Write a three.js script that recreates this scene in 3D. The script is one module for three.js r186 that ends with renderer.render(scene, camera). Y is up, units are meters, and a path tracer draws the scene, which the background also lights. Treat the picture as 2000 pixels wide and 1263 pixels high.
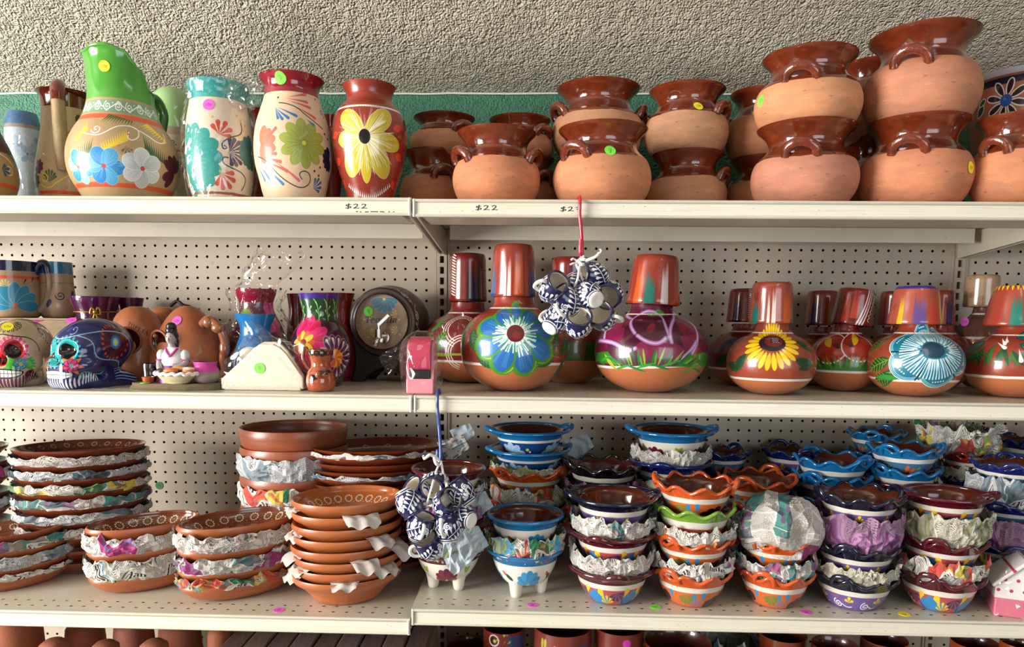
import * as THREE from 'three';
import { mergeGeometries } from 'three/addons/utils/BufferGeometryUtils.js';
import { ImprovedNoise } from 'three/addons/math/ImprovedNoise.js';
import { RectAreaLightUniformsLib } from 'three/addons/lights/RectAreaLightUniformsLib.js';
import { RoundedBoxGeometry } from 'three/addons/geometries/RoundedBoxGeometry.js';

// ---------------------------------------------------------------- camera, light, exposure
const IN = 0.0254;                       // the shelving is built on a one inch grid
const scene = new THREE.Scene();
const camera = new THREE.PerspectiveCamera(2 * Math.atan(631.5 / 1400) * 180 / Math.PI, 2000 / 1263, 0.05, 30);
camera.rotation.order = 'YXZ';
camera.position.set(8.7357 * IN, -6.692 * IN, 68.605 * IN);
camera.rotation.set(-0.114325, 0.029156, 0.010066);
camera.setViewOffset(2000, 1263, 0, -153.5, 2000, 1263);
camera.updateMatrixWorld(true);
const renderer = new THREE.WebGLRenderer();
renderer.toneMapping = THREE.LinearToneMapping;
renderer.toneMappingExposure = 1.08;
renderer.shadowMap.enabled = true;
RectAreaLightUniformsLib.init();
scene.background = new THREE.Color(0x20242a);
// daylight windows and ceiling lamp of the shop: [name, label, position, size, facing, colour, radiance]
const SLOPE = 0.47;
const ROOM = { x0: -3.2, x1: 3.7, y0: -1.65, y1: 1.62, z0: -0.066, z1: 4.3 };
const GLOW = [
  ['shop_window', 'tall daylight shop window in the side wall', [ROOM.x0, -0.15, 2.2], [1.7, 1.7], [1, 0, 0], [1, 0.965, 0.92], 27],
  ['shop_window', 'wide daylight shop window in the wall facing the shelves', [2.1, -0.2, ROOM.z1], [2.4, 1.9], [0, 0, -1], [0.86, 0.94, 1], 2.8],
  ['shop_window', 'small daylight shop window beside the wide one', [-1.5, -0.25, ROOM.z1], [1.4, 1.2], [0, 0, -1], [1, 0.97, 0.93], 0.6],
  ['ceiling_lamp', 'long fluorescent ceiling lamp', [1.05, 0.9, 1.5], [0.22, 1.2], [0, -1, 0], [1, 0.96, 0.88], 3],
];

// ---------------------------------------------------------------- helpers
const N = new ImprovedNoise();
const nz = (x, y, z = 0) => N.noise(x, y, z);
const fbm = (x, y, z = 0) => nz(x, y, z) + 0.5 * nz(2.1 * x, 2.1 * y, 2.1 * z + 7) + 0.25 * nz(4.3 * x, 4.3 * y, 4.3 * z + 3);
function rng(s) { let a = (s * 2654435761) >>> 0; return () => { a = (a + 0x6D2B79F5) | 0; let t = Math.imul(a ^ (a >>> 15), 1 | a); t = (t + Math.imul(t ^ (t >>> 7), 61 | t)) ^ t; return ((t ^ (t >>> 14)) >>> 0) / 4294967296; }; }
const taken = {};
function numbered(n) { const k = taken[n] = (taken[n] ?? -1) + 1; return k ? n + '_' + String(k).padStart(3, '0') : n; }
function tag(o, label, category, group) { o.userData.label = label; o.userData.category = category; if (group) o.userData.group = group; return o; }
function thing(name, label, category, [x, y, z] = [0, 0, 0], turn = 0, group) {
  const o = new THREE.Group(); o.name = numbered(name); scene.add(o);
  o.position.set(x, y, z); o.rotation.y = turn;
  return tag(o, label, category, group);
}
function part(name, geo, mat, parent, label) {
  const m = new THREE.Mesh(Array.isArray(geo) ? merge(geo) : geo, mat);
  m.name = name; m.castShadow = m.receiveShadow = true; parent.add(m);
  if (label) m.userData.label = label;
  return m;
}
function merge(list) {
  const L = list.map(g => { const h = g.index ? g.toNonIndexed() : g.clone(); for (const k of Object.keys(h.attributes)) if (!['position', 'normal', 'uv'].includes(k)) h.deleteAttribute(k); if (!h.attributes.uv) h.setAttribute('uv', new THREE.Float32BufferAttribute(new Float32Array(h.attributes.position.count * 2), 2)); return h; });
  return mergeGeometries(L);
}
function solo(name, geo, mat, label, category, pos = [0, 0, 0], group) {
  const m = part(numbered(name), geo, mat, scene); m.position.set(...pos); return tag(m, label, category, group);
}
function structure(name, geo, mat, label) { const m = part(numbered(name), geo, mat, scene); m.userData.kind = 'structure'; m.userData.label = label; return m; }
function box(x0, x1, y0, y1, z0, z1) { const g = new THREE.BoxGeometry(x1 - x0, y1 - y0, z1 - z0); g.translate((x0 + x1) / 2, (y0 + y1) / 2, (z0 + z1) / 2); return g; }
// a point of the place: the sight line through a picture point met with the plane z (inches from the pegboard) or with a shelf top
function sight(px, py) {
  const d = new THREE.Vector3((px - 1000) / 1400, (785 - py) / 1400, -1);
  return d.applyQuaternion(camera.quaternion);
}
function onPlane(px, py, z) { const d = sight(px, py), t = (z * IN - camera.position.z) / d.z; return camera.position.clone().addScaledVector(d, t); }
function onShelf(px, py, y) { const d = sight(px, py), t = (y - camera.position.y) / d.y; return camera.position.clone().addScaledVector(d, t); }
const mmpp = z => (68.6 - z) / 1400 * IN;      // metres for a picture point at depth z
function tube(pts, r, seg = 24, rad = 8, closed = false) { return new THREE.TubeGeometry(new THREE.CatmullRomCurve3(pts.map(p => new THREE.Vector3(...p)), closed), seg, r, rad, closed); }

// ---------------------------------------------------------------- materials
const sRGB = (r, g, b) => new THREE.Color().setRGB(r / 255, g / 255, b / 255, THREE.SRGBColorSpace);
const matCache = {};
function mat(key, make) { return matCache[key] ??= make(); }
function plain(c, rough = 0.6, extra = {}) { return mat('p' + c + rough + JSON.stringify(extra), () => new THREE.MeshPhysicalMaterial({ color: c, roughness: rough, side: THREE.DoubleSide, ...extra })); }
function glaze(c, rough = 0.2, extra = {}) { return plain(c, rough, { clearcoat: 0.9, clearcoatRoughness: 0.06, ...extra }); }
function dataTex(w, h, fn, srgb = true) {
  const d = new Uint8Array(w * h * 4);
  for (let j = 0; j < h; j++) for (let i = 0; i < w; i++) { const c = fn(i / w, j / h, i, j), k = (j * w + i) * 4; d[k] = c[0]; d[k + 1] = c[1]; d[k + 2] = c[2]; d[k + 3] = 255; }
  const t = new THREE.DataTexture(d, w, h); t.wrapS = t.wrapT = THREE.RepeatWrapping; t.magFilter = THREE.LinearFilter; t.minFilter = THREE.LinearMipmapLinearFilter; t.generateMipmaps = true;
  if (srgb) t.colorSpace = THREE.SRGBColorSpace; t.needsUpdate = true; return t;
}
const cl8 = v => Math.max(0, Math.min(255, v));
function paintTex(w, h, fn) {
  const c = document.createElement('canvas'); c.width = w; c.height = h; fn(c.getContext('2d'), w, h);
  const t = new THREE.CanvasTexture(c); t.colorSpace = THREE.SRGBColorSpace; t.wrapS = THREE.RepeatWrapping; return t;
}
function uvMetres(geo, k = 1) {   // box-mapped uv in metres
  const g = geo.index ? geo.toNonIndexed() : geo; g.computeVertexNormals(); const p = g.attributes.position, n = g.attributes.normal, uv = new Float32Array(p.count * 2);
  for (let i = 0; i < p.count; i++) { const ax = Math.abs(n.getX(i)), ay = Math.abs(n.getY(i)), az = Math.abs(n.getZ(i)); const [a, b] = az >= ax && az >= ay ? [p.getX(i), p.getY(i)] : ay >= ax ? [p.getX(i), p.getZ(i)] : [p.getZ(i), p.getY(i)]; uv[2 * i] = a * k; uv[2 * i + 1] = b * k; }
  g.setAttribute('uv', new THREE.BufferAttribute(uv, 2)); return g;
}
// wavy knock-down plaster relief
const plasterBump = dataTex(1024, 1024, (u, v) => {
  const q = (a, b, f) => { const s = Math.sin(b * Math.PI * 2), c = Math.cos(b * Math.PI * 2), s2 = Math.sin(a * Math.PI * 2), c2 = Math.cos(a * Math.PI * 2); return nz(c2 * f + 3 * s, s2 * f - 2 * c, c * f + s * f * 0.8); };
  const w = q(u, v, 5) * 0.5;
  const n = nz(u * 68 + 1.6 * w, v * 68, 3.3) * 0.7 + nz(u * 120 + 5, v * 120, 9.1) * 0.45;
  const r = 1 - Math.abs(n) * 2.6; const k = cl8(70 + 150 * Math.max(-0.4, r * 0.7 + 0.5 * nz(u * 30, v * 30, 1.7)));
  return [k, k, k];
}, false);
plasterBump.repeat.set(1.7, 1.7);
const plasterTone = dataTex(256, 256, (u, v) => { const k = 1 + 0.05 * fbm(u * 9, v * 9, 2); return [cl8(236 * k), cl8(231 * k), cl8(218 * k)]; });
const ceilingMat = new THREE.MeshStandardMaterial({ map: plasterTone, color: 0xd0cbc2, roughness: 0.5, bumpMap: plasterBump, bumpScale: 0.008 });
const greenWallMat = new THREE.MeshStandardMaterial({ color: 0x437c64, roughness: 0.6, bumpMap: plasterBump, bumpScale: 0.004 });
const roomWallMat = new THREE.MeshStandardMaterial({ color: 0x6c645c, roughness: 0.8 });
const floorMat = new THREE.MeshStandardMaterial({ color: 0x6e655a, roughness: 0.6 });
const metalTone = dataTex(512, 512, (u, v) => { const s = 0.03 * fbm(u * 8, v * 8, 5) + 0.008 * nz(u * 90, v * 6, 2); const spot = nz(u * 60, v * 60, 8) > 0.72 ? -0.07 : 0; const k = 1 + s + spot; return [cl8(240 * k), cl8(240 * k), cl8(238 * k)]; });
const enamel = new THREE.MeshPhysicalMaterial({ map: metalTone, color: 0xd8d1c0, roughness: 0.36, clearcoat: 0.25, clearcoatRoughness: 0.3, side: THREE.DoubleSide });
const boardMat = new THREE.MeshPhysicalMaterial({ map: metalTone, color: 0xc2b4a2, roughness: 0.5, side: THREE.DoubleSide });
const hardboard = plain(0x46321f, 0.9);  // backing brown taken darker, painting in the shade inside the peg holes

// ---------------------------------------------------------------- the room
{
  const { x0, x1, y0, y1, z0, z1 } = ROOM, w = 0.12;
  structure('floor', uvMetres(box(x0 - w, x1 + w, y0 - w, y0, z0 - w, z1 + w)), floorMat, 'shop floor');
  // the ceiling slopes up from the wall behind the shelves, then runs level
  const yc = 0.377, zr = z0 + (y1 - yc) / Math.tan(SLOPE), cs = new THREE.Shape(); [[z0 - w, yc - w * Math.tan(SLOPE)], [zr, y1], [z1 + w, y1], [z1 + w, y1 + w], [zr - w, y1 + w], [z0 - w, yc + w * 1.2]].forEach(([z, y], i) => i ? cs.lineTo(-z, y) : cs.moveTo(-z, y)); cs.closePath();
  const cg = new THREE.ExtrudeGeometry(cs, { depth: x1 - x0 + 2 * w, bevelEnabled: false }); cg.rotateY(Math.PI / 2); cg.translate(x0 - w, 0, 0);
  structure('ceiling', uvMetres(cg), ceilingMat, 'cream sloping ceiling with a swirled plaster relief');
  structure('wall_back', uvMetres(box(x0 - w, x1 + w, y0, 0.377, z0 - w, z0)), greenWallMat, 'green textured wall behind the shelving');
  structure('wall_left', uvMetres(box(x0 - w, x0, y0, y1, z0, z1)), roomWallMat, 'plain side wall');
  structure('wall_right', uvMetres(box(x1, x1 + w, y0, y1, z0, z1)), roomWallMat, 'plain side wall');
  structure('wall_front', uvMetres(box(x0 - w, x1 + w, y0, y1, z1, z1 + w)), roomWallMat, 'plain wall facing the shelves');
  // the uneven white paint edge where wall and ceiling meet
  const pts = []; for (let i = 0; i <= 300; i++) { const x = x0 + (x1 - x0) * i / 300; pts.push([x, yc - 0.004 + 0.0018 * fbm(x * 14, 1.2), z0 + 0.002]); }
  structure('trim_1', tube(pts, 0.0026, 600, 5), plain(0xe8ece4, 0.7), 'white paint edge between green wall and ceiling');
  for (const [name, label, p, [sw, sh], f, c, power] of GLOW) {
    const lamp = name === 'ceiling_lamp', col = new THREE.Color(...c), o = thing(name, label, lamp ? 'lamp' : 'window', p);
    o.lookAt(p[0] + f[0], p[1] + f[1], p[2] + f[2]);
    if (!lamp) o.userData.kind = 'structure';
    const em = new THREE.MeshStandardMaterial({ color: 0x222222, emissive: col, emissiveIntensity: power * 0.25, roughness: 0.4 });
    part('pane', new THREE.BoxGeometry(sw, sh, 0.01), em, o).position.z = 0.012;
    const fr = []; const t = 0.05;
    fr.push(box(-sw / 2 - t, sw / 2 + t, sh / 2, sh / 2 + t, 0, 0.04), box(-sw / 2 - t, sw / 2 + t, -sh / 2 - t, -sh / 2, 0, 0.04), box(-sw / 2 - t, -sw / 2, -sh / 2, sh / 2, 0, 0.04), box(sw / 2, sw / 2 + t, -sh / 2, sh / 2, 0, 0.04));
    if (!lamp) fr.push(box(-0.02, 0.02, -sh / 2, sh / 2, 0.017, 0.045), box(-sw / 2, sw / 2, -0.015, 0.015, 0.017, 0.045));
    part('frame', merge(fr), plain(0xd8d6d0, 0.5), o);
    const L = new THREE.RectAreaLight(col, power, sw, sh); L.position.set(p[0] + f[0] * 0.06, p[1] + f[1] * 0.06, p[2] + f[2] * 0.06);
    L.lookAt(p[0] + f[0], p[1] + f[1], p[2] + f[2]); L.castShadow = true; scene.add(L);
  }
}

// ---------------------------------------------------------------- shelving: bays four feet wide, three shelves and a base deck
const SHELF = { top: 1.735 * IN, mid: -12.236 * IN, low: -27.78 * IN, lowL: -28.55 * IN, base: -43.7 * IN };
const DEPTH = { top: 16.85, mid: 16.83, low: 18.37, lowL: 18.37, base: 18.4 };
function cellGrid(x0, nx, y0, ny, hole, round = 8, margin = [0, 0]) {   // one inch tiles, each with a real hole, in the xy plane
  const P = [], U = []; const h = IN / 2, sq = [[1, 0], [1, 1], [0, 1], [-1, 1], [-1, 0], [-1, -1], [0, -1], [1, -1]];
  const tri = (a, b, c) => { for (const q of [a, b, c]) { P.push(q[0], q[1], 0); U.push(q[0], q[1]); } };
  for (let j = 0; j < ny; j++) for (let i = 0; i < nx; i++) {
    const cx = x0 + i * IN, cy = y0 - j * IN;
    for (let k = 0; k < 8; k++) {
      const a = k * Math.PI / 4, b = (k + 1) * Math.PI / 4, k2 = (k + 1) % 8;
      const A = [cx + h * sq[k][0], cy + h * sq[k][1]], B = [cx + h * sq[k2][0], cy + h * sq[k2][1]];
      const C = [cx + hole[0] * Math.cos(a), cy + hole[1] * Math.sin(a)], D = [cx + hole[0] * Math.cos(b), cy + hole[1] * Math.sin(b)];
      tri(A, B, C); tri(B, D, C);
    }
  }
  const g = new THREE.BufferGeometry(); g.setAttribute('position', new THREE.Float32BufferAttribute(P, 3)); g.setAttribute('uv', new THREE.Float32BufferAttribute(U, 2)); g.computeVertexNormals(); return g;
}
const quad = (x0, x1, y0, y1, z) => { const g = new THREE.PlaneGeometry(x1 - x0, y1 - y0); g.translate((x0 + x1) / 2, (y0 + y1) / 2, z); return g; };
const bays = [[-48, 0, 'under the painted vases'], [0, 48, 'behind the painted water jugs'], [48, 72, 'beyond the second slotted upright']];
bays.forEach(([b0, b1, where], i) => {
  const nx = b1 - b0 - 2, x0 = (b0 + 1.5) * IN;
  const o = thing('pegboard_panel', 'cream perforated pegboard back panel ' + where, 'pegboard', [0, 0, 0]);
  // top rows hide behind the shelf; rows run from one inch above the first visible row down to the base
  part('perforated_sheet', merge([cellGrid(x0, nx, 0, 43, [0.0033, 0.0033]), quad(x0 - IN, x0 - IN / 2, -42.5 * IN, 0.5 * IN, 0), quad(x0 + (nx - 0.5) * IN, x0 + nx * IN, -42.5 * IN, 0.5 * IN, 0)]), boardMat, o);
  part('backing', box((b0 + 0.5) * IN, (b1 - 0.5) * IN, -44 * IN, 0.5 * IN, -0.06, -0.052), hardboard, o, 'hardboard backing, its brown darkened so the peg holes look shaded');
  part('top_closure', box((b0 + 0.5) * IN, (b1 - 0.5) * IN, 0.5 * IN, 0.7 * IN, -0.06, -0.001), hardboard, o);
  for (const x of [b0 + 0.52, b1 - 0.72]) part('edge_fold', uvMetres(box(x * IN, (x + 0.2) * IN, -42.5 * IN, 0.5 * IN, 0, 0.004)), boardMat, o);
  part('top_sheet', box((b0 + 0.5) * IN, (b1 - 0.5) * IN, 0.5 * IN, 1.6 * IN, -0.004, 0.001), boardMat, o);
});
for (const [x, where] of [[0, 'between the left and middle bays'], [48, 'beside the last water jug']]) {   // slotted uprights
  const o = thing('slotted_upright', 'cream slotted steel upright ' + where, 'upright', [x * IN, 0, 0]);
  const g = [], w = 1.0 * IN, s = 0.19 * IN, top = 1.6 * IN, bot = -44 * IN, zf = 0.006;
  g.push(box(-0.48 * IN, -s, bot, top, -0.02, zf), box(s, 0.48 * IN, bot, top, -0.02, zf));
  for (let k = 0; k < 46; k++) { const y = top - k * IN; g.push(box(-s, s, y - 0.4 * IN, y - 0.12 * IN + 0.002, -0.004, zf)); }
  part('channel', merge(g).applyMatrix4(new THREE.Matrix4()), boardMat, o);
  part('channel_back', box(-0.48 * IN, 0.48 * IN, bot, top, -0.056, -0.052), boardMat, o);
  for (const sx of [-1, 1]) part('channel_side', box(sx * 0.44 * IN - 0.001, sx * 0.44 * IN + 0.001, bot, top, -0.052, 0), boardMat, o);
}
// shelves
function lipGeo(len) {   // front rail: beads above and below a recessed face
  const s = new THREE.Shape(); const q = (z, y) => [z * IN, y * IN];
  const pts = [[-0.3, 0], [0.02, 0], [0.1, -0.04], [0.12, -0.11], [0.08, -0.19], [0, -0.24], [-0.03, -0.32], [-0.01, -0.7], [0.02, -1.04], [0.08, -1.08], [0.11, -1.16], [0.05, -1.24], [-0.05, -1.26], [-0.05, -1.18], [-0.1, -0.12], [-0.3, -0.06]];
  pts.forEach(([z, y], i) => i ? s.lineTo(...q(z, y)) : s.moveTo(...q(z, y))); s.closePath();
  const g = new THREE.ExtrudeGeometry(s, { depth: len, bevelEnabled: false, steps: 1 });
  g.rotateY(Math.PI / 2); // shape x -> -z ; extrude z -> x
  g.scale(1, 1, -1);
  const ix = g.index; // fix winding after mirror
  const p = g.attributes.position; for (let i = 0; i < p.count; i += 3) { for (const a of [p]) { const x = a.getX(i), y = a.getY(i), z = a.getZ(i); a.setXYZ(i, a.getX(i + 1), a.getY(i + 1), a.getZ(i + 1)); a.setXYZ(i + 1, x, y, z); } }
  return g;
}
function hand(g, str, x, y, s) {   // handwritten price strokes, s = letter height
  g.lineCap = g.lineJoin = 'round'; let cx = x;
  const S = { '$': [[[.75, .15], [.1, .22], [.15, .45], [.8, .62], [.75, .85], [0, .95]], [[.5, -.05], [.35, 1.08]]], '2': [[[0, .2], [.3, 0], [.6, .12], [.5, .5], [0, .98], [.35, .88], [.8, .95]]], '3': [[[0, .1], [.55, .05], [.25, .42], [.65, .55], [.5, .9], [0, .98]]], '~': [[[0, .12], [.5, 0], [.62, .25], [.2, .55], [.85, .42], [.55, .8]]] };
  for (const ch of str) { for (const st of S[ch]) { g.beginPath(); st.forEach(([a, b], i) => i ? g.lineTo(cx + a * s * 0.75, y + b * s) : g.moveTo(cx + a * s * 0.75, y + b * s)); g.stroke(); } cx += s * 0.92; }
}
function railTex(seed, marks) {
  return paintTex(2048, 64, (g, w, h) => {
    g.fillStyle = '#f2f2ee'; g.fillRect(0, 0, w, h); const R = rng(seed);
    for (let i = 0; i < 160; i++) { g.fillStyle = `rgba(${R() < .5 ? '255,255,250' : '196,190,172'},${0.1 + 0.2 * R()})`; g.fillRect(R() * w, R() * h, 20 + R() * 160, 1 + R() * 3); }
    for (let i = 0; i < 26; i++) { g.fillStyle = `rgba(120,112,98,${0.2 + 0.4 * R()})`; g.beginPath(); g.ellipse(R() * w, 6 + R() * 52, 1 + R() * 3, 0.6 + R() * 1.6, R() * 3, 0, 7); g.fill(); }
    marks?.(g, w, h);
  });
}
function shelf(key, b0, b1, dy, label, marks, seed) {
  const y = SHELF[key], d = DEPTH[key] * IN, x0 = (b0 + 0.04) * IN, x1 = (b1 - 0.04) * IN, L = x1 - x0;
  const o = thing('display_shelf', label, 'shelf', [0, y + dy, 0]);
  // deck: plain sheet, perforated front strip
  const n = b1 - b0 - 1, cell = cellGrid((b0 + 1) * IN, n, 0.5 * IN, 2, [0.0036, 0.0022]); cell.rotateX(-Math.PI / 2); cell.translate(0, 0, d - 1.4 * IN);
  const za = d - 2.4 * IN, zb = d - 0.4 * IN;
  const flat = (a, b, c, e) => { const g = new THREE.PlaneGeometry(b - a, e - c); g.rotateX(-Math.PI / 2); g.translate((a + b) / 2, 0, (c + e) / 2); return uvMetres(g); };
  part('deck', merge([flat(x0, x1, 0.004, za), cell, flat(x0, (b0 + 0.5) * IN, za, zb), flat((b1 - 0.5) * IN, x1, za, zb), flat(x0, x1, zb, d - 0.3 * IN)]), enamel, o);
  part('deck_lining', uvMetres(box(x0, x1, -0.024, -0.022, d - 4.2 * IN, d - 0.012)), enamel, o);
  const lip = lipGeo(L); lip.translate(x0, 0, d);
  const rail = part('front_rail', uvMetres(lip), enamel, o);
  const face = new THREE.PlaneGeometry(L - 0.012, 0.76 * IN); face.rotateX(-0.02); face.translate((x0 + x1) / 2, -0.67 * IN, d + 0.0006);
  part('price_strip', face, new THREE.MeshPhysicalMaterial({ map: railTex(seed, marks), color: 0xe9e2d2, roughness: 0.34, clearcoat: 0.35, clearcoatRoughness: 0.25 }), rail, 'scuffed cream price strip');
  for (const x of [x0 + 0.003, x1 - 0.003]) part('end_bead', tube([[x, -0.02 * IN, d], [x, -0.25 * IN, d + 0.0012], [x, -1.0 * IN, d + 0.0014], [x, -1.23 * IN, d]], 0.0028, 10, 6), enamel, rail);
  // pressed channels under the deck and the brackets that carry it
  part('front_channel', uvMetres(box(x0 + 0.018, x1 - 0.018, -1.25 * IN, -1.1 * IN, d - 4.2 * IN, d - 0.12 * IN)), enamel, o);
  part('rear_channel', uvMetres(box(x0 + 0.03, x1 - 0.03, -1.44 * IN, -0.2 * IN, 4.0 * IN, 4.15 * IN)), enamel, o);
  for (const x of [x0 + 0.006, x1 - 0.006]) {
    const b = new THREE.Shape(); [[0.1, -0.2], [16, -0.2], [16, -1.2], [0.1, -2.44]].forEach(([z, yy], i) => i ? b.lineTo(-z * IN, yy * IN) : b.moveTo(-z * IN, yy * IN)); b.closePath();
    const g = new THREE.ExtrudeGeometry(b, { depth: 0.004, bevelEnabled: false }); g.rotateY(Math.PI / 2); g.translate(x - 0.002, 0, 0);
    part('bracket', uvMetres(g), enamel, o);
  }
  return o;
}
const px2rail = (px, b0) => (onPlane(px, 405, 16.9).x / IN - b0) / 48 * 2048;
const ink = g => { g.strokeStyle = '#15131a'; g.lineWidth = 3.4; };
shelf('top', -48, 0, 0.002, 'cream metal top shelf carrying the painted vases and pitchers', (g, w, h) => {
  ink(g); hand(g, '$22', px2rail(681, -48), 14, 27);
  g.fillStyle = '#4a3426'; const R = rng(5); const a = px2rail(700, -48); for (let i = 0; i < 9; i++) { const x = a + i * 14 + R() * 6; g.fillRect(x, h - 6 - R() * 2, 5 + R() * 9, 5); }
}, 11);
shelf('top', 0, 48, 0, 'cream metal top shelf carrying the brown glazed clay pots', (g, w, h) => {
  ink(g); hand(g, '$22', px2rail(923, 0), 12, 27); hand(g, '$2~', px2rail(1091, 0), 18, 25);
  g.fillStyle = '#ffffff'; g.fillRect(px2rail(1300, 0), 20, 16, 16);
}, 12);
shelf('top', 48, 72, 0, 'cream metal top shelf beyond the clay pots', null, 13);
shelf('mid', -48, 0, 0, 'cream metal middle shelf carrying the painted skulls and barrel', null, 14);
shelf('mid', 0, 48, 0, 'cream metal middle shelf carrying the painted water jugs', null, 15);
shelf('mid', 48, 72, 0, 'cream metal middle shelf beyond the water jugs', null, 16);
shelf('lowL', -48, 0, 0, 'cream metal bottom shelf carrying the stacked clay dishes', null, 17);
shelf('low', 0, 48, 0, 'cream metal bottom shelf carrying the coloured bowls', null, 18);
shelf('low', 48, 72, 0, 'cream metal bottom shelf beyond the coloured bowls', null, 19);
{ const o = thing('base_deck', 'cream metal base deck under the bottom shelf', 'shelf', [0, SHELF.base, 0]); part('deck', uvMetres(box(-48 * IN, 72 * IN, -0.012, 0, 0.004, 18.4 * IN)), enamel, o); part('kick_plate', uvMetres(box(-48 * IN, 72 * IN, ROOM.y0 - SHELF.base, -0.012, 17.8 * IN, 18.2 * IN)), enamel, o); part('rear_foot', uvMetres(box(-48 * IN, 72 * IN, ROOM.y0 - SHELF.base, -0.012, 0.3 * IN, 0.8 * IN)), enamel, o); }
// ---------------------------------------------------------------- turned (wheel-thrown) shapes
function curveOf(pts, n = 48) {   // smooth profile [[r, y] ...] bottom to top, sampled by arc length
  const c = new THREE.CatmullRomCurve3(pts.map(p => new THREE.Vector3(p[0], p[1], 0)), false, 'centripetal'); c.arcLengthDivisions = 300;
  const out = []; for (let i = 0; i <= n; i++) { const p = c.getPointAt(i / n); out.push([Math.max(0, p.x), p.y]); }
  out.L = c.getLength(); out.R = Math.max(...out.map(p => p[0])); out.H = out[n][1]; return out;
}
function sampleP(P, t) { const f = Math.min(0.99999, Math.max(0, t)) * (P.length - 1), i = Math.floor(f), a = f - i; return [P[i][0] + a * (P[i + 1][0] - P[i][0]), P[i][1] + a * (P[i + 1][1] - P[i][1])]; }
function rev(P, { t0 = 0, t1 = 1, nx = 48, ny = 22, warp, v0 = 0, v1 = 1 } = {}) {   // surface of revolution; u = 0.5 faces +z
  const pos = [], uv = [], idx = [];
  for (let j = 0; j <= ny; j++) for (let i = 0; i <= nx; i++) {
    const u = i / nx, th = (u - 0.5) * Math.PI * 2;
    const a = typeof t0 === 'function' ? t0(th) : t0, b = typeof t1 === 'function' ? t1(th) : t1, t = a + (b - a) * j / ny;
    let [r, y] = sampleP(P, t); let x = r * Math.sin(th), z = r * Math.cos(th);
    if (warp) [x, y, z] = warp(x, y, z, th, t, r);
    pos.push(x, y, z); uv.push(u, v0 + (v1 - v0) * t);
  }
  for (let j = 0; j < ny; j++) for (let i = 0; i < nx; i++) { const a = j * (nx + 1) + i, b = a + 1, c = a + nx + 1, d = c + 1; idx.push(a, b, d, a, d, c); }
  const g = new THREE.BufferGeometry(); g.setAttribute('position', new THREE.Float32BufferAttribute(pos, 3)); g.setAttribute('uv', new THREE.Float32BufferAttribute(uv, 2)); g.setIndex(idx); g.computeVertexNormals();
  const n = g.attributes.normal;   // close the seam
  for (let j = 0; j <= ny; j++) { const a = j * (nx + 1), b = a + nx; const v = new THREE.Vector3(n.getX(a) + n.getX(b), n.getY(a) + n.getY(b), n.getZ(a) + n.getZ(b)).normalize(); n.setXYZ(a, v.x, v.y, v.z); n.setXYZ(b, v.x, v.y, v.z); }
  return g;
}
function inside(P, th, depth) {   // inner wall: over the lip and down inside
  const n = P.length - 1, top = P[n], out = [[top[0], top[1]], [top[0] - th * 0.5, top[1] + th * 0.35], [top[0] - th, top[1] - th * 0.2]];
  const yEnd = top[1] - depth; let k = n;
  for (k = n - 2; k > 0; k -= 3) { const [r, y] = P[k]; if (y < yEnd) break; if (r - th > 0.003) out.push([r - th, y + th * 0.2]); }
  const l = out[out.length - 1]; out.push([Math.max(0.002, l[0] * 0.7), yEnd + 0.001], [0, yEnd]);
  return curveOf(out, 40);
}
const lumpy = (amp, f, s) => (x, y, z, th, t, r) => { const k = 1 + amp * fbm(Math.sin(th) * f + s, y * f * 12, Math.cos(th) * f); return [x * k, y, z * k]; };
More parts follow.
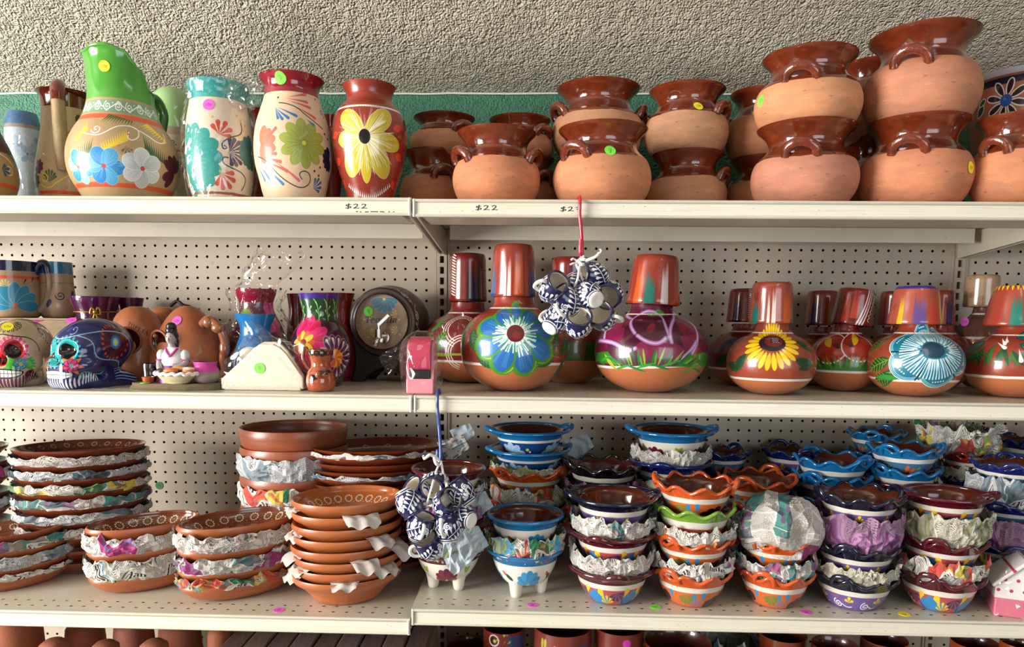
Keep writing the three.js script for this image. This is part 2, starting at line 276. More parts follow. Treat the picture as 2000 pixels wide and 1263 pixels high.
// profile traced from the photograph at the depth where the vessel stands: rows [picture y, half width in picture points], top first
const offAxis = px => Math.cos(Math.atan((px - 1042) / 1400));   // things away from the view axis look wider than they are
function trace(cx, z, shelfY, rows, dx = 0, foot = 0) {   // foot: picture y where the near edge of the base meets the shelf
  const k = mmpp(z), ka = k * offAxis(cx), mid = rows[Math.floor(rows.length / 2)][0], c = onPlane(cx, mid, z);
  const pts = rows.map(([py, r], i) => [r * ka, onPlane(cx, py, i === 0 && py < 600 ? z + r * ka / IN : z).y - shelfY]);
  if (foot) { const y0 = rows[0][0], H0 = pts[0][1]; rows.forEach(([py], i) => pts[i][1] = H0 * Math.max(0, foot - py) / (foot - y0)); }
  for (let i = 1; i < pts.length; i++) if (pts[i][1] > pts[0][1] - 0.004 * i) pts[i][1] = pts[0][1] - 0.005 * i;
  const up = pts.filter(p => p[1] > (foot ? 0.0016 : 0.006)).reverse();
  const b = up[0][0] * (foot ? 0.72 : up[0][1] > 0.02 ? 0.86 : 0.97);
  const P = curveOf([[0, 0], [b * 0.6, 0.0003], [b * 0.95, 0.0012], ...up]);
  const V = { x: c.x + dx, y: shelfY, z: z * IN, P, k: k * 1000, R: P.R, L: P.L };
  const rAt = y => { for (let i = P.length - 2; i > 2; i--) if (P[i][1] <= y) { const f = (y - P[i][1]) / ((P[i + 1][1] - P[i][1]) || 1); return [P[i][0] + f * (P[i + 1][0] - P[i][0]), (i + f) / (P.length - 1)]; } return [P[3][0], 3 / (P.length - 1)]; };
  V.hit = (px, py) => {   // where the sight line meets the wall: [angle, t]
    let best = [0, 0.5], bd = 9;
    for (let zz = z * IN + P.R * 1.15; zz > z * IN - P.R * 0.35; zz -= P.R / 60) { const p = onPlane(px, py, zz / IN), y = Math.min(p.y - shelfY, P.H), X = p.x - V.x, Z = zz - V.z, [r, t] = rAt(y), q = Math.hypot(X, Z) - r; if (Math.abs(q) < bd) { bd = Math.abs(q); best = [Math.atan2(X, Z), t]; } if (q <= 0) break; }
    return best;
  };
  V.tOf = py => V.hit(cx, py)[1];
  V.th = (px, py) => V.hit(px, py)[0];
  V.yAt = (px, py) => sampleP(P, V.hit(px, py)[1])[1];
  V.m = (px, py) => { const [a, t] = V.hit(px, py); return [a * P.R * 1000, (1 - t) * P.L * 1000]; };   // picture point -> millimetres on the unrolled skin
  return V;
}
function skin(V, ppm, bg, fn, v0 = 0, v1 = 1) {   // painted skin of a turned shape, drawn in millimetres, origin front top
  const W = V.R * 2000 * Math.PI, H = V.L * 1000;
  return paintTex(Math.min(2048, Math.round(W * ppm)), Math.min(2048, Math.round(H * ppm / (v1 - v0))), (g, w, h) => {
    g.fillStyle = bg; g.fillRect(0, 0, w, h); g.save(); g.beginPath(); g.rect(0, h * (1 - v1), w, h * (v1 - v0)); g.clip(); g.translate(w / 2, h * (1 - v1)); g.scale(w / W, h * (v1 - v0) / H); g.lineCap = g.lineJoin = 'round'; fn(g, W, H); g.restore();
  });
}
function painted(tex, rough = 0.38, coat = 0.5, extra = {}) { return new THREE.MeshPhysicalMaterial({ map: tex, roughness: rough, clearcoat: coat, clearcoatRoughness: 0.1, side: THREE.DoubleSide, ...extra }); }
function sticker(o, P, th, y, r, mat, name = 'price_sticker', sq = false) {   // round paper label following the wall
  const pos = [], idx = [], uv = []; const n = 20;
  const put = (a, b) => { const yy = y + b; let k = 0; for (let i = 4; i < P.length - 1; i++) if ((P[i][1] - yy) * (P[i + 1][1] - yy) <= 0) { k = i; break; } const f = (yy - P[k][1]) / ((P[k + 1][1] - P[k][1]) || 1), rr = P[k][0] + f * (P[k + 1][0] - P[k][0]); const t2 = th + a / Math.max(0.01, rr); pos.push((rr + 0.0009) * Math.sin(t2), yy, (rr + 0.0009) * Math.cos(t2)); uv.push(0.5 + a / r / 2, 0.5 + b / r / 2); };
  put(0, 0); for (let i = 0; i <= n; i++) { const a = i / n * 2 * Math.PI; if (sq) { const c = Math.cos(a), s = Math.sin(a), m = Math.max(Math.abs(c), Math.abs(s)); put(r * c / m, r * 0.62 * s / m); } else put(r * Math.cos(a), r * Math.sin(a)); }
  for (let i = 1; i <= n; i++) idx.push(0, i, i + 1);
  const g = new THREE.BufferGeometry(); g.setAttribute('position', new THREE.Float32BufferAttribute(pos, 3)); g.setAttribute('uv', new THREE.Float32BufferAttribute(uv, 2)); g.setIndex(idx); g.computeVertexNormals();
  return part(name, g, mat, o.children.find(c => c.name === 'body') || o);
}
function stickerMat(color, mark) { return mat('st' + color + mark, () => new THREE.MeshStandardMaterial({ roughness: 0.6, side: THREE.DoubleSide, map: paintTex(48, 48, (g) => { g.fillStyle = color; g.fillRect(0, 0, 48, 48); g.strokeStyle = 'rgba(40,40,30,.65)'; g.lineWidth = 2; g.lineCap = 'round'; g.beginPath(); if (mark === 9) { g.arc(24, 20, 5, 0, 7); g.moveTo(29, 20); g.lineTo(26, 34); } else { g.moveTo(14, 18); g.lineTo(16, 31); g.moveTo(22, 17); g.arc(27, 25, 5, 0, 7); g.moveTo(34, 29); g.lineTo(37, 19); } g.stroke(); }) })); }
const ST = { green: () => stickerMat('#7dea4a', 9), yellow: () => stickerMat('#f2e226', 1), pink: () => stickerMat('#ee5fd2', 1), white: () => mat('stw', () => new THREE.MeshStandardMaterial({ color: 0xf4f4f2, roughness: 0.6, side: THREE.DoubleSide })) };

// ---------------------------------------------------------------- brush strokes (millimetres)
const TAU = Math.PI * 2;
function dot(g, x, y, r, c) { g.fillStyle = c; g.beginPath(); g.arc(x, y, r, 0, TAU); g.fill(); }
function petal(g, x, y, len, wid, ang, c, edge, lw = 1) {   // rounded petal growing from x, y
  g.save(); g.translate(x, y); g.rotate(ang); g.beginPath(); g.moveTo(0, 0); g.bezierCurveTo(len * 0.25, -wid * 0.75, len * 0.95, -wid * 0.85, len, 0); g.bezierCurveTo(len * 0.95, wid * 0.85, len * 0.25, wid * 0.75, 0, 0); g.closePath();
  if (c) { g.fillStyle = c; g.fill(); } if (edge) { g.strokeStyle = edge; g.lineWidth = lw; g.stroke(); } g.restore();
}
function drop(g, x, y, len, w, ang, c) { g.save(); g.translate(x, y); g.rotate(ang); g.fillStyle = c; g.beginPath(); g.moveTo(0, 0); g.quadraticCurveTo(len * 0.5, -w * 0.2, len * 0.82, -w * 0.5); g.arc(len * 0.85, 0, w * 0.5, -Math.PI / 2, Math.PI / 2); g.quadraticCurveTo(len * 0.5, w * 0.2, 0, 0); g.fill(); g.restore(); }
function fan(g, x, y, len, w, n, a0, a1, c) { for (let i = 0; i < n; i++) { const f = n > 1 ? i / (n - 1) : 0; drop(g, x, y, len * (0.8 + 0.3 * Math.sin(f * Math.PI)), w, a0 + (a1 - a0) * f, c); } }
function fern(g, x, y, dx, dy, n, len, w, side, c) { for (let i = 0; i < n; i++) { const f = i / (n - 1), a = Math.atan2(dy, dx) + side * (0.9 + 0.3 * f); drop(g, x + dx * f, y + dy * f, len * (1 - 0.45 * f), w * (1 - 0.35 * f), a, c); } }
function spiral(g, x, y, r, turns, a0, dir, c, lw) { g.strokeStyle = c; g.lineWidth = lw; g.beginPath(); for (let i = 0; i <= 40; i++) { const f = i / 40, a = a0 + dir * f * turns * TAU, q = r * (0.12 + 0.88 * f); g[i ? 'lineTo' : 'moveTo'](x + q * Math.cos(a), y + q * Math.sin(a)); } g.stroke(); }
function stroke(g, pts, c, lw) { g.strokeStyle = c; g.lineWidth = lw; g.beginPath(); g.moveTo(...pts[0]); for (let i = 1; i < pts.length - 1; i++) { const mx = (pts[i][0] + pts[i + 1][0]) / 2, my = (pts[i][1] + pts[i + 1][1]) / 2; g.quadraticCurveTo(pts[i][0], pts[i][1], i === pts.length - 2 ? pts[i + 1][0] : mx, i === pts.length - 2 ? pts[i + 1][1] : my); } if (pts.length === 2) g.lineTo(...pts[1]); g.stroke(); }
function rays(g, x, y, r0, r1, n, c, lw, R, jit = 0.25) { g.strokeStyle = c; g.lineWidth = lw; for (let i = 0; i < n; i++) { const a = i / n * TAU + (R() - 0.5) * 0.15, q = r1 * (1 - jit * R()); g.beginPath(); g.moveTo(x + r0 * Math.cos(a), y + r0 * Math.sin(a)); g.lineTo(x + q * Math.cos(a), y + q * Math.sin(a)); g.stroke(); } }
function flower(g, x, y, r, n, { c, c2, edge, lw = 0.8, core = '#d8553a', cr = 0.1, rot = 0, wid = 0.5, streak = 0, seed = 1 }) {
  const R = rng(seed);
  for (let i = 0; i < n; i++) { const a = rot + i / n * TAU; petal(g, x, y, r, r * wid, a, c2 && i % 2 ? c2 : c, edge, lw); if (streak) { g.strokeStyle = streak; g.lineWidth = lw * 0.8; for (let k = -2; k <= 2; k++) { const b = a + k * 0.5 / n * 2 * wid * 1.6; g.beginPath(); g.moveTo(x + r * 0.15 * Math.cos(b), y + r * 0.15 * Math.sin(b)); g.lineTo(x + r * (0.6 + 0.25 * R()) * Math.cos(b), y + r * (0.6 + 0.25 * R()) * Math.sin(b)); g.stroke(); } } }
  if (cr) dot(g, x, y, r * cr, core);
}
function leaf(g, x, y, len, wid, ang, c, vein, n = 6) { g.save(); g.translate(x, y); g.rotate(ang); g.fillStyle = c; g.beginPath(); g.moveTo(0, 0); g.quadraticCurveTo(len * 0.45, -wid, len, 0); g.quadraticCurveTo(len * 0.45, wid, 0, 0); g.fill(); if (vein) { g.strokeStyle = vein; g.lineWidth = len * 0.018 + 0.35; g.beginPath(); g.moveTo(0, 0); g.lineTo(len * 0.95, 0); for (let i = 1; i <= n; i++) { const f = i / (n + 1); for (const s of [-1, 1]) { g.moveTo(len * f, 0); g.lineTo(len * (f + 0.16), s * wid * 0.75 * Math.sin(f * Math.PI) * 0.8); } } g.stroke(); } g.restore(); }
function band(g, W, y, h, c) { g.fillStyle = c; g.fillRect(-W / 2 - 2, y, W + 4, h); }
function waveBand(g, W, y, h, c, amp, seed) { g.fillStyle = c; g.beginPath(); for (let i = 0; i <= 80; i++) { const x = -W / 2 - 2 + (W + 4) * i / 80; g[i ? 'lineTo' : 'moveTo'](x, y + amp * nz(i * 0.21, seed)); } for (let i = 80; i >= 0; i--) { const x = -W / 2 - 2 + (W + 4) * i / 80; g.lineTo(x, y + h + amp * nz(i * 0.21, seed + 0.4)); } g.fill(); }
function mottle(g, W, H, cols, n, seed, r0 = 2, r1 = 12) { const R = rng(seed); for (let i = 0; i < n; i++) { g.fillStyle = cols[Math.floor(R() * cols.length)]; g.beginPath(); g.ellipse((R() - 0.5) * W, R() * H, r0 + R() * (r1 - r0), (r0 + R() * (r1 - r0)) * 0.6, R() * 3, 0, TAU); g.fill(); } }
function specks(g, W, H, c, n, seed, r = 0.5) { const R = rng(seed); g.fillStyle = c; for (let i = 0; i < n; i++) { g.beginPath(); g.ellipse((R() - 0.5) * W, R() * H, r * (0.3 + R()), r * (0.3 + R() * 0.7), R() * 3, 0, TAU); g.fill(); } }

// ---------------------------------------------------------------- shared surface textures
const clayTone = dataTex(512, 512, (u, v) => {
  const a = fbm(u * 5, v * 5, 1), b = fbm(u * 22, v * 22, 4), c = nz(u * 150, v * 150, 2), d = nz(u * 38, v * 38, 9) > 0.56 ? -0.16 : 0, w = nz(u * 26, v * 90, 6) > 0.6 ? 0.1 : 0;
  const k = 1 + 0.1 * a + 0.05 * b + 0.03 * c + d + w; return [cl8(228 * k), cl8(226 * k - 4 * a), cl8(224 * k - 8 * a)];
});
const glazeTone = dataTex(256, 256, (u, v) => { const a = fbm(u * 7, v * 4, 3), b = fbm(u * 30, v * 22, 4); const k = 1 + 0.22 * a + 0.12 * b; return [cl8(210 * k), cl8(206 * k), cl8(200 * k)]; });
const bumpy = dataTex(256, 256, (u, v) => { const k = cl8(128 + 70 * fbm(u * 10, v * 10, 3) + 40 * nz(u * 60, v * 60, 1)); return [k, k, k]; }, false);
function clay(c, rough = 0.75, extra = {}) { return mat('clay' + c + rough + JSON.stringify(extra), () => new THREE.MeshPhysicalMaterial({ map: clayTone, color: c, roughness: rough, bumpMap: bumpy, bumpScale: 0.0006, side: THREE.DoubleSide, ...extra })); }
function potGlaze(c, rough = 0.16) { return mat('pg' + c + rough, () => new THREE.MeshPhysicalMaterial({ map: glazeTone, color: c, roughness: rough, bumpMap: bumpy, bumpScale: 0.0009, clearcoat: 1, clearcoatRoughness: 0.05, side: THREE.DoubleSide })); }
const plastic = new THREE.MeshPhysicalMaterial({ color: 0xffffff, transmission: 1, roughness: 0.1, ior: 1.45, thickness: 0, side: THREE.DoubleSide });
function foil(P, { grow = 0.004, amp = 0.004, f = 26, seed = 1, nx = 90, ny = 60, t0 = 0.02, t1 = 1 } = {}) {   // creased film pulled around a turned shape
  return rev(P, { t0, t1, nx, ny, warp: (x, y, z, th, t, r) => { const q = Math.sin(th) * 0.1, c = Math.cos(th) * 0.1; const n = 1 - Math.abs(nz(q * f + seed, y * f * 1.1, c * f)) * 2 + 0.5 * (1 - Math.abs(nz(q * f * 2.3, y * f * 2.2 + seed, c * f * 2.3)) * 2); const d = grow + amp * n, l = Math.max(1e-4, Math.hypot(x, z)); return [x + x / l * d, y + amp * 0.5 * nz(q * 20, y * 20, c * 20), z + z / l * d]; } });
}
// crumpled sheet ring between stacked pieces (newsprint)
const NEWSBASE = ['#cbc6be', '#d0c9c2', '#bcbfc0', '#96708f', '#bfbaa8', '#cdc9c0'], NEWSINK = [['#8f2f6e', '#5f6d76', '#3f7f78', '#8f887c'], ['#b8327c', '#d27aa6', '#4f8fb4', '#a83a78'], ['#556b72', '#39434a', '#7a8a92', '#6a6f74'], ['#6f3a6a', '#7c4a78', '#a77aa2', '#4a2c4a'], ['#7c8a52', '#4b5a34', '#5a5648', '#8f8a78'], ['#4f97b8', '#c9b44a', '#b84a3e', '#2f6a4a']], HEADS = [['Per', 't\u00edmel: sumar'], ['Main e'], ['OPINION'], ['OP'], ['IMPOR', 'CLAR'], ['Demandan rev', 'de Zoquipan']];
function newsTex(i) {
  return paintTex(768, 768, (g, w, h) => {
    const R = rng(31 + i); g.fillStyle = NEWSBASE[i]; g.fillRect(0, 0, w, h); mottle(g, w * 2, h, ['rgba(255,255,255,.12)', 'rgba(90,84,76,.1)'], 60, i, 10, 60);
    for (let x = 0; x < w; x += 96) { let y = -R() * 60; while (y < h) { const bh = 46 + R() * 110, k = R();
      if (k < 0.3) { const cols = NEWSINK[i]; g.fillStyle = cols[Math.floor(R() * 4)]; g.fillRect(x + 3, y, 92, bh); for (let j = 0; j < 22; j++) { g.fillStyle = cols[Math.floor(R() * 4)]; g.globalAlpha = 0.6; g.beginPath(); g.ellipse(x + 6 + R() * 84, y + R() * bh, 4 + R() * 18, 3 + R() * 12, R() * 3, 0, TAU); g.fill(); } g.globalAlpha = 1; }
      else { g.fillStyle = 'rgba(44,42,42,.8)'; for (let yy = y + 2; yy < y + bh - 4; yy += 5.5) { let xx = x + 4; while (xx < x + 90) { const l = 3 + R() * 9; g.fillRect(xx, yy, Math.min(l, x + 91 - xx), 2); xx += l + 2.5; } } }
      y += bh + 8; } }
    g.fillStyle = '#1a1818'; HEADS[i].forEach((t, k) => { for (let n = 0; n < 3; n++) { g.save(); g.translate(40 + 250 * n + 60 * k, 120 + 240 * n + 110 * k); g.fillStyle = NEWSBASE[i]; g.fillRect(-6, -34, 150 + t.length * 6, 44); g.fillStyle = '#1a1818'; g.font = 'bold 34px serif'; g.fillText(t, 0, 0); g.restore(); } });
  });
}
const NEWS = []; const newsMat = i => NEWS[i] ??= new THREE.MeshStandardMaterial({ map: (() => { const t = newsTex(i); t.wrapT = THREE.RepeatWrapping; return t; })(), roughness: 0.85, side: THREE.DoubleSide });
function crumple(rx, rz, h, seed, { flare = 0.006, amp = 0.007, nx = 96, ny = 14, tuck = 1 } = {}) {
  const pos = [], uv = [], idx = [];
  for (let j = 0; j <= ny; j++) for (let i = 0; i <= nx; i++) {
    const a = i / nx * TAU, v = j / ny; const s = Math.sin(a), c = Math.cos(a);
    const rid = (f, o) => 1 - 2 * Math.abs(nz(s * f + seed * 3.7, v * 2.2 + o, c * f));
    const bulge = Math.sin(v * Math.PI) * 0.006 + (1 - v) * 0 + flare * (v > 0.75 ? (v - 0.75) * 4 : 0) * (0.4 + 0.6 * nz(s * 2, seed, c * 2));
    const d = bulge + amp * (0.7 * rid(3, 1) + 0.4 * rid(7, 5)) ;
    const yy = v * h + amp * 1.1 * (v > 0.1 ? 1 : 0.2) * nz(s * 4 + seed, v * 3, c * 4) + (v > 0.7 ? amp * 1.2 * nz(s * 9, seed, c * 9) : 0);
    const q = tuck + (1 - tuck) * Math.min(1, v * 2.2); pos.push((rx * q + d) * s, yy, (rz * q + d) * c); uv.push(i / nx * 1.3 + seed * 0.137 + 0.04 * nz(s * 3, v * 2, c * 3), v * h / 0.3 + seed * 0.31 + 0.12 * nz(s * 3 + 4, v, c * 3));
  }
  for (let j = 0; j < ny; j++) for (let i = 0; i < nx; i++) { const a = j * (nx + 1) + i, b = a + 1, c = a + nx + 1, d = c + 1; idx.push(a, b, d, a, d, c); }
  const g = new THREE.BufferGeometry(); g.setAttribute('position', new THREE.Float32BufferAttribute(pos, 3)); g.setAttribute('uv', new THREE.Float32BufferAttribute(uv, 2)); g.setIndex(idx);
  const f = g.toNonIndexed(); f.computeVertexNormals(); return f;
}
// ---------------------------------------------------------------- top shelf: painted pitchers and vases
const TL = SHELF.top + 0.002, TR = SHELF.top;
function wallR(P, y) { for (let i = P.length - 2; i > 3; i--) if ((P[i][1] - y) * (P[i + 1][1] - y) <= 0) { const f = (y - P[i][1]) / ((P[i + 1][1] - P[i][1]) || 1); return P[i][0] + f * (P[i + 1][0] - P[i][0]); } return P[P.length - 1][0]; }
function earHandle(P, th, y1, y0, out, r, flat = 1) {   // side handle from y1 down to y0
  const a = wallR(P, y1) - 0.004, b = wallR(P, y0) - 0.004, s = Math.sin(th), c = Math.cos(th), m = Math.max(a, b) + out;
  const q = (rr, y) => [rr * s, y, rr * c];
  return tube([q(a, y1), q(a + (m - a) * 0.6, y1 + 0.012), q(m, y1 - (y1 - y0) * 0.15), q(m - out * 0.15, y1 - (y1 - y0) * 0.5), q(b + out * 0.3, y0 + (y1 - y0) * 0.12), q(b, y0)], r, 30, 9);
}
function vase(name, label, V, segs, { inner, th = 0.006, depth = 0.12, group, cat = 'vase', turn = 0 } = {}) {
  const o = thing(name, label, cat, [V.x, V.y, V.z], turn, group);
  for (const [n, a, b, m, lab] of segs) part(n, rev(V.P, { t0: a, t1: b, ny: Math.max(6, Math.round(30 * (typeof b === 'number' ? b - (typeof a === 'number' ? a : 0.6) : 0.4))) }), m, o, lab);
  if (inner) part('interior', rev(inside(V.P, th, Math.min(depth, V.P.H * 0.8)), { ny: 14 }), inner, o);
  return o;
}
// green pitcher with a wavy pouring lip
{
  const V = trace(240, 10.5, TL, [[84, 76], [110, 71], [150, 67], [190, 66], [215, 70], [240, 80], [262, 95], [290, 109], [322, 113], [350, 108], [385, 88], [415, 62]]), k = V.k;
  const cut = [[-180, 130], [-135, 104], [-90, 92], [-60, 94], [-35, 98], [-10, 91], [10, 89], [35, 98], [62, 128], [90, 164], [130, 168], [180, 130]];
  const lipT = th => { const d = th * 180 / Math.PI; for (let i = 0; i < cut.length - 1; i++) if (d <= cut[i + 1][0]) { let f = (d - cut[i][0]) / (cut[i + 1][0] - cut[i][0]); f = f * f * (3 - 2 * f); return V.tOf(cut[i][1] + f * (cut[i + 1][1] - cut[i][1])); } return V.tOf(130); };
  const tex = skin(V, 1.7, '#b3966c', (g, W, H) => {
    mottle(g, W, H, ['rgba(160,130,90,.18)', 'rgba(205,180,140,.15)'], 200, 3);
    const y = p => V.m(240, p)[1]; band(g, W, y(197), y(221) - y(197), '#7c9a7c'); waveBand(g, W, y(224), y(233) - y(224), '#d9532b', 0.6, 3); waveBand(g, W, y(357), y(366) - y(357), '#d9532b', 1, 5);
    for (let i = 0; i < 22; i++) { const x = -W / 2 + W * (i + .5) / 22, yy = y(209); spiral(g, x, yy, 10.5, 1.7, i % 2 ? 0 : Math.PI, i % 2 ? 1 : -1, '#eef0ea', 2.3); stroke(g, [[x - 2, yy + (i % 2 ? 10 : -10)], [x + W / 44, yy], [x + W / 22 + 2, yy + (i % 2 ? -10 : 10)]], '#eef0ea', 2.3); dot(g, x + W / 44, yy + (i % 2 ? -7 : 7), 1.5, '#eef0ea'); }
    for (const cx of [0, -W / 2, W / 2]) {
      const o = p => [p[0] + cx, p[1]]; const m = (a, b) => o(V.m(a, b));
      fern(g, ...m(195, 238), 62, 4, 11, 30, 6, -1, '#4f5d22'); fern(g, ...m(272, 247), 48, 30, 10, 28, 6, -1, '#e8cf35'); fern(g, ...m(246, 250), -46, 34, 12, 30, 6.4, -1, '#eac937');
      fern(g, ...m(170, 236), -18, 34, 8, 26, 6, -1, '#e8cf35'); fern(g, ...m(182, 268), -46, 22, 10, 32, 5.6, -1, '#59632a'); fern(g, ...m(278, 262), 52, 34, 12, 40, 6.4, 1, '#3c4a1c'); fan(g, ...m(247, 288), 14, 4, 4, 0.4, 2.4, '#4f5d22');
      stroke(g, [m(160, 258), m(185, 266), m(205, 258), m(226, 246), m(250, 245), m(270, 252), m(272, 268), m(258, 275), m(247, 268), m(252, 258)], '#f0eee6', 2.2); stroke(g, [m(252, 245), m(285, 262), m(310, 282), m(325, 278), m(318, 262)], '#f0eee6', 2.2); spiral(g, ...m(188, 251), 11, 1.3, 1, 1, '#f0eee6', 2.2);
      for (const [a, b, r] of [[193, 246, 1.5], [250, 262, 2], [246, 287, 1.8], [254, 290, 1.8], [262, 293, 1.6], [185, 234, 1.2], [232, 284, 1.8]]) dot(g, ...m(a, b), r, '#d9684a');
      flower(g, ...m(153, 326), 32 * k, 6, { c: '#2f8fce', c2: '#8fc4e2', edge: 'rgba(235,245,250,.5)', lw: 0.8, core: '#d8453a', cr: 0.11, rot: 0.3, wid: 0.62, streak: 'rgba(220,240,250,.45)' });
      flower(g, ...m(203, 324), 36 * k, 6, { c: '#2a86c8', c2: '#4fa3d6', edge: 'rgba(235,245,250,.45)', lw: 0.8, core: '#d8453a', cr: 0.11, rot: 0.1, wid: 0.62, streak: 'rgba(225,242,250,.4)', seed: 4 });
      flower(g, ...m(279, 329), 37 * k, 6, { c: '#d5d6d6', c2: '#c6c8ca', edge: 'rgba(250,250,250,.8)', lw: 1, core: '#cf4436', cr: 0.11, rot: 0.5, wid: 0.62, streak: 'rgba(150,156,160,.45)', seed: 7 });
      const mx = m(338, 338); for (const a of [-2.6, -2.1, -1.5, -0.9, 2.7, 2.1]) petal(g, mx[0] + 5, mx[1], 36, 15, a, '#4c1526', '#6a2236', 0.8);
    }
  });
  const o = thing('painted_pitcher', 'large clay pitcher with wavy green pouring lip and a row of blue and white flowers', 'pitcher', [V.x, V.y, V.z]);
  const tb = V.tOf(192), green = glaze(0x4c9a34, 0.18);
  part('body', rev(V.P, { t0: 0, t1: tb, nx: 64, ny: 34 }), painted(tex, 0.42, 0.5), o);
  const col = part('collar', rev(V.P, { t0: tb, t1: lipT, nx: 72, ny: 14 }), green, o, 'glossy green collar with wavy lip');
  part('interior', rev(V.P, { t0: tb - 0.1, t1: lipT, nx: 72, ny: 10, warp: (x, y, z) => [x * 0.94, y - 0.0005, z * 0.94] }), green, o);
  { const pts = []; for (let i = 0; i < 72; i++) { const th = (i / 72 - 0.5) * TAU, [r, y] = sampleP(V.P, lipT(th)); pts.push([r * 0.97 * Math.sin(th), y, r * 0.97 * Math.cos(th)]); } part('lip', tube(pts, 0.0035, 144, 7, true), green, col); }
  part('handle', earHandle(V.P, 2.8, V.P.H * 0.76, V.P.H * 0.5, 0.02, 0.011), glaze(0x2f6a2a, 0.2), o);
  sticker(o, V.P, V.th(205, 150), onPlane(205, 150, 10.5).y - TL, 0.0105, ST.yellow());
}
// tan pitcher with a brown glazed rim and thick handle
{
  const V = trace(134, 4, TL, [[168, 60], [190, 54], [215, 50], [250, 52], [290, 60], [330, 68], [365, 70], [400, 62]]), k = V.k;
  const tex = skin(V, 1.3, '#b59b72', (g, W, H) => {
    mottle(g, W, H, ['rgba(150,120,80,.2)', 'rgba(210,190,150,.15)'], 120, 5);
    const m = V.m; const y = p => m(134, p)[1]; waveBand(g, W, y(373), 7, '#cf4a26', 0.6, 2);
    for (const [a, b] of [[75, 325], [70, 352]]) for (const q of [-2, -1.2, -0.4, 0.4, 1.2, 2, 2.8]) petal(g, ...m(a, b), 17, 8, q, '#5a1430');
    fan(g, ...m(97, 355), 26, 5, 7, -2.5, -0.7, '#49562a'); spiral(g, ...m(86, 348), 11, 1.3, 0, -1, '#e2c83c', 2); stroke(g, [m(80, 360), m(95, 372), m(115, 352), m(140, 340)], '#e2c83c', 2.4); fern(g, ...m(105, 372), 30, -16, 8, 15, 3, 1, '#cf6650');
    petal(g, ...m(132, 258), 16, 7, 0, '#cf4a26'); fan(g, ...m(160, 236), 18, 6, 6, 2.4, 4, '#2f3a1a'); dot(g, ...m(85, 300), 2, '#efe9da');
  });
  const o = thing('painted_pitcher', 'tan clay pitcher with brown glazed rim and thick tan handle', 'pitcher', [V.x, V.y, V.z]);
  const tb = V.tOf(208), br = glaze(0x66200f, 0.16);
  part('body', rev(V.P, { t0: 0, t1: tb, ny: 26 }), painted(tex, 0.5, 0.3), o);
  const dip = th => 1 - 0.06 * (1 - Math.cos(th + 0.9)) * 0.5;
  part('collar', rev(V.P, { t0: tb, t1: dip, ny: 8 }), br, o, 'brown glazed collar');
  part('interior', rev(inside(V.P, 0.006, 0.12), { ny: 12 }), br, o);
  const th = V.th(98, 210) + 0.95, Y = p => onPlane(134, p, 6.4).y - TL, s = Math.sin(th - 0.45), c = Math.cos(th - 0.45), r0 = wallR(V.P, Y(180)), rb = wallR(V.P, Y(345));
  part('handle_top', tube([[r0 * s * 0.9, Y(172), r0 * c * 0.9], [(r0 + 0.018) * s, Y(168), (r0 + 0.018) * c], [(r0 + 0.034) * s, Y(178), (r0 + 0.034) * c], [(r0 + 0.036) * s, Y(202), (r0 + 0.036) * c]], 0.0145, 20, 10), br, o);
  part('handle', tube([[(r0 + 0.036) * s, Y(200), (r0 + 0.036) * c], [(r0 + 0.034) * s, Y(240), (r0 + 0.034) * c], [(r0 + 0.03) * s, Y(285), (r0 + 0.03) * c], [(rb - 0.004) * s, Y(330), (rb - 0.004) * c]], 0.0135, 24, 10), clay(0xb59b72, 0.6), o);
}
// pitcher cut by the frame, and a film-wrapped blue vase beside it
{
  const V = trace(-62, 9, TL, [[150, 60], [200, 58], [240, 64], [262, 74], [290, 88], [325, 100], [352, 101], [385, 88]]);
  const tex = skin(V, 1.2, '#a3835a', (g, W, H) => {
    const m = V.m, y = p => m(-62, p)[1]; g.fillStyle = '#4a1420'; g.fillRect(-W / 2, 0, W, y(285)); waveBand(g, W, y(348), 8, '#d0512a', 1, 4);
    mottle(g, W, y(285), ['rgba(90,30,40,.4)'], 60, 3);
    fern(g, ...m(8, 300), 34, 20, 8, 18, 5, -1, '#2c3a1e'); spiral(g, ...m(18, 332), 12, 1.4, 0, 1, '#e9dcc0', 2); fan(g, ...m(4, 330), 18, 7, 4, -0.8, 0.9, '#26485a'); stroke(g, [m(0, 300), m(16, 310), m(26, 325)], '#e9dcc0', 2);
  });
  vase('painted_pitcher', 'dark maroon painted pitcher with orange line cut off by the shelf end', V, [['body', 0, 1, painted(tex, 0.45, 0.5)]], { inner: glaze(0x4a1420), cat: 'pitcher' });
  const B = trace(48, 1.4, TL, [[214, 30], [235, 34], [262, 38], [300, 36], [340, 39], [385, 36]]);
  const bt = skin(B, 0.9, '#aebac2', (g, W, H) => { band(g, W, 0, 32, '#2c5f8a'); band(g, W, 32, 8, '#8a7b70'); for (let i = 0; i < 5; i++) flower(g, -60 + i * 30, 78 + (i % 2) * 20, 22, 6, { c: '#7f97a8', c2: '#98aab6', core: '#56646e' }); band(g, W, H - 32, 12, '#2a3a6a'); });
  const o = vase('wrapped_vase', 'blue rimmed vase wrapped in clear film beside the tan pitcher', B, [['body', 0, 1, painted(bt, 0.4, 0.4)]], { inner: glaze(0x2c5f8a) });
  part('film', foil(B.P, { grow: 0.004, amp: 0.005, seed: 4 }), plastic, o, 'creased clear film');
}
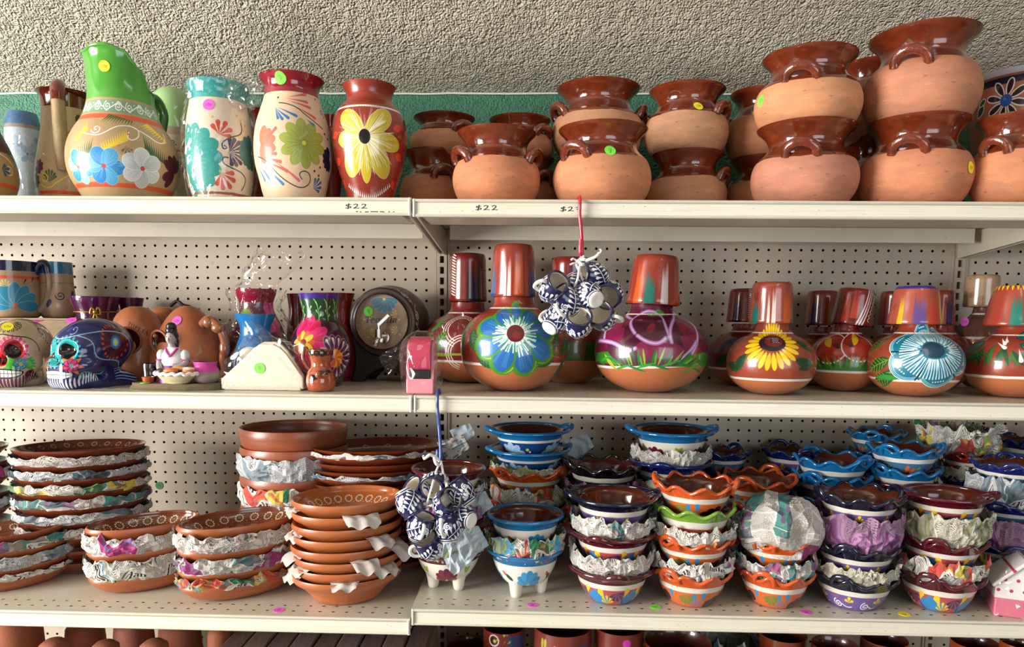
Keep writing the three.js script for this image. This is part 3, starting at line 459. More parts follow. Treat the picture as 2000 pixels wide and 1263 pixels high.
// pale green pitcher seen from behind
{
  const V = trace(338, 3.5, TL, [[168, 20], [182, 31], [205, 38], [240, 38], [275, 40], [320, 43], [365, 42], [390, 38]]);
  const tex = skin(V, 1.2, '#b3a184', (g, W, H) => { const y = p => V.m(338, p)[1]; band(g, W, y(246), y(262) - y(246), '#9a7f72'); for (let i = 0; i < 14; i++) { const x = -W / 2 + W * i / 14; spiral(g, x, y(278), 7, 1.4, i % 2 ? 0 : 3, i % 2 ? 1 : -1, '#1f1a1a', 1.6); } band(g, W, y(291), 4, '#c8492e'); for (let i = 0; i < 8; i++) flower(g, -W / 2 + W * i / 8, y(320), 18, 6, { c: '#e3d7c8', edge: '#3a2a24', core: '#b33a2c' }); });
  const o = vase('painted_pitcher', 'small pale green topped pitcher half hidden by the large green one', V, [['body', 0, V.tOf(246), painted(tex, 0.45, 0.4)], ['collar', V.tOf(246), 1, glaze(0x93b878, 0.2), 'pale green glaze']], { inner: glaze(0x93b878), cat: 'pitcher', depth: 0.05 });
  part('handle', earHandle(V.P, -2.4, V.P.H * 0.85, V.P.H * 0.45, 0.03, 0.008), glaze(0x93b878, 0.2), o);
}
// teal vase in film
{
  const V = trace(428, 11, TL, [[149, 60], [158, 61], [172, 59], [190, 55], [210, 57], [240, 63], [290, 67], [335, 66], [370, 61], [395, 55], [415, 48]]), k = V.k;
  const tex = skin(V, 1.7, '#d6c7b2', (g, W, H) => {
    const m = V.m;
    for (let i = 0; i < 9; i++) petal(g, ...m(372, 312), 70, 26, -1.75 + i * 0.42, '#1f9088', '#1a837c', 0.6); dot(g, ...m(372, 312), 30, '#1f9088'); rays(g, ...m(372, 310), 2, 44, 26, 'rgba(150,215,208,.5)', 0.7, rng(2));
    const f = (a, b, n, s, w, c, a0, a1) => fan(g, ...m(a, b), s * k, w * k, n, a0, a1, c);
    f(428, 262, 5, 26, 9, '#c8432e', -2.2, 0.1); f(432, 338, 5, 30, 9, '#c8432e', -0.1, 2.0); f(448, 296, 9, 32, 8, '#221f4a', -1.5, 1.4);
    stroke(g, [m(470, 240), m(476, 262), m(450, 268), m(432, 278), m(436, 292), m(446, 288), m(438, 284)], '#17151a', 2.2); stroke(g, [m(446, 308), m(436, 304), m(434, 318), m(452, 328), m(474, 338), m(482, 356), m(472, 372)], '#17151a', 2.2);
    for (const [a, b] of [[415, 228], [462, 226], [470, 236], [478, 246], [430, 334], [442, 334], [448, 298]]) dot(g, ...m(a, b), 2.6, '#b9a866');
    for (let i = 0; i < 8; i++) petal(g, ...m(490, 300), 34, 15, 1.4 + i * 0.45, '#1b6c6a'); waveBand(g, W, m(428, 374)[1], 5, '#8a4a24', 1.4, 3);
    for (const s of [-1, 1]) for (let i = 0; i < 9; i++) petal(g, s * 190, 110, 60, 24, i * 0.7, '#1f9088');
  });
  const o = vase('wrapped_vase', 'cream vase with teal rim and teal flower wrapped in shiny clear film', V, [['body', 0, V.tOf(190), painted(tex, 0.4, 0.5)], ['collar', V.tOf(190), 1, glaze(0x2e9692, 0.2), 'teal glazed rim']], { inner: glaze(0x2e9692), depth: 0.1 });
  const top = curveOf([...V.P.filter((_, i) => i % 4 === 0), [V.P[48][0] * 0.98, V.P.H + 0.002], [V.P[48][0] * 0.5, V.P.H + 0.006], [0.002, V.P.H + 0.004]], 60);
  part('film', foil(top, { grow: 0.0035, amp: 0.0045, seed: 9, f: 34 }), plastic, o, 'creased clear film');
  const knot = new THREE.SphereGeometry(0.03, 40, 30); { const p = knot.attributes.position; for (let i = 0; i < p.count; i++) { const x = p.getX(i), y = p.getY(i), z = p.getZ(i), q = 1 + 0.4 * (1 - 2 * Math.abs(nz(x * 60, y * 60, z * 60))); p.setXYZ(i, x * q * 0.9, y * q, z * q * 0.6); } knot.computeVertexNormals(); const e = onPlane(474, 176, 12.5); knot.translate(e.x - V.x, e.y - V.y, e.z - V.z); }
  part('film_bunch', knot, plastic, o);
  sticker(o, V.P, V.th(407, 204), V.yAt(407, 204), 0.0105, ST.pink());
}
// cream vase with a crimson rim and a green flower
{
  const V = trace(572, 11.4, TL, [[135, 63], [150, 60], [165, 56], [180, 52], [196, 54], [215, 60], [250, 71], [290, 76], [325, 74], [355, 67], [385, 60], [418, 50]]), k = V.k;
  const tex = skin(V, 1.8, '#dcbf9f', (g, W, H) => {
    const m = V.m; mottle(g, W, H, ['rgba(225,200,170,.25)', 'rgba(205,175,145,.2)'], 150, 6);
    for (let i = 0; i < 10; i++) petal(g, ...m(594, 279), 45 * k, 17 * k, i / 10 * TAU + 0.2, '#9aa544', '#8d9a3a', 0.7); rays(g, ...m(594, 279), 3, 36 * k, 44, 'rgba(110,112,36,.5)', 0.8, rng(3)); dot(g, ...m(594, 279), 4.2, '#cfcf45');
    for (const a of [-1.35, -0.85, -0.3, 0.3, 0.85, 1.4]) petal(g, ...m(510, 282), 34 * k, 14 * k, a, '#e06a44', '#d2552f', 1);
    const dr = (a, b, c, d, w, col) => { const p = m(a, b), q = m(c, d), L = Math.hypot(q[0] - p[0], q[1] - p[1]); drop(g, ...p, L, w, Math.atan2(q[1] - p[1], q[0] - p[0]), col); };
    for (const [a, b, c, d] of [[508, 300, 545, 242], [508, 302, 535, 282], [508, 302, 545, 300], [508, 306, 556, 318], [512, 312, 570, 338], [530, 310, 592, 360], [560, 190, 602, 184], [556, 192, 606, 202], [560, 196, 612, 214], [570, 204, 622, 236]]) dr(a, b, c, d, 6.5, '#cf5a5e');
    for (const [a, b, c, d] of [[538, 210, 544, 234], [538, 210, 554, 236], [538, 210, 568, 234], [540, 208, 586, 230], [500, 318, 506, 352], [502, 318, 520, 358], [504, 316, 534, 360], [506, 314, 562, 368], [598, 232, 614, 246]]) dr(a, b, c, d, 6, '#2f6fae');
    stroke(g, [m(545, 200), m(575, 204), m(600, 228), m(630, 252)], '#1c1a20', 1.8); stroke(g, [m(504, 306), m(520, 310), m(545, 345), m(585, 370), m(606, 360), m(606, 340), m(594, 332), m(582, 340), m(590, 350)], '#1c1a20', 1.8); spiral(g, ...m(628, 222), 9, 1.2, 0, 1, '#1c1a20', 1.6);
    for (const [a, b] of [[543, 190], [615, 194], [624, 194], [634, 262], [640, 272], [625, 327], [614, 334], [622, 343]]) dot(g, ...m(a, b), 2.2, '#1c1a20');
    for (let i = 0; i < 7; i++) petal(g, ...m(643, 312), 24, 10, 1.3 + i * 0.5, '#1a1b3e'); fan(g, ...m(612, 368), 26, 6, 5, -1.4, 0.2, '#2f5f8e');
    for (const s of [-1, 1]) { for (let i = 0; i < 10; i++) petal(g, s * 185, 90, 45, 17, i / 10 * TAU, '#2b4a8a'); }
  });
  const o = vase('flower_vase', 'cream vase with glossy crimson rim and olive green flower', V, [['body', 0, V.tOf(178), painted(tex, 0.5, 0.25)], ['collar', V.tOf(178), 1, glaze(0x8a1226, 0.15), 'crimson glazed rim']], { inner: glaze(0x8a1226), depth: 0.1 });
  sticker(o, V.P, V.th(548, 153), V.yAt(548, 153), 0.011, ST.green());
}
// red vase with a large yellow flower
{
  const V = trace(722, 11, TL, [[153, 51], [172, 48], [190, 43], [200, 43], [208, 50], [222, 62], [245, 70], [275, 72], [310, 68], [345, 58], [375, 48], [418, 42]]), k = V.k;
  const tex = skin(V, 1.8, '#8e2c1e', (g, W, H) => {
    const m = V.m, R = rng(8); mottle(g, W, H, ['rgba(120,30,20,.3)', 'rgba(170,60,40,.2)'], 120, 2);
    waveBand(g, W, m(722, 204)[1], 5, '#e8e0d4', 0.5, 2); for (let i = 0; i < 12; i++) { const p = m(700 + i * 5, 206); stroke(g, [[p[0], p[1] + 2], [p[0] + 2, p[1] - 1], [p[0] + 4, p[1] + 2]], '#1c1614', 0.7); }
    for (const [a, b, an] of [[768, 252, -0.3], [772, 300, 0.4], [765, 352, 0.7], [660, 260, 3], [664, 310, 2.8], [672, 352, 2.4]]) leaf(g, ...m(a, b), 26, 14, an, '#d8401c');
    for (const s of [-1, 1]) for (const q of [0.4, 0.2, 0, -0.2]) leaf(g, s * 115, 100 + q * 90, 50, 20, Math.PI / 2 - s * 0.5 + q, '#1d4a2a', '#3f7a44');
    const c = m(712, 266);
    for (const [a, L, w] of [[1.57, 86, 20], [-2.35, 70, 30], [-0.8, 74, 30], [3.05, 60, 25], [0.15, 76, 26], [2.15, 86, 32], [0.95, 90, 32]]) { petal(g, ...c, L * k * 0.95, w * k, a, '#c9b32c', '#d9d2a0', 1); for (let i = 0; i < 18; i++) { const b = a + (R() - 0.5) * 0.75, q = (0.55 + 0.4 * R()) * L * k * 0.85; g.strokeStyle = ['#a8921c', '#efe9d2', '#e6d25a', '#f4f0e0'][i % 4]; g.lineWidth = 0.9; g.beginPath(); g.moveTo(c[0] + 6 * Math.cos(b), c[1] + 6 * Math.sin(b)); g.lineTo(c[0] + q * Math.cos(b), c[1] + q * Math.sin(b)); g.stroke(); } }
    rays(g, ...c, 6, 64, 90, 'rgba(245,240,225,.7)', 0.6, R, 0.5);
    for (let i = 0; i < 22; i++) { const f = i / 21, p = m(682 + 78 * f, 356 + 20 * Math.sin(f * Math.PI)); drop(g, p[0], p[1], 11, 4.4, Math.PI / 2 - (f - 0.5) * 1.2, '#efe6ea'); }
    g.fillStyle = '#15110f'; g.beginPath(); g.ellipse(c[0], c[1], 11, 13.5, 0, 0, TAU); g.fill();
  });
  vase('flower_vase', 'glossy red vase with one large yellow flower and dark centre', V, [['body', 0, V.tOf(201), painted(tex, 0.24, 0.9)], ['collar', V.tOf(201), 1, plain(0x8c2e1e, 0.3, { clearcoat: 0.5, clearcoatRoughness: 0.2 }), 'plain red-brown neck']], { inner: plain(0x8c2e1e, 0.4), depth: 0.1 });
}
// red vases standing behind
for (const [cx, top, r, c, lab] of [[508, 209, 30, 0x8c1a18, 'red vase hidden between the wrapped vase and the cream vase'], [645, 222, 20, 0x8a1c16, 'red vase hidden behind the cream vase with the olive flower'], [702, 197, 20, 0x5a2418, 'brown vase hidden behind the yellow flower vase']]) {
  const V = trace(cx, 4, TL, [[top, r], [top + 12, r * 0.94], [top + 28, r * 0.8], [top + 45, r * 0.86], [top + 80, r * 1.15], [top + 120, r * 1.1], [395, r * 0.8]]);
  vase('plain_vase', lab, V, [['body', 0, 0.85, plain(c, 0.4)], ['rim', 0.85, 1, glaze(c, 0.2)]], { inner: glaze(c), depth: 0.06 });
}

// ---------------------------------------------------------------- top shelf: glazed clay cooking pots
const POT = [[0, 0], [0.4, 0.002], [0.56, 0.012], [0.75, 0.07], [0.92, 0.2], [1, 0.37], [0.98, 0.5], [0.9, 0.61], [0.77, 0.69], [0.69, 0.765], [0.71, 0.85], [0.8, 0.93], [0.9, 0.985], [0.905, 1]];
function clayPot(cx, z, Rpx, rimPy, baseY, label, { handles = [-0.5, 2.65], tone = 0xc98058, gl = 0x84381e, seed = 1, line = 0.62, rimR = 1, group, tilt = 0 } = {}) {
  const k = mmpp(z), Rb = Rpx * k * offAxis(cx), c = onPlane(cx, rimPy + 60, z), H = onPlane(cx, rimPy, z + Rb * 0.9 * rimR / IN).y - baseY;
  const P = curveOf(POT.map(([r, y]) => [r * Rb * (y > 0.7 ? 1 + (rimR - 1) * (y - 0.7) / 0.3 : 1), y * H]), 48);
  const o = thing('clay_pot', label, 'pot', [c.x, baseY, z * IN], 0, group); o.rotation.z = tilt;
  let tl = 0; for (let i = 20; i < 48; i++) if (P[i][1] < line * H) tl = i / 48;
  const edge = th => tl + 0.022 * nz(Math.sin(th) * 1.4 + seed * 3, Math.cos(th) * 1.4, seed) + 0.008 * nz(Math.sin(th) * 7, Math.cos(th) * 7, seed);
  const w = lumpy(0.012, 1.2, seed * 1.7), G = potGlaze(gl);
  part('body', rev(P, { t0: 0, t1: edge, nx: 56, ny: 22, warp: w }), clay(tone), o, 'bare clay body');
  part('neck', rev(P, { t0: edge, t1: 1, nx: 56, ny: 18, warp: w }), G, o, 'brown glazed neck and rim');
  part('interior', rev(inside(P, 0.007, H * 0.7), { nx: 40, ny: 16, warp: w }), G, o);
  for (const a of handles) {   // strap arch standing on the shoulder
    const y0 = 0.6 * H, r0 = wallR(P, y0) * 0.985, d = 0.3; const q = (th, r, y) => [r * Math.sin(th), y, r * Math.cos(th)];
    part('handle', tube([q(a - d, r0, y0 - 0.02 * H), q(a - d * 0.9, r0 * 1.06, y0 + 0.06 * H), q(a - d * 0.35, r0 * 1.1, y0 + 0.118 * H), q(a + d * 0.35, r0 * 1.09, y0 + 0.112 * H), q(a + d * 0.9, r0 * 1.05, y0 + 0.05 * H), q(a + d * 1.05, r0 * 0.98, y0 - 0.025 * H)], 0.0094, 26, 9), G, o);
  }
  o.userData.P = undefined; o.P = P; o.rimY = baseY + H; o.H = H;
  return o;
}
const seat = (p, f = 0.1) => p.rimY - p.H * f;   // where a pot stacked in another one's mouth stands
{
  const lab = (p, s) => s; let p;
  // front row
  p = clayPot(970, 10.8, 83, 240, TR, 'small clay pot with dark glazed rim standing alone beside the yellow flower vase', { handles: [-1.0, 1.25], seed: 1, rimR: 1.0, tone: 0xd88c64 });
  p = clayPot(1177, 11.2, 93, 231, TR, 'clay pot with a green sticker on its glazed shoulder', { handles: [-0.72, 2.4], seed: 2, tone: 0xd69068 });
  sticker(p, p.P, 0.08, p.H * 0.64, 0.0105, ST.green());
  p = clayPot(1573, 11, 102, 226, TR, 'rosy clay pot under the pot with the green sticker on its side', { handles: [-0.42, 2.7], seed: 3, tone: 0xcc8a70, line: 0.6, rimR: 1.02 });
  p = clayPot(1580, 11, 101, 80, seat(p), 'clay pot with a green sticker on its side stacked on a rosy pot', { handles: [-0.5, 2.6], seed: 4, tone: 0xde9c70, line: 0.6, rimR: 0.98 });
  sticker(p, p.P, -1.35, p.H * 0.42, 0.011, ST.green());
  p = clayPot(1790, 11.3, 110, 215, TR, 'clay pot with a yellow sticker under the tallest stacked pot', { handles: [-0.6, 2.5], seed: 5, tone: 0xd68c68, line: 0.63 });
  sticker(p, p.P, 0.64, p.H * 0.42, 0.011, ST.yellow());
  p = clayPot(1803, 11.3, 113, 33, seat(p), 'tallest stacked clay pot with a pale rubbed patch and shiny rim', { handles: [-0.66, 2.5], seed: 6, tone: 0xcc8a6a, line: 0.66, rimR: 1.02 });
  sticker(p, p.P, 1.25, p.H * 0.53, 0.011, ST.green());
  p = clayPot(1987, 13.2, 91, 212, TR, 'clay pot with a fat dark handle beside the decorated basin', { handles: [-1.05, 2.1], seed: 7, tone: 0xd28a64, line: 0.6 });
  // back row
  p = clayPot(850, 4.2, 68, 286, TR, 'shadowed clay pot standing under another one behind the lone small pot', { handles: [0.4, 3.5], seed: 8, tone: 0xc8845c });
  p = clayPot(868, 4.2, 65, 215, seat(p), 'clay pot stacked second behind the lone small pot', { handles: [0.75, 3.9], seed: 9, tone: 0xce9268 });
  p = clayPot(1027, 3.6, 60, 300, TR, 'shadowed clay pot low behind the gap between two front pots', { handles: [0.7, 3.8], seed: 10, tone: 0xcc8a60 });
  p = clayPot(1015, 3.6, 64, 219, seat(p), 'clay pot stacked behind with a raised handle showing green wall through it', { handles: [0.85, 4.0], seed: 11, tone: 0xcc8c64 });
  p = clayPot(1170, 3.8, 84, 288, TR, 'hidden clay pot carrying the high one behind the green stickered pot', { handles: [-1.3, 1.5], seed: 12, tone: 0xce8e66 });
  p = clayPot(1168, 3.8, 86, 148, seat(p), 'high clay pot with two spread handles behind the green stickered pot', { handles: [-1.25, 1.5], seed: 13, tone: 0xd69c74, line: 0.6 });
  p = clayPot(1342, 5.4, 76, 287, TR, 'clay pot in shadow under the one with a yellow sticker on its shoulder', { handles: [1.1, 4.2], seed: 14, tone: 0xce946e });
  p = clayPot(1341, 5.4, 79, 154, seat(p), 'clay pot with a yellow sticker on its glazed shoulder', { handles: [0.95, 4.1], seed: 15, tone: 0xd29e78, line: 0.6 });
  sticker(p, p.P, 0.12, p.H * 0.655, 0.0095, ST.yellow());
  p = clayPot(1490, 3.9, 72, 298, TR, 'clay pot half hidden at the bottom behind the rosy pot', { handles: [0.6, 3.7], seed: 16, tone: 0xc88860 });
  p = clayPot(1492, 3.9, 72, 163, seat(p), 'clay pot half hidden behind the stacked pot with the green side sticker', { handles: [0.8, 3.9], seed: 17, tone: 0xcc8c66 });
  sticker(p, p.P, -0.5, p.H * 0.66, 0.0095, ST.yellow());
  p = clayPot(1700, 3.6, 66, 258, TR, 'dark clay pot low between the two tall front stacks', { handles: [-0.2, 2.9], seed: 18, tone: 0xc4805a });
  p = clayPot(1698, 3.6, 66, 108, seat(p), 'dark clay pot high between the two tall front stacks', { handles: [-0.2, 2.9], seed: 19, tone: 0xc6845c });
}
// decorated basin at the right
{
  const V = trace(2003, 5.2, TR, [[118, 124], [132, 126], [146, 122], [158, 114], [190, 112], [230, 108], [280, 98], [340, 80], [395, 62]]), k = V.k;
  const tex = skin(V, 1.4, '#b96a4e', (g, W, H) => {
    const m = V.m, y = p => m(2003, p)[1]; band(g, W, 0, y(138), '#c4c2c6'); band(g, W, y(142), 14, '#1d2034'); band(g, W, y(138), 4, '#a0584a');
    for (const off of [0, -160, 160, 320]) { const c = m(1965, 196); c[0] += off; for (let i = 0; i < 8; i++) { const a = i / 8 * TAU + 0.25; petal(g, c[0] + 9 * Math.cos(a), c[1] + 9 * Math.sin(a), 34, 11, a, '#2a1714', '#f1ebe4', 2.6); } dot(g, ...c, 12, '#2c5aa6'); dot(g, c[0] - 3, c[1] - 3, 3, '#5a82c0'); const e = m(1910, 232); petal(g, e[0] + off, e[1], 28, 12, -0.9, '#1f4a2e', '#efe9e0', 2); petal(g, e[0] + off + 6, e[1] - 22, 20, 9, -0.6, '#1f4a2e', '#efe9e0', 2); }
  });
  vase('decorated_basin', 'wide terracotta basin with grey rim and white outlined flower', V, [['body', 0, 1, painted(tex, 0.35, 0.6)]], { inner: glaze(0x9a4a30), cat: 'basin', depth: 0.1, th: 0.012 });
}
// ---------------------------------------------------------------- middle shelf: painted water jugs with cup lids
const M = SHELF.mid;
const JUGF = [[-0.04, 0.36], [0.06, 0.39], [0.12, 0.5], [0.18, 0.69], [0.28, 0.87], [0.41, 0.98], [0.575, 1], [0.71, 0.955], [0.82, 0.84], [0.9, 0.69], [0.955, 0.52], [0.985, 0.4], [1, 0.36]];
function waterJug({ cx, z, R, yN, yB, yW, label, bg = '#8a3020', draw, tiltW = 0, cup, seed = 1, ppm = 1.5, clayTint = '#b3683f', shelfY = M }) {
  const V = trace(cx, z, shelfY, JUGF.map(([f, r]) => [yN + f * (yB - yN), r * R]), 0, yB); V.px = cx; const k = V.k;
  const tex = skin(V, ppm, bg, (g, W, H) => {
    mottle(g, W, H, ['rgba(120,36,22,.25)', 'rgba(165,70,48,.18)'], 90, seed); const y = p => V.m(cx, p)[1];
    const edge = i => y(yW) + tiltW * 6 * Math.sin((i / 60 - 0.5) * TAU) + 1.6 * nz(i * 0.25, seed); g.fillStyle = clayTint; g.beginPath(); g.moveTo(-W / 2, H + 2); for (let i = 0; i <= 60; i++) g.lineTo(-W / 2 + W * i / 60, edge(i)); g.lineTo(W / 2, H + 2); g.fill();
    mottle(g, W, H, ['rgba(190,120,80,.12)', 'rgba(120,60,35,.12)'], 60, seed + 3); specks(g, W, H, 'rgba(60,25,15,.35)', 40, seed, 0.8);
    g.strokeStyle = '#e4dcd6'; g.lineWidth = 5.5; g.beginPath(); for (let i = 0; i <= 60; i++) g[i ? 'lineTo' : 'moveTo'](-W / 2 + W * i / 60, edge(i)); g.stroke();
    draw?.(g, V, W, H, k);
    waveBand(g, W, y(yN + 0.1 * (yB - yN)) - 2, 4.5, '#e6ddd2', 0.5, seed); for (let i = -9; i < 9; i++) { const x = i * 6 + 2, yy = y(yN + 0.1 * (yB - yN)); if (i % 4) stroke(g, [[x, yy + 1], [x + 2, yy - 1.2], [x + 4, yy + 1.2]], '#241815', 0.7); }
  });
  const o = thing('water_jug', label, 'jug', [V.x, V.y, V.z]);
  part('body', rev(V.P, { nx: 56, ny: 36 }), painted(tex, 0.3, 0.75), o);
  part('mouth', rev(inside(V.P, 0.004, 0.05), { nx: 32, ny: 8 }), clay(0x8a3a26), o);
  // cup turned over the neck
  const c = { dx: 0, rT: 0.37, rB: 0.43, bg: '#8f3322', strokes: [], tilt: 0, ...cup };
  const cxx = cx + c.dx, ka = mmpp(z) * offAxis(cx), y0 = onPlane(cxx, c.yb, z).y, y1 = onPlane(cxx, c.yt, z + c.rT * R * ka / IN * 0.4).y, rb = c.rB * R * ka, rt = c.rT * R * ka, h = y1 - y0;
  const CP = curveOf([[rb * 0.93, 0.001], [rb, 0], [rb * 1.005, 0.003], [rb * 0.7 + rt * 0.3, h * 0.3], [rb * 0.3 + rt * 0.7, h * 0.7], [rt, h * 0.92], [rt * 0.94, h * 0.98], [rt * 0.7, h], [0, h]], 40);
  const ct = skin({ R: CP.R, L: CP.L }, 1.5, c.bg, (g, W, H) => {
    mottle(g, W, H, ['rgba(110,30,20,.25)', 'rgba(180,80,55,.18)'], 50, seed + 9);
    const x = f => Math.asin(Math.max(-1, Math.min(1, f))) * CP.R * 1000, yTop = H * (rt / CP.L * 0.9), yBot = H * 0.985;
    const R2 = rng(seed + 4);
    for (const [f, w, col, a = 0, b = 1] of c.strokes) { const xx = x(f), n = 5; for (let i = 0; i < n; i++) { const q = xx + (i - 2) * w / 5, t0 = yTop + (yBot - yTop) * (a + 0.22 * R2()); g.fillStyle = col; g.globalAlpha = 0.85; g.beginPath(); g.moveTo(q, t0); g.quadraticCurveTo(q + w * 0.2, (t0 + yBot) / 2, q + w * 0.18, yTop + (yBot - yTop) * b); g.lineTo(q - w * 0.18, yTop + (yBot - yTop) * b); g.quadraticCurveTo(q - w * 0.12, (t0 + yBot) / 2, q, t0); g.fill(); } }
    g.globalAlpha = 1; c.draw?.(g, W, H, yTop, yBot, x);
  });
  const u = thing('clay_cup', c.label, 'cup', [onPlane(cxx, c.yb, z).x, y0, z * IN]); u.rotation.z = c.tilt;
  part('wall', rev(CP, { nx: 48, ny: 24 }), painted(ct, 0.26, 0.9), u);
  part('inside', rev(curveOf([[rb * 0.93, 0.001], [rb * 0.6 + rt * 0.3, h * 0.35], [rb * 0.2 + rt * 0.68, h * 0.75], [rt * 0.8, h * 0.9], [0, h * 0.93]], 16), { nx: 32, ny: 8 }), clay(0x8a3a26), u);
  if (c.sticker) sticker(o, V.P, ...c.sticker(V));
  return { o, V };
}
const W_ = '#efe9e4', OR = '#cf5a1e', BL = '#1f4d92', TE = '#127a6e', YE = '#d6b21c', PU = '#3c2f7e', RE = '#c8301e', DK = '#161227';
const hatch = (side, n, c) => (g, W, H, a, b, x) => { for (let i = 0; i < n; i++) { const y = a + (b - a) * (0.05 + 0.85 * i / n); g.save(); g.translate(x(side), y); g.rotate(0.35); g.fillStyle = c; g.beginPath(); g.ellipse(0, 0, 8.5, 1.5, 0, 0, TAU); g.fill(); g.restore(); } };
// front: big blue flower
waterJug({ cx: 1003, z: 11.6, R: 103, yN: 583, yB: 765, yW: 713, seed: 1, label: 'water jug with a huge blue flower edged in lime green', ppm: 1.8,
  draw: (g, V, W, H, k) => {
    const m = V.m, c = m(1007, 650), R = rng(3);
    for (const [a, b, an] of [[925, 640, 1.2], [930, 690, 0.6], [1085, 640, 2.0], [1085, 690, 2.6]]) leaf(g, ...m(a, b), 50, 24, an, '#1c4a2c', '#3d7a46'); for (const s of [-1, 1]) for (let i = 0; i < 5; i++) leaf(g, s * (130 + i * 30), 150 - (i % 2) * 40, 60, 26, Math.PI / 2 * s + i, '#1c4a2c', '#3d7a46');
    for (let i = 0; i < 9; i++) { const a = i / 9 * TAU - 1.5; const x = c[0] + 57 * k * Math.cos(a) * 1.0, y = c[1] + 54 * k * Math.sin(a); g.fillStyle = '#3f8c22'; g.beginPath(); g.ellipse(x, y, 34, 29, a, 0, TAU); g.fill(); g.fillStyle = '#9db528'; g.beginPath(); g.ellipse(x + 2, y + 2, 28, 24, a, 0, TAU); g.fill(); }
    for (let i = 0; i < 9; i++) { const a = i / 9 * TAU - 1.5, x = c[0] + 55 * k * Math.cos(a), y = c[1] + 52 * k * Math.sin(a); petal(g, ...c, 60 * k, 20 * k, a, '#1f62a8'); g.fillStyle = i % 3 ? '#1f62a8' : '#2570b4'; g.beginPath(); g.ellipse(x, y, 27 * k, 19 * k, a, 0, TAU); g.fill(); g.strokeStyle = '#3a8a2a'; g.lineWidth = 4.5; g.beginPath(); g.ellipse(x, y, 29 * k, 20.5 * k, a, -2.3, 2.3); g.stroke(); for (let j = 0; j < 8; j++) { const b = a + (R() - 0.5) * 0.5; g.strokeStyle = 'rgba(70,150,200,.45)'; g.lineWidth = 1.6; g.beginPath(); g.moveTo(c[0] + 30 * Math.cos(b), c[1] + 30 * Math.sin(b)); g.lineTo(c[0] + 70 * Math.cos(b), c[1] + 70 * Math.sin(b)); g.stroke(); } }
    dot(g, ...c, 34 * k, '#1a7f7c'); rays(g, ...c, 12 * k, 46 * k, 60, '#dff0e4', 2.6, R, 0.4); rays(g, ...c, 12 * k, 38 * k, 50, '#3f9c84', 1.3, R, 0.5); rays(g, ...c, 12 * k, 26 * k, 60, '#f2f4ea', 2, R, 0.3);
    dot(g, ...c, 17 * k, '#5c1218'); specks(g, 0, 0, '#000', 0, 1); dot(g, c[0] + 2, c[1] + 4, 8, '#7a1c22');
  },
  cup: { yb: 581, yt: 476, rB: 0.425, rT: 0.37, label: 'clay cup with white and orange strokes on the blue flower jug', strokes: [[-0.92, 20, BL, 0.35], [-0.36, 5, W_, 0.15, 0.98], [-0.18, 7, W_, 0.1, 0.98], [0.25, 18, OR, 0.05, 0.95], [0.86, 22, BL, 0.3], [0.6, 8, '#b05a3a', 0.1]] } });
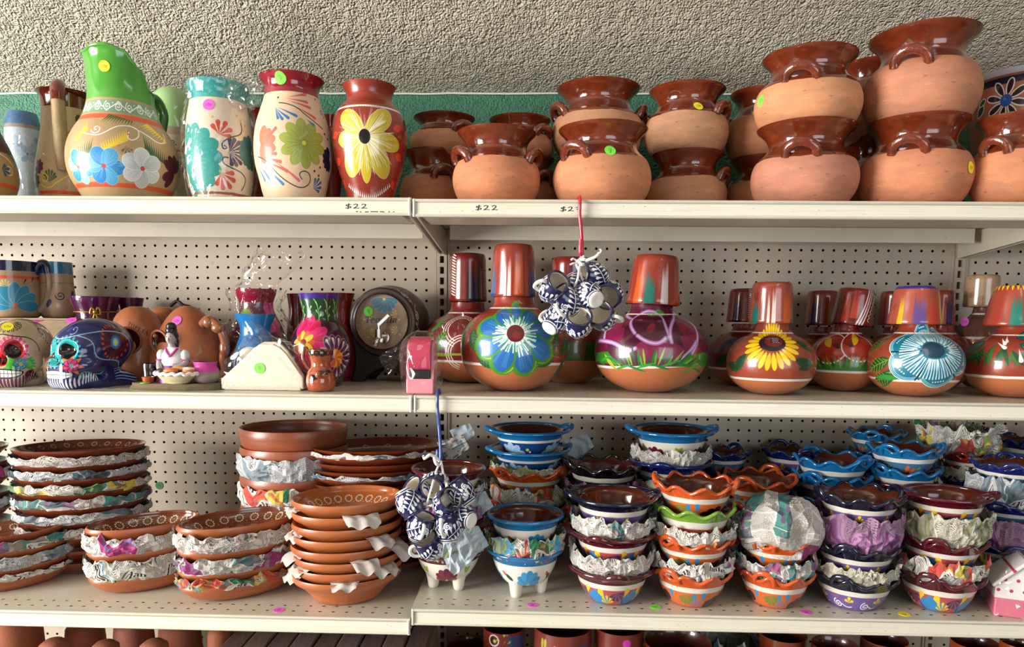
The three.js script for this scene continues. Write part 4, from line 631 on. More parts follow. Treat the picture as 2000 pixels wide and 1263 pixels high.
// front: purple petals
waterJug({ cx: 1270, z: 11.3, R: 109, yN: 596, yB: 768, yW: 716, tiltW: -1, seed: 2, label: 'water jug with purple petals outlined in lilac over grass green', ppm: 1.8, bg: '#5c1230',
  draw: (g, V, W, H, k) => {
    const m = V.m, R = rng(5), y = p => m(1270, p)[1];
    g.fillStyle = '#2f7a22'; g.beginPath(); g.moveTo(-W / 2, y(640)); for (let i = 0; i <= 40; i++) { const x = -W / 2 + W * i / 40; g.lineTo(x, y(690) + 14 * nz(i * 0.3, 2)); } g.lineTo(W / 2, y(720)); g.lineTo(-W / 2, y(710)); g.fill();
    mottle(g, W, y(690), ['rgba(120,20,70,.3)', 'rgba(60,10,40,.3)'], 60, 6, 6, 22); g.fillStyle = '#3f8c2c'; for (const s of [-1, 1]) { g.beginPath(); g.ellipse(s * 15, y(612), 26, 10, 0, 0, TAU); g.fill(); }
    for (const [a, b, r1, r2, rot] of [[1298, 650, 34, 46, -0.5], [1345, 645, 26, 42, 0.4], [1245, 645, 42, 44, 0.5], [1200, 650, 24, 40, -0.3], [1290, 690, 50, 24, 0.1], [1215, 690, 40, 18, 0.4]]) { const p = m(a, b); g.fillStyle = ['#7a1440', '#4a0a28', '#8a1a4a'][(a >> 1) % 3]; g.beginPath(); g.ellipse(...p, r1 * k, r2 * k, rot, 0, TAU); g.fill(); }
    for (const [a, b, an] of [[1262, 655, -1.1], [1330, 655, -0.9], [1215, 640, -1.2]]) { petal(g, ...m(a, b), 36, 13, an, '#9c1f36'); for (let i = 0; i < 14; i++) { const p = m(a, b), q = an - 0.9 + i * 0.13; stroke(g, [p, [p[0] + 40 * Math.cos(q), p[1] + 40 * Math.sin(q)]], 'rgba(40,6,22,.7)', 0.9); } }
    for (const L of [[[1240, 650], [1228, 625], [1255, 606], [1290, 610], [1298, 640], [1312, 668]], [[1312, 668], [1300, 640], [1312, 610], [1345, 612], [1362, 650], [1352, 690]], [[1180, 660], [1200, 612], [1225, 606], [1232, 622]], [[1170, 665], [1200, 665], [1225, 690], [1240, 680]], [[1300, 660], [1290, 672], [1262, 668], [1245, 655]], [[1325, 705], [1345, 690], [1360, 668]]]) { stroke(g, L.map(p => m(...p)), '#a878b8', 8); stroke(g, L.map(p => m(...p)), '#d8b8dc', 2.6); }
    for (let i = 0; i < 26; i++) { const p = m(1200 + i * 6, 715), a = -Math.PI / 2 + (i - 10) * 0.09 + (R() - 0.5) * 0.3; leaf(g, ...p, 20 + R() * 26, 4.5, a, ['#1f6a2c', '#3f9a2e', '#8aa52c', '#16502a'][i % 4]); }
    leaf(g, ...m(1180, 690), 46, 9, 0.8, '#a8a826'); for (let i = 0; i < 30; i++) { const x = -W / 2 + W * i / 30; leaf(g, x, y(716) + (i % 3) * 6 + x * 0.03, 46, 5, (i % 2 ? -0.3 : Math.PI + 0.3), i % 2 ? '#2f9a36' : '#1f7a30'); }
  },
  cup: { yb: 596, yt: 497, rB: 0.475, rT: 0.39, label: 'clay cup with green and white strokes on the purple petal jug', tilt: -0.05, dx: 5, strokes: [[-0.72, 18, OR, 0.05], [-0.32, 20, TE, 0.3, 0.98], [0.25, 14, '#d9d2d4', 0.08, 0.96], [0.75, 14, '#a83a1e', 0.1]] } });
// front: sunflower
waterJug({ cx: 1505, z: 12.1, R: 87, yN: 636, yB: 772, yW: 742, seed: 3, label: 'small water jug with a yellow sunflower and dark green leaves', ppm: 1.9, bg: '#93402c',
  draw: (g, V, W, H, k) => {
    const m = V.m, c = m(1508, 667), R = rng(7);
    for (const [a, b, an, L] of [[1462, 640, 2.1, 40], [1455, 660, 2.6, 44], [1458, 690, 2.2, 46], [1440, 720, 3.4, 30], [1545, 640, 0.8, 44], [1552, 665, 0.6, 46], [1552, 700, 0.4, 46], [1560, 722, -0.4, 40]]) leaf(g, ...m(a, b), L, 19, an, '#1a4c2a', '#0f2a1c', 7);
    for (let i = 0; i < 26; i++) { const a = i / 26 * TAU; petal(g, c[0] + 25 * k * Math.cos(a), c[1] + 25 * k * Math.sin(a), 34 * k, 8 * k, a, i % 2 ? '#e8b80c' : '#f0c81c', '#c48a08', 0.7); }
    g.fillStyle = '#1c0d0c'; g.beginPath(); g.ellipse(c[0], c[1], 30 * k, 22 * k, 0.1, 0, TAU); g.fill(); g.fillStyle = '#6c1c22'; g.beginPath(); g.ellipse(c[0] + 3, c[1] - 3, 21 * k, 15 * k, 0.1, 0, TAU); g.fill(); g.fillStyle = '#2a0d10'; g.beginPath(); g.ellipse(c[0] + 7, c[1] - 4, 12 * k, 8 * k, 0.1, 0, TAU); g.fill();
    for (let j = 0; j < 4; j++) for (let i = 0; i < 4; i++) dot(g, c[0] + 1 + i * 4 + (j % 2) * 2, c[1] - 10 + j * 4, 1, '#f0e6dc');
  },
  cup: { yb: 632, yt: 550, rB: 0.5, rT: 0.44, bg: '#9a4230', label: 'clay cup with white and orange strokes on the sunflower jug', strokes: [[-0.9, 16, TE, 0.35], [-0.42, 5, W_, 0.2, 0.98], [-0.2, 7, W_, 0.08, 0.98], [0.45, 16, OR, 0.1], [0.85, 14, TE, 0.3]] } });
// second row: red petals with yellow
waterJug({ cx: 1648, z: 8.6, R: 70, yN: 638, yB: 760, yW: 726, seed: 4, label: 'water jug with red petals and two yellow tongues between two front jugs', bg: '#7c1c14',
  draw: (g, V, W, H, k) => {
    const m = V.m, R = rng(2), y = p => m(1648, p)[1]; g.fillStyle = '#2c7a2a'; g.fillRect(-W / 2, y(706), W, y(724) - y(706));
    for (const [a, b] of [[1622, 675], [1676, 672]]) { g.fillStyle = '#a82a18'; g.beginPath(); g.ellipse(...m(a, b), 34 * k, 34 * k, 0, 0, TAU); g.fill(); g.strokeStyle = '#e6d6d0'; g.lineWidth = 3; g.stroke(); for (let i = 0; i < 20; i++) { const q = -2.6 + i * 0.11, p = m(a + (a < 1648 ? 14 : -14), b + 6); stroke(g, [p, [p[0] + 34 * Math.cos(q), p[1] + 30 * Math.sin(q)]], 'rgba(50,8,6,.8)', 0.8); } }
    petal(g, ...m(1622, 678), 36, 15, -2.3, '#d9a81c'); petal(g, ...m(1668, 675), 40, 15, -1.2, '#d9a81c'); leaf(g, ...m(1640, 636), 18, 9, 1.5, '#3f7a2a'); for (let i = 0; i < 18; i++) leaf(g, ...m(1600 + i * 6, 720), 22 + 16 * R(), 4, -1.57 + (i - 9) * 0.09, ['#3f8a2c', '#8a8a26', '#1c4a22'][i % 3]);
  },
  cup: { yb: 636, yt: 563, dx: 14, rB: 0.58, rT: 0.5, tilt: -0.1, bg: '#6e1a16', label: 'tilted clay cup with white slanted strokes on the red petal jug', strokes: [[-0.7, 14, '#c8442e', 0.02, 0.9], [-0.35, 14, '#c8442e', 0.0, 0.8]], draw: (g, W, H, a, b, x) => { for (let i = 0; i < 3; i++) stroke(g, [[x(0.35) + i * 6, a], [x(0.2) + i * 6, (a + b) / 2], [x(-0.2) + i * 6, b - 4]], '#e8e2ea', 3); const z = []; for (let i = 0; i < 14; i++) z.push([x(0.72) - i * 1.6 + (i % 2) * 7, a + (b - a) * (0.15 + 0.055 * i)]); stroke(g, z, '#efe8e6', 2); } } });
// front: teal flower with white rays
waterJug({ cx: 1785, z: 12, R: 95, yN: 636, yB: 778, yW: 744, seed: 5, label: 'water jug with a big teal flower combed with white rays', ppm: 1.9, bg: '#8a3a26',
  draw: (g, V, W, H, k) => {
    const m = V.m, c = m(1824, 682), R = rng(9);
    for (const [a, b, an, L] of [[1745, 720, 2.3, 60], [1740, 700, 2.7, 56], [1735, 660, 2.2, 50], [1750, 735, 2.9, 60]]) leaf(g, ...m(a, b), L, 24, an, '#1f4a22', '#7a9a2c', 6); leaf(g, ...m(1760, 738), 60, 12, 3.1, '#2c8a34');
    for (let i = 0; i < 6; i++) { const a = i / 6 * TAU + 0.35, x = c[0] + 36 * k * Math.cos(a) * 1.25, y = c[1] + 32 * k * Math.sin(a); g.fillStyle = '#137088'; g.beginPath(); g.ellipse(x, y, 46, 38, a, 0, TAU); g.fill(); for (const q of [1, 0.93, 0.86]) { g.strokeStyle = q === 1 ? '#e4eef2' : '#8fc4d2'; g.lineWidth = 1.6; g.beginPath(); g.ellipse(x, y, 46 * q, 38 * q, a, -1.15, 1.15); g.stroke(); } for (let j = -2; j <= 2; j++) dot(g, c[0] + 74 * k * Math.cos(a + j * 0.07), c[1] + 63 * k * Math.sin(a + j * 0.07), 1.5, '#eef4f6'); }
    for (let i = 0; i < 6; i++) { const a = (i + 0.5) / 6 * TAU + 0.35; stroke(g, [[c[0] + 24 * Math.cos(a), c[1] + 24 * Math.sin(a)], [c[0] + 78 * Math.cos(a + 0.06), c[1] + 66 * Math.sin(a + 0.06)]], '#0b2a36', 3); }
    for (let i = 0; i < 64; i++) { const a = i / 64 * TAU; drop(g, c[0] + 60 * k * (0.8 + 0.2 * R()) * Math.cos(a) * 1.15, c[1] + 52 * k * Math.sin(a), -40 * k, 3.2, a, '#cfe4ec'); drop(g, c[0] + 22 * Math.cos(a), c[1] + 18 * Math.sin(a), 46 * k, 2.6, a, '#d8eaf0'); }
    g.fillStyle = '#0f3a52'; g.beginPath(); g.ellipse(...c, 21 * k, 17 * k, 0, 0, TAU); g.fill();
  },
  cup: { yb: 634, yt: 558, rB: 0.56, rT: 0.44, bg: '#a04a36', label: 'clay cup with a violet bottom and purple yellow strokes on the teal flower jug', strokes: [[-0.86, 10, YE, 0.1], [-0.3, 22, '#5a4488', 0.12, 0.98], [0.3, 16, '#c83a28', 0.2], [0.7, 10, YE, 0.05]], draw: (g, W, H, a) => { g.fillStyle = '#3a2a86'; g.fillRect(-W / 2, 0, W, a * 1.2); } } });
// front: cut by the frame
waterJug({ cx: 1978, z: 12, R: 100, yN: 640, yB: 782, yW: 738, seed: 6, label: 'water jug with teal buds and white commas cut off by the frame', ppm: 1.5, bg: '#8c3826',
  draw: (g, V, W, H, k) => {
    const m = V.m, R = rng(12); for (let i = 0; i < 14; i++) leaf(g, ...m(1890 + i * 10, 715), 30 + 26 * R(), 8, -1.57 + (R() - 0.5) * 1.2, ['#1f5a2a', '#3c6a2c', '#174424'][i % 3]); leaf(g, ...m(1890, 700), 44, 20, -0.3, '#1c4f2a', '#2f7a3c');
    for (const [a, b, an] of [[1885, 690, -0.6], [1985, 660, -0.2], [1992, 672, 0.4], [2020, 690, -0.8]]) { petal(g, ...m(a, b), 52, 22, an, '#117a70', '#1b1410', 1.6); for (let i = -2; i <= 2; i++) { const p = m(a, b), q = an + i * 0.12; stroke(g, [p, [p[0] + 40 * Math.cos(q), p[1] + 40 * Math.sin(q)]], '#0d4a44', 1.2); } }
    for (const [a, b, an] of [[1948, 668, 0.6], [1968, 655, 1.2], [1990, 680, 1.4], [1958, 660, 0.9]]) drop(g, ...m(a, b), 30, 8, an, '#f0ece6');
  },
  cup: { yb: 637, yt: 557, rB: 0.61, rT: 0.42, bg: '#963a2a', label: 'wide clay cup with yellow petals on its bottom on the cut off jug', strokes: [[-0.55, 10, TE, 0.12, 0.95], [-0.38, 10, TE, 0.05, 0.95], [0.35, 4, W_, 0.02], [0.5, 4, W_, 0.02], [0.64, 4, W_, 0.02]], draw: (g, W, H, a) => { for (let i = 0; i < 26; i++) leaf(g, -W / 2 + W * i / 26, a * 0.35, a * 1.0, 9, 1.57, '#e2b81c'); g.fillStyle = '#e2b81c'; g.fillRect(-W / 2, 0, W, a * 0.5); } } });
// back row
waterJug({ cx: 914, z: 4.8, R: 90, yN: 596, yB: 742, yW: 706, seed: 7, label: 'dark red jug with striped white arcs behind the pink tape dispenser', bg: '#6e1a1c',
  draw: (g, V, W, H, k) => { const m = V.m; for (const [a, b, r] of [[900, 640, 38], [905, 690, 34]]) for (const q of [1, 0.86, 0.72]) { g.strokeStyle = W_; g.lineWidth = 2.2; g.beginPath(); g.arc(...m(a, b), r * k * q, 1.9, 5.6); g.stroke(); } for (const [a, b] of [[850, 690], [842, 650], [830, 690]]) leaf(g, ...m(a, b), 56, 26, -1.1, '#1c5a2a', '#86a52c'); waveBand(g, W, m(908, 690)[1], 6, '#8aa52c', 3, 4); for (let i = 0; i < 14; i++) stroke(g, [m(925, 665), m(880 + i * 5, 610)], '#7a3a26', 1.2); },
  cup: { yb: 590, yt: 494, rB: 0.41, rT: 0.38, bg: '#6e1c18', label: 'dark red clay cup with a column of white hatches', strokes: [[0.2, 14, DK, 0.05], [0.5, 16, '#101a3e', 0.25], [0.72, 12, DK, 0.1]], draw: (g, W, H, a, b, x) => { hatch(-0.72, 15, W_)(g, W, H, a, b, x); hatch(0.95, 15, '#b8a8a4')(g, W, H, a, b, x); } } });
waterJug({ cx: 1114, z: 4.4, R: 76, yN: 592, yB: 742, yW: 700, seed: 8, label: 'shadowed jug hidden behind the upper bunch of hanging mugs', bg: '#7c2c1c', draw: (g, V, W) => { const m = V.m; band(g, W, m(1114, 668)[1], 40, '#2a5a22'); leaf(g, ...m(1090, 700), 50, 20, -1.2, '#163a1e', '#5a7a2a'); leaf(g, ...m(1140, 700), 50, 20, -1.8, '#6a4a1a', '#8a6a2a'); },
  cup: { yb: 590, yt: 501, rB: 0.5, rT: 0.47, bg: '#7c1c14', label: 'red clay cup with blue strokes behind the upper bunch of mugs', strokes: [[0.0, 14, BL, 0.1], [0.3, 20, BL, 0.05], [0.62, 16, '#16346e', 0.2]], draw: (g, W, H, a, b, x) => { const z = []; for (let i = 0; i < 9; i++) z.push([x(-0.55) + (i % 2) * 5, a + (b - a) * (0.2 + 0.05 * i)]); stroke(g, z, W_, 1.6); } } });
waterJug({ cx: 1458, z: 4.6, R: 78, yN: 636, yB: 748, yW: 722, seed: 9, label: 'dark jug with blue and green paint behind the sunflower jug', bg: '#7c2a1e', draw: (g, V, W) => { const m = V.m; leaf(g, ...m(1400, 690), 60, 20, -0.9, '#143a5e', '#1f5a8a'); leaf(g, ...m(1396, 715), 60, 18, -0.6, '#16301e', '#2c5a36'); },
  cup: { yb: 630, yt: 563, rB: 0.48, rT: 0.42, dx: -2, bg: '#7a241c', label: 'dark red clay cup with slanted white hatches behind the sunflower cup', strokes: [[-0.7, 16, '#17163e', 0.1]], draw: hatch(0.0, 14, '#c9bcb8') } });
waterJug({ cx: 1604, z: 3.2, R: 66, yN: 642, yB: 744, yW: 718, seed: 10, label: 'dark jug hidden behind the red petal jug', bg: '#84301f', draw: (g, V, W) => band(g, W, 70, 30, '#244a20'),
  cup: { yb: 636, yt: 567, rB: 0.52, rT: 0.46, bg: '#7e2a20', label: 'dark red clay cup with a faint ochre stroke beside the tilted cup', strokes: [[-0.75, 14, '#20225a', 0.1], [0.2, 18, '#8a6a2a', 0.25], [0.55, 10, '#8a6a2a', 0.3]] } });
waterJug({ cx: 1745, z: 3.8, R: 62, yN: 642, yB: 744, yW: 718, seed: 11, label: 'dark jug hidden behind the left side of the teal flower jug', bg: '#7e2c1e', draw: (g, V, W) => band(g, W, 70, 30, '#22421e'),
  cup: { yb: 636, yt: 568, rB: 0.5, rT: 0.46, bg: '#7c2a20', label: 'plain dark red clay cup peeping out beside the violet bottomed cup', strokes: [[-0.5, 8, '#8a5a50', 0.2]] } });
waterJug({ cx: 1838, z: 4.6, R: 62, yN: 640, yB: 748, yW: 720, seed: 12, label: 'jug hidden behind the right side of the teal flower jug', bg: '#84301f', draw: (g, V, W) => band(g, W, 70, 30, '#22421e'),
  cup: { yb: 634, yt: 566, rB: 0.52, rT: 0.46, dx: -6, bg: '#7a2a20', label: 'clay cup with indigo and orange strokes right behind the violet bottomed cup', strokes: [[0.25, 16, '#1d1f6e', 0.05], [0.62, 14, '#b0521e', 0.1], [-0.2, 10, '#a86a5c', 0.2]] } });
waterJug({ cx: 1917, z: 4.2, R: 60, yN: 598, yB: 745, yW: 660, seed: 13, label: 'dusty brown jug behind the slotted upright', bg: '#6e4636',
  cup: { yb: 600, yt: 536, rB: 0.58, rT: 0.56, dx: -2, bg: '#a98a6c', label: 'dusty tan clay cup beside the slotted upright', strokes: [] } });

// ---------------------------------------------------------------- bunches of small cobalt mugs on hooks
const mugP = curveOf([[0, 0], [0.012, 0], [0.0148, 0.002], [0.0155, 0.005], [0.0205, 0.012], [0.0246, 0.025], [0.0238, 0.037], [0.0216, 0.046], [0.022, 0.05]], 40);
const mugTex = [1, 2].map(s => skin({ R: mugP.R, L: mugP.L }, 4, '#11164a', (g, W, H) => {
  for (let i = 0; i < 3; i++) { const x = -W / 2 + W * (i + 0.5) / 3, y = H * 0.42, c = '#f4f3f6'; stroke(g, [[x - 20, y + 15], [x, y + 1], [x + 20, y - 15]], c, 1.8); for (let j = 0; j < 6; j++) { const f = j / 5; drop(g, x - 17 + 34 * f, y + 13 - 26 * f, 17 - 7 * f, 5.6, -1.9 + f * 0.4, c); drop(g, x - 15 + 34 * f, y + 12 - 25 * f, 17 - 7 * f, 5.6, 0.75 + f * 0.3, c); } spiral(g, x - 19, y - 8, 6.4, 1.6, s, s === 1 ? 1 : -1, c, 2.4); fan(g, x + 26, y + 14, 12, 5, 4, -2.9, -1.2, c); dot(g, x - 24, y + 6, 3, c); }
  band(g, W, H * 0.7, 1.8, '#f2f1f4'); band(g, W, H * 0.74, H * 0.3, '#11164a'); band(g, W, 0, 4.5, '#0d1140');
}));
function hangMug(px, py, z, dir, spin, variant, label, group) {
  const p = onPlane(px, py, z), o = thing('cobalt_mug', label, 'mug', [0, 0, 0], 0, group);
  const q = new THREE.Quaternion().setFromUnitVectors(new THREE.Vector3(0, 1, 0), new THREE.Vector3(...dir).normalize()); o.quaternion.copy(q.multiply(new THREE.Quaternion().setFromAxisAngle(new THREE.Vector3(0, 1, 0), spin)));
  o.position.copy(p).add(new THREE.Vector3(0, -0.025, 0).applyQuaternion(o.quaternion));
  part('body', G_MUG.body, M_MUG[variant], o); part('interior', G_MUG.inner, plain(0xe6dccb, 0.3, { clearcoat: 0.6 }), o, 'cream glazed inside'); part('rim', G_MUG.rim, glaze(0x0c1040, 0.2), o); part('foot', G_MUG.foot, plain(0xefebe4, 0.35, { clearcoat: 0.5 }), o); part('handle', G_MUG.handle, plain(0xe9e5e0, 0.3, { clearcoat: 0.7 }), o);
  return o;
}
const G_MUG = { body: rev(mugP, { t0: 0.24, t1: 1, nx: 36, ny: 16 }), inner: rev(inside(mugP, 0.0028, 0.044), { nx: 28, ny: 12 }), rim: (() => { const t = new THREE.TorusGeometry(0.0212, 0.0021, 8, 36); t.rotateX(Math.PI / 2); t.translate(0, 0.0498, 0); return t; })(), foot: rev(mugP, { t0: 0, t1: 0.24, nx: 32, ny: 8 }), handle: tube([[0, 0.042, -0.021], [0, 0.043, -0.03], [0, 0.034, -0.036], [0, 0.022, -0.034], [0, 0.014, -0.021]], 0.0034, 18, 7) };
const M_MUG = mugTex.map(t => painted(t, 0.22, 0.8));
const RG = 'cobalt mugs tied in a bunch on the red hook', BG = 'cobalt mugs tied in a bunch on the blue hook';
const upper = [
  [1078, 564, 18.2, [0.5, 0.5, 0.75], 2.0, 'mug facing up on the outer edge of the red hook bunch'], [1161, 538, 18.0, [-0.93, 0.05, 0.42], 0.4, 'mug with a white paper label in the red hook bunch'],
  [1192, 574, 18.0, [-0.3, -0.25, 0.9], 1.2, 'open mug beside the labelled one in the red hook bunch'], [1152, 578, 18.9, [-0.42, 0.3, -0.85], 0.6, 'mug showing its white foot in the middle of the red hook bunch'],
  [1108, 590, 18.9, [-0.55, 0.5, 0.25], 2.6, 'mug showing a big white leaf in the red hook bunch'], [1130, 634, 19.1, [0.0, 0.62, 0.78], 0.2, 'mug opening upward at the bottom of the red hook bunch'],
  [1178, 620, 18.6, [-0.35, 0.32, 0.88], 4.2, 'open mug hanging lowest but one in the red hook bunch'], [1086, 625, 18.0, [0.5, 0.6, -0.5], 1.0, 'mug with a white spiral turned away in the red hook bunch'],
  [1128, 560, 17.6, [0.3, -0.5, 0.2], 3.0, 'mug buried in the heart of the red hook bunch']];
upper.forEach(([x, y, z, d, s, l], i) => { const o = hangMug(x, y, z, d, s, i % 2, 'cobalt and white ' + l, RG); if (i === 1) sticker(o, mugP, 2.2, 0.024, 0.0075, ST.white(), 'paper_label', true); });
const lower = [
  [853, 944, 18.0, [-0.25, -0.15, 0.95], 2.6, 'open mug at the top of the blue hook bunch'], [870, 982, 19.0, [0.45, 0.5, 0.72], 0.5, 'mug tipped forward in the middle of the blue hook bunch'],
  [902, 962, 18.3, [-0.55, 0.72, -0.15], 1.4, 'mug with its cream foot down on the blue hook'], [903, 1010, 18.6, [-0.78, 0.1, -0.6], 0.3, 'mug pointing its white foot outward on the blue hook'],
  [876, 1030, 19.1, [-0.1, 0.97, -0.1], 2.9, 'upright mug with a white leaf low in the blue hook bunch'], [820, 1030, 19.0, [0.32, 0.9, 0.1], 3.4, 'upright leaf mug beside a pale handle on the blue hook'],
  [798, 980, 18.6, [0.5, -0.84, 0.15], 0.8, 'upside down mug on the outside of the blue hook bunch'], [840, 1068, 18.7, [-0.3, 0.82, 0.48], 1.8, 'lowest mug of the blue hook bunch'], [822, 962, 17.5, [-0.6, 0.62, 0.5], 5.0, 'mug showing only its cream opening on the blue hook']];
lower.forEach(([x, y, z, d, s, l], i) => hangMug(x, y, z, d, s, i % 2, 'cobalt and white ' + l, BG));
function hook(px, y0, y1, ex, color, label) {   // plastic coated S hook over the shelf rail
  const Y = p => onPlane(px, p, 17.3).y, x = onPlane(px, y0, 17.3).x, x2 = onPlane(ex, y1, 17.6).x, top = Y(y0);
  return solo('s_hook', tube([[x - 0.002, top - 0.012, 0.39], [x - 0.001, top, 0.40], [x, top + 0.004, 0.425], [x, top - 0.004, 0.4365], [x, top - 0.03, 0.4375], [(x + x2) / 2, (top + Y(y1)) / 2, 0.438], [x2, Y(y1) + 0.012, 0.442], [x2 - 0.001, Y(y1), 0.448], [x2 - 0.004, Y(y1) + 0.004, 0.455], [x2 - 0.004, Y(y1) + 0.03, 0.456]], 0.0032, 60, 8), glaze(color, 0.35), label, 'hook');
}
hook(1133, 385, 502, 1137, 0xc2183c, 'red plastic coated hook hanging from the top shelf rail');
hook(854, 768, 905, 860, 0x143f8c, 'blue plastic coated hook hanging from the middle shelf rail');
const cotton = plain(0xeeeae2, 0.85);
function cord(name, lines, label) { const o = thing(name, label, 'string'); lines.forEach(([n, pts, r]) => part(n, tube(pts.map(([x, y, z]) => onPlane(x, y, z).toArray()), r, 30, 7), cotton, o)); return o; }
cord('cotton_string', [['strand', [[1140, 500, 18.2], [1132, 520, 18.6], [1128, 545, 18.7], [1122, 560, 18.5], [1118, 580, 18.2]], 0.0022], ['strand', [[1136, 502, 17.9], [1126, 515, 18.4], [1134, 535, 18.6], [1142, 560, 18.2]], 0.0022], ['knot', [[1126, 512, 18.4], [1140, 506, 18.7], [1148, 512, 18.4], [1136, 516, 18.8], [1128, 508, 18.6]], 0.0032], ['loose_end', [[1140, 510, 18.5], [1152, 506, 18.8], [1165, 500, 18.9], [1170, 494, 18.8]], 0.0028], ['frayed_end', [[1170, 496, 18.8], [1174, 489, 18.9], [1171, 486, 18.9]], 0.0016], ['frayed_end', [[1130, 512, 18.4], [1119, 505, 18.8], [1115, 508, 18.8]], 0.0018], ['frayed_end', [[1130, 514, 18.4], [1120, 514, 18.9], [1113, 517, 18.9]], 0.0016]], 'white cotton string tying the mugs on the red hook');
cord('cotton_string', [['strand', [[858, 905, 18.1], [850, 925, 18.5], [842, 955, 18.9], [836, 975, 18.9], [832, 992, 18.4]], 0.0019], ['strand', [[861, 900, 17.8], [864, 915, 18.1], [868, 940, 18.3], [872, 955, 18.0]], 0.0024], ['knot', [[858, 900, 18.2], [848, 890, 18.4], [852, 905, 18.6], [858, 908, 18.4]], 0.003], ['loose_end', [[850, 893, 18.4], [840, 888, 18.6], [832, 893, 18.7], [827, 896, 18.7]], 0.003], ['frayed_end', [[829, 893, 18.7], [826, 890, 18.8]], 0.0022]], 'white cotton string tying the mugs on the blue hook');
// ---------------------------------------------------------------- middle shelf, left bay: skulls, figurine, vases, barrel
// carton carrying two mugs
const cartonTop = onPlane(90, 621, 7.6).y;
{
  const x0 = onPlane(-60, 690, 7.6).x, x1 = onPlane(150, 690, 7.6).x, h = cartonTop - M, o = thing('cardboard_carton', 'flat topped beige cardboard carton carrying two painted mugs behind the skulls', 'box', [(x0 + x1) / 2, M, 4.4 * IN]);
  const w = (x1 - x0) / 2, d = 3.2 * IN, m = clay(0x9c8468, 0.9);
  part('body', new RoundedBoxGeometry(w * 2, h - 0.004, d * 2, 2, 0.002).translate(0, (h - 0.004) / 2, 0), m, o);
  part('lid_flap', new THREE.BoxGeometry(w * 2.01, 0.0035, d * 0.99).translate(0, h - 0.002, d * 0.5), clay(0xb59d80, 0.9), o); part('lid_flap', new THREE.BoxGeometry(w * 2.01, 0.0035, d * 0.99).translate(0, h - 0.002, -d * 0.5), clay(0xb59d80, 0.9), o);
}
function bigMug(cx, z, rows, rim, label, hAng, draw) {
  const V = trace(cx, z, cartonTop, rows), tb = V.tOf(rows[1][0] + 4), o = thing('painted_mug', label, 'mug', [V.x, V.y, V.z]);
  const tex = skin(V, 1.5, '#a8896a', (g, W, H) => { mottle(g, W, H, ['rgba(150,115,85,.25)', 'rgba(190,165,135,.2)'], 60, 2); draw(g, V, W, H); });
  part('body', rev(V.P, { t0: 0, t1: tb, ny: 22 }), painted(tex, 0.4, 0.5), o); part('rim_band', rev(V.P, { t0: tb, t1: 1, ny: 6 }), glaze(rim, 0.15), o); part('interior', rev(inside(V.P, 0.005, V.P.H * 0.85), { ny: 12 }), glaze(0xb9a284, 0.3), o);
  if (hAng) { const h = V.P.H, R = V.R, s = Math.sin(hAng), c = Math.cos(hAng), q = (r, y) => [r * s, y, r * c]; part('handle_top', tube([q(R * 0.9, h * 0.8), q(R * 1.12, h * 0.98), q(R * 1.3, h * 0.97), q(R * 1.38, h * 0.8)], 0.0085, 18, 9), glaze(rim, 0.15), o); part('handle', tube([q(R * 1.38, h * 0.82), q(R * 1.38, h * 0.55), q(R * 1.2, h * 0.25), q(R * 0.97, h * 0.12)], 0.008, 18, 9), clay(0xb39a7e, 0.5), o); }
}
bigMug(22, 5.4, [[507, 62], [524, 62], [545, 62], [575, 63], [598, 63], [614, 60]], 0x14173c, 'mug with dark blue rim and turquoise half flower standing on the carton', 1.75, (g, V, W, H) => { const m = V.m; waveBand(g, W, m(22, 538)[1], 6, '#cf4a26', 0.6, 2); waveBand(g, W, m(22, 598)[1], 5, '#cf5a2e', 0.6, 4); for (let i = 0; i < 7; i++) petal(g, ...m(30, 597), 52, 20, -3.1 + i * 0.52, '#1f83a6', '#8fc4d2', 0.8); for (const [a, b] of [[45, 555], [60, 552], [72, 550]]) drop(g, ...m(a, b), 14, 4, -1, '#2a2a20'); fan(g, ...m(10, 560), 16, 4, 6, -2.8, -0.6, '#d8c27a'); dot(g, ...m(30, 596), 5, '#cf5a2e'); });
bigMug(112, 3.6, [[510, 35], [530, 35], [550, 35], [575, 37], [600, 40], [616, 40]], 0x14688e, 'mug with turquoise rim and black scroll standing behind the blue rimmed mug', 0, (g, V, W, H) => { const m = V.m; waveBand(g, W, m(112, 551)[1], 2.5, '#6f7a36', 0.5, 2); spiral(g, ...m(118, 577), 11, 1.5, 0, 1, '#221a18', 2); petal(g, ...m(140, 580), 16, 9, -1, '#20224e'); petal(g, ...m(92, 600), 20, 9, -1.2, '#20224e'); });
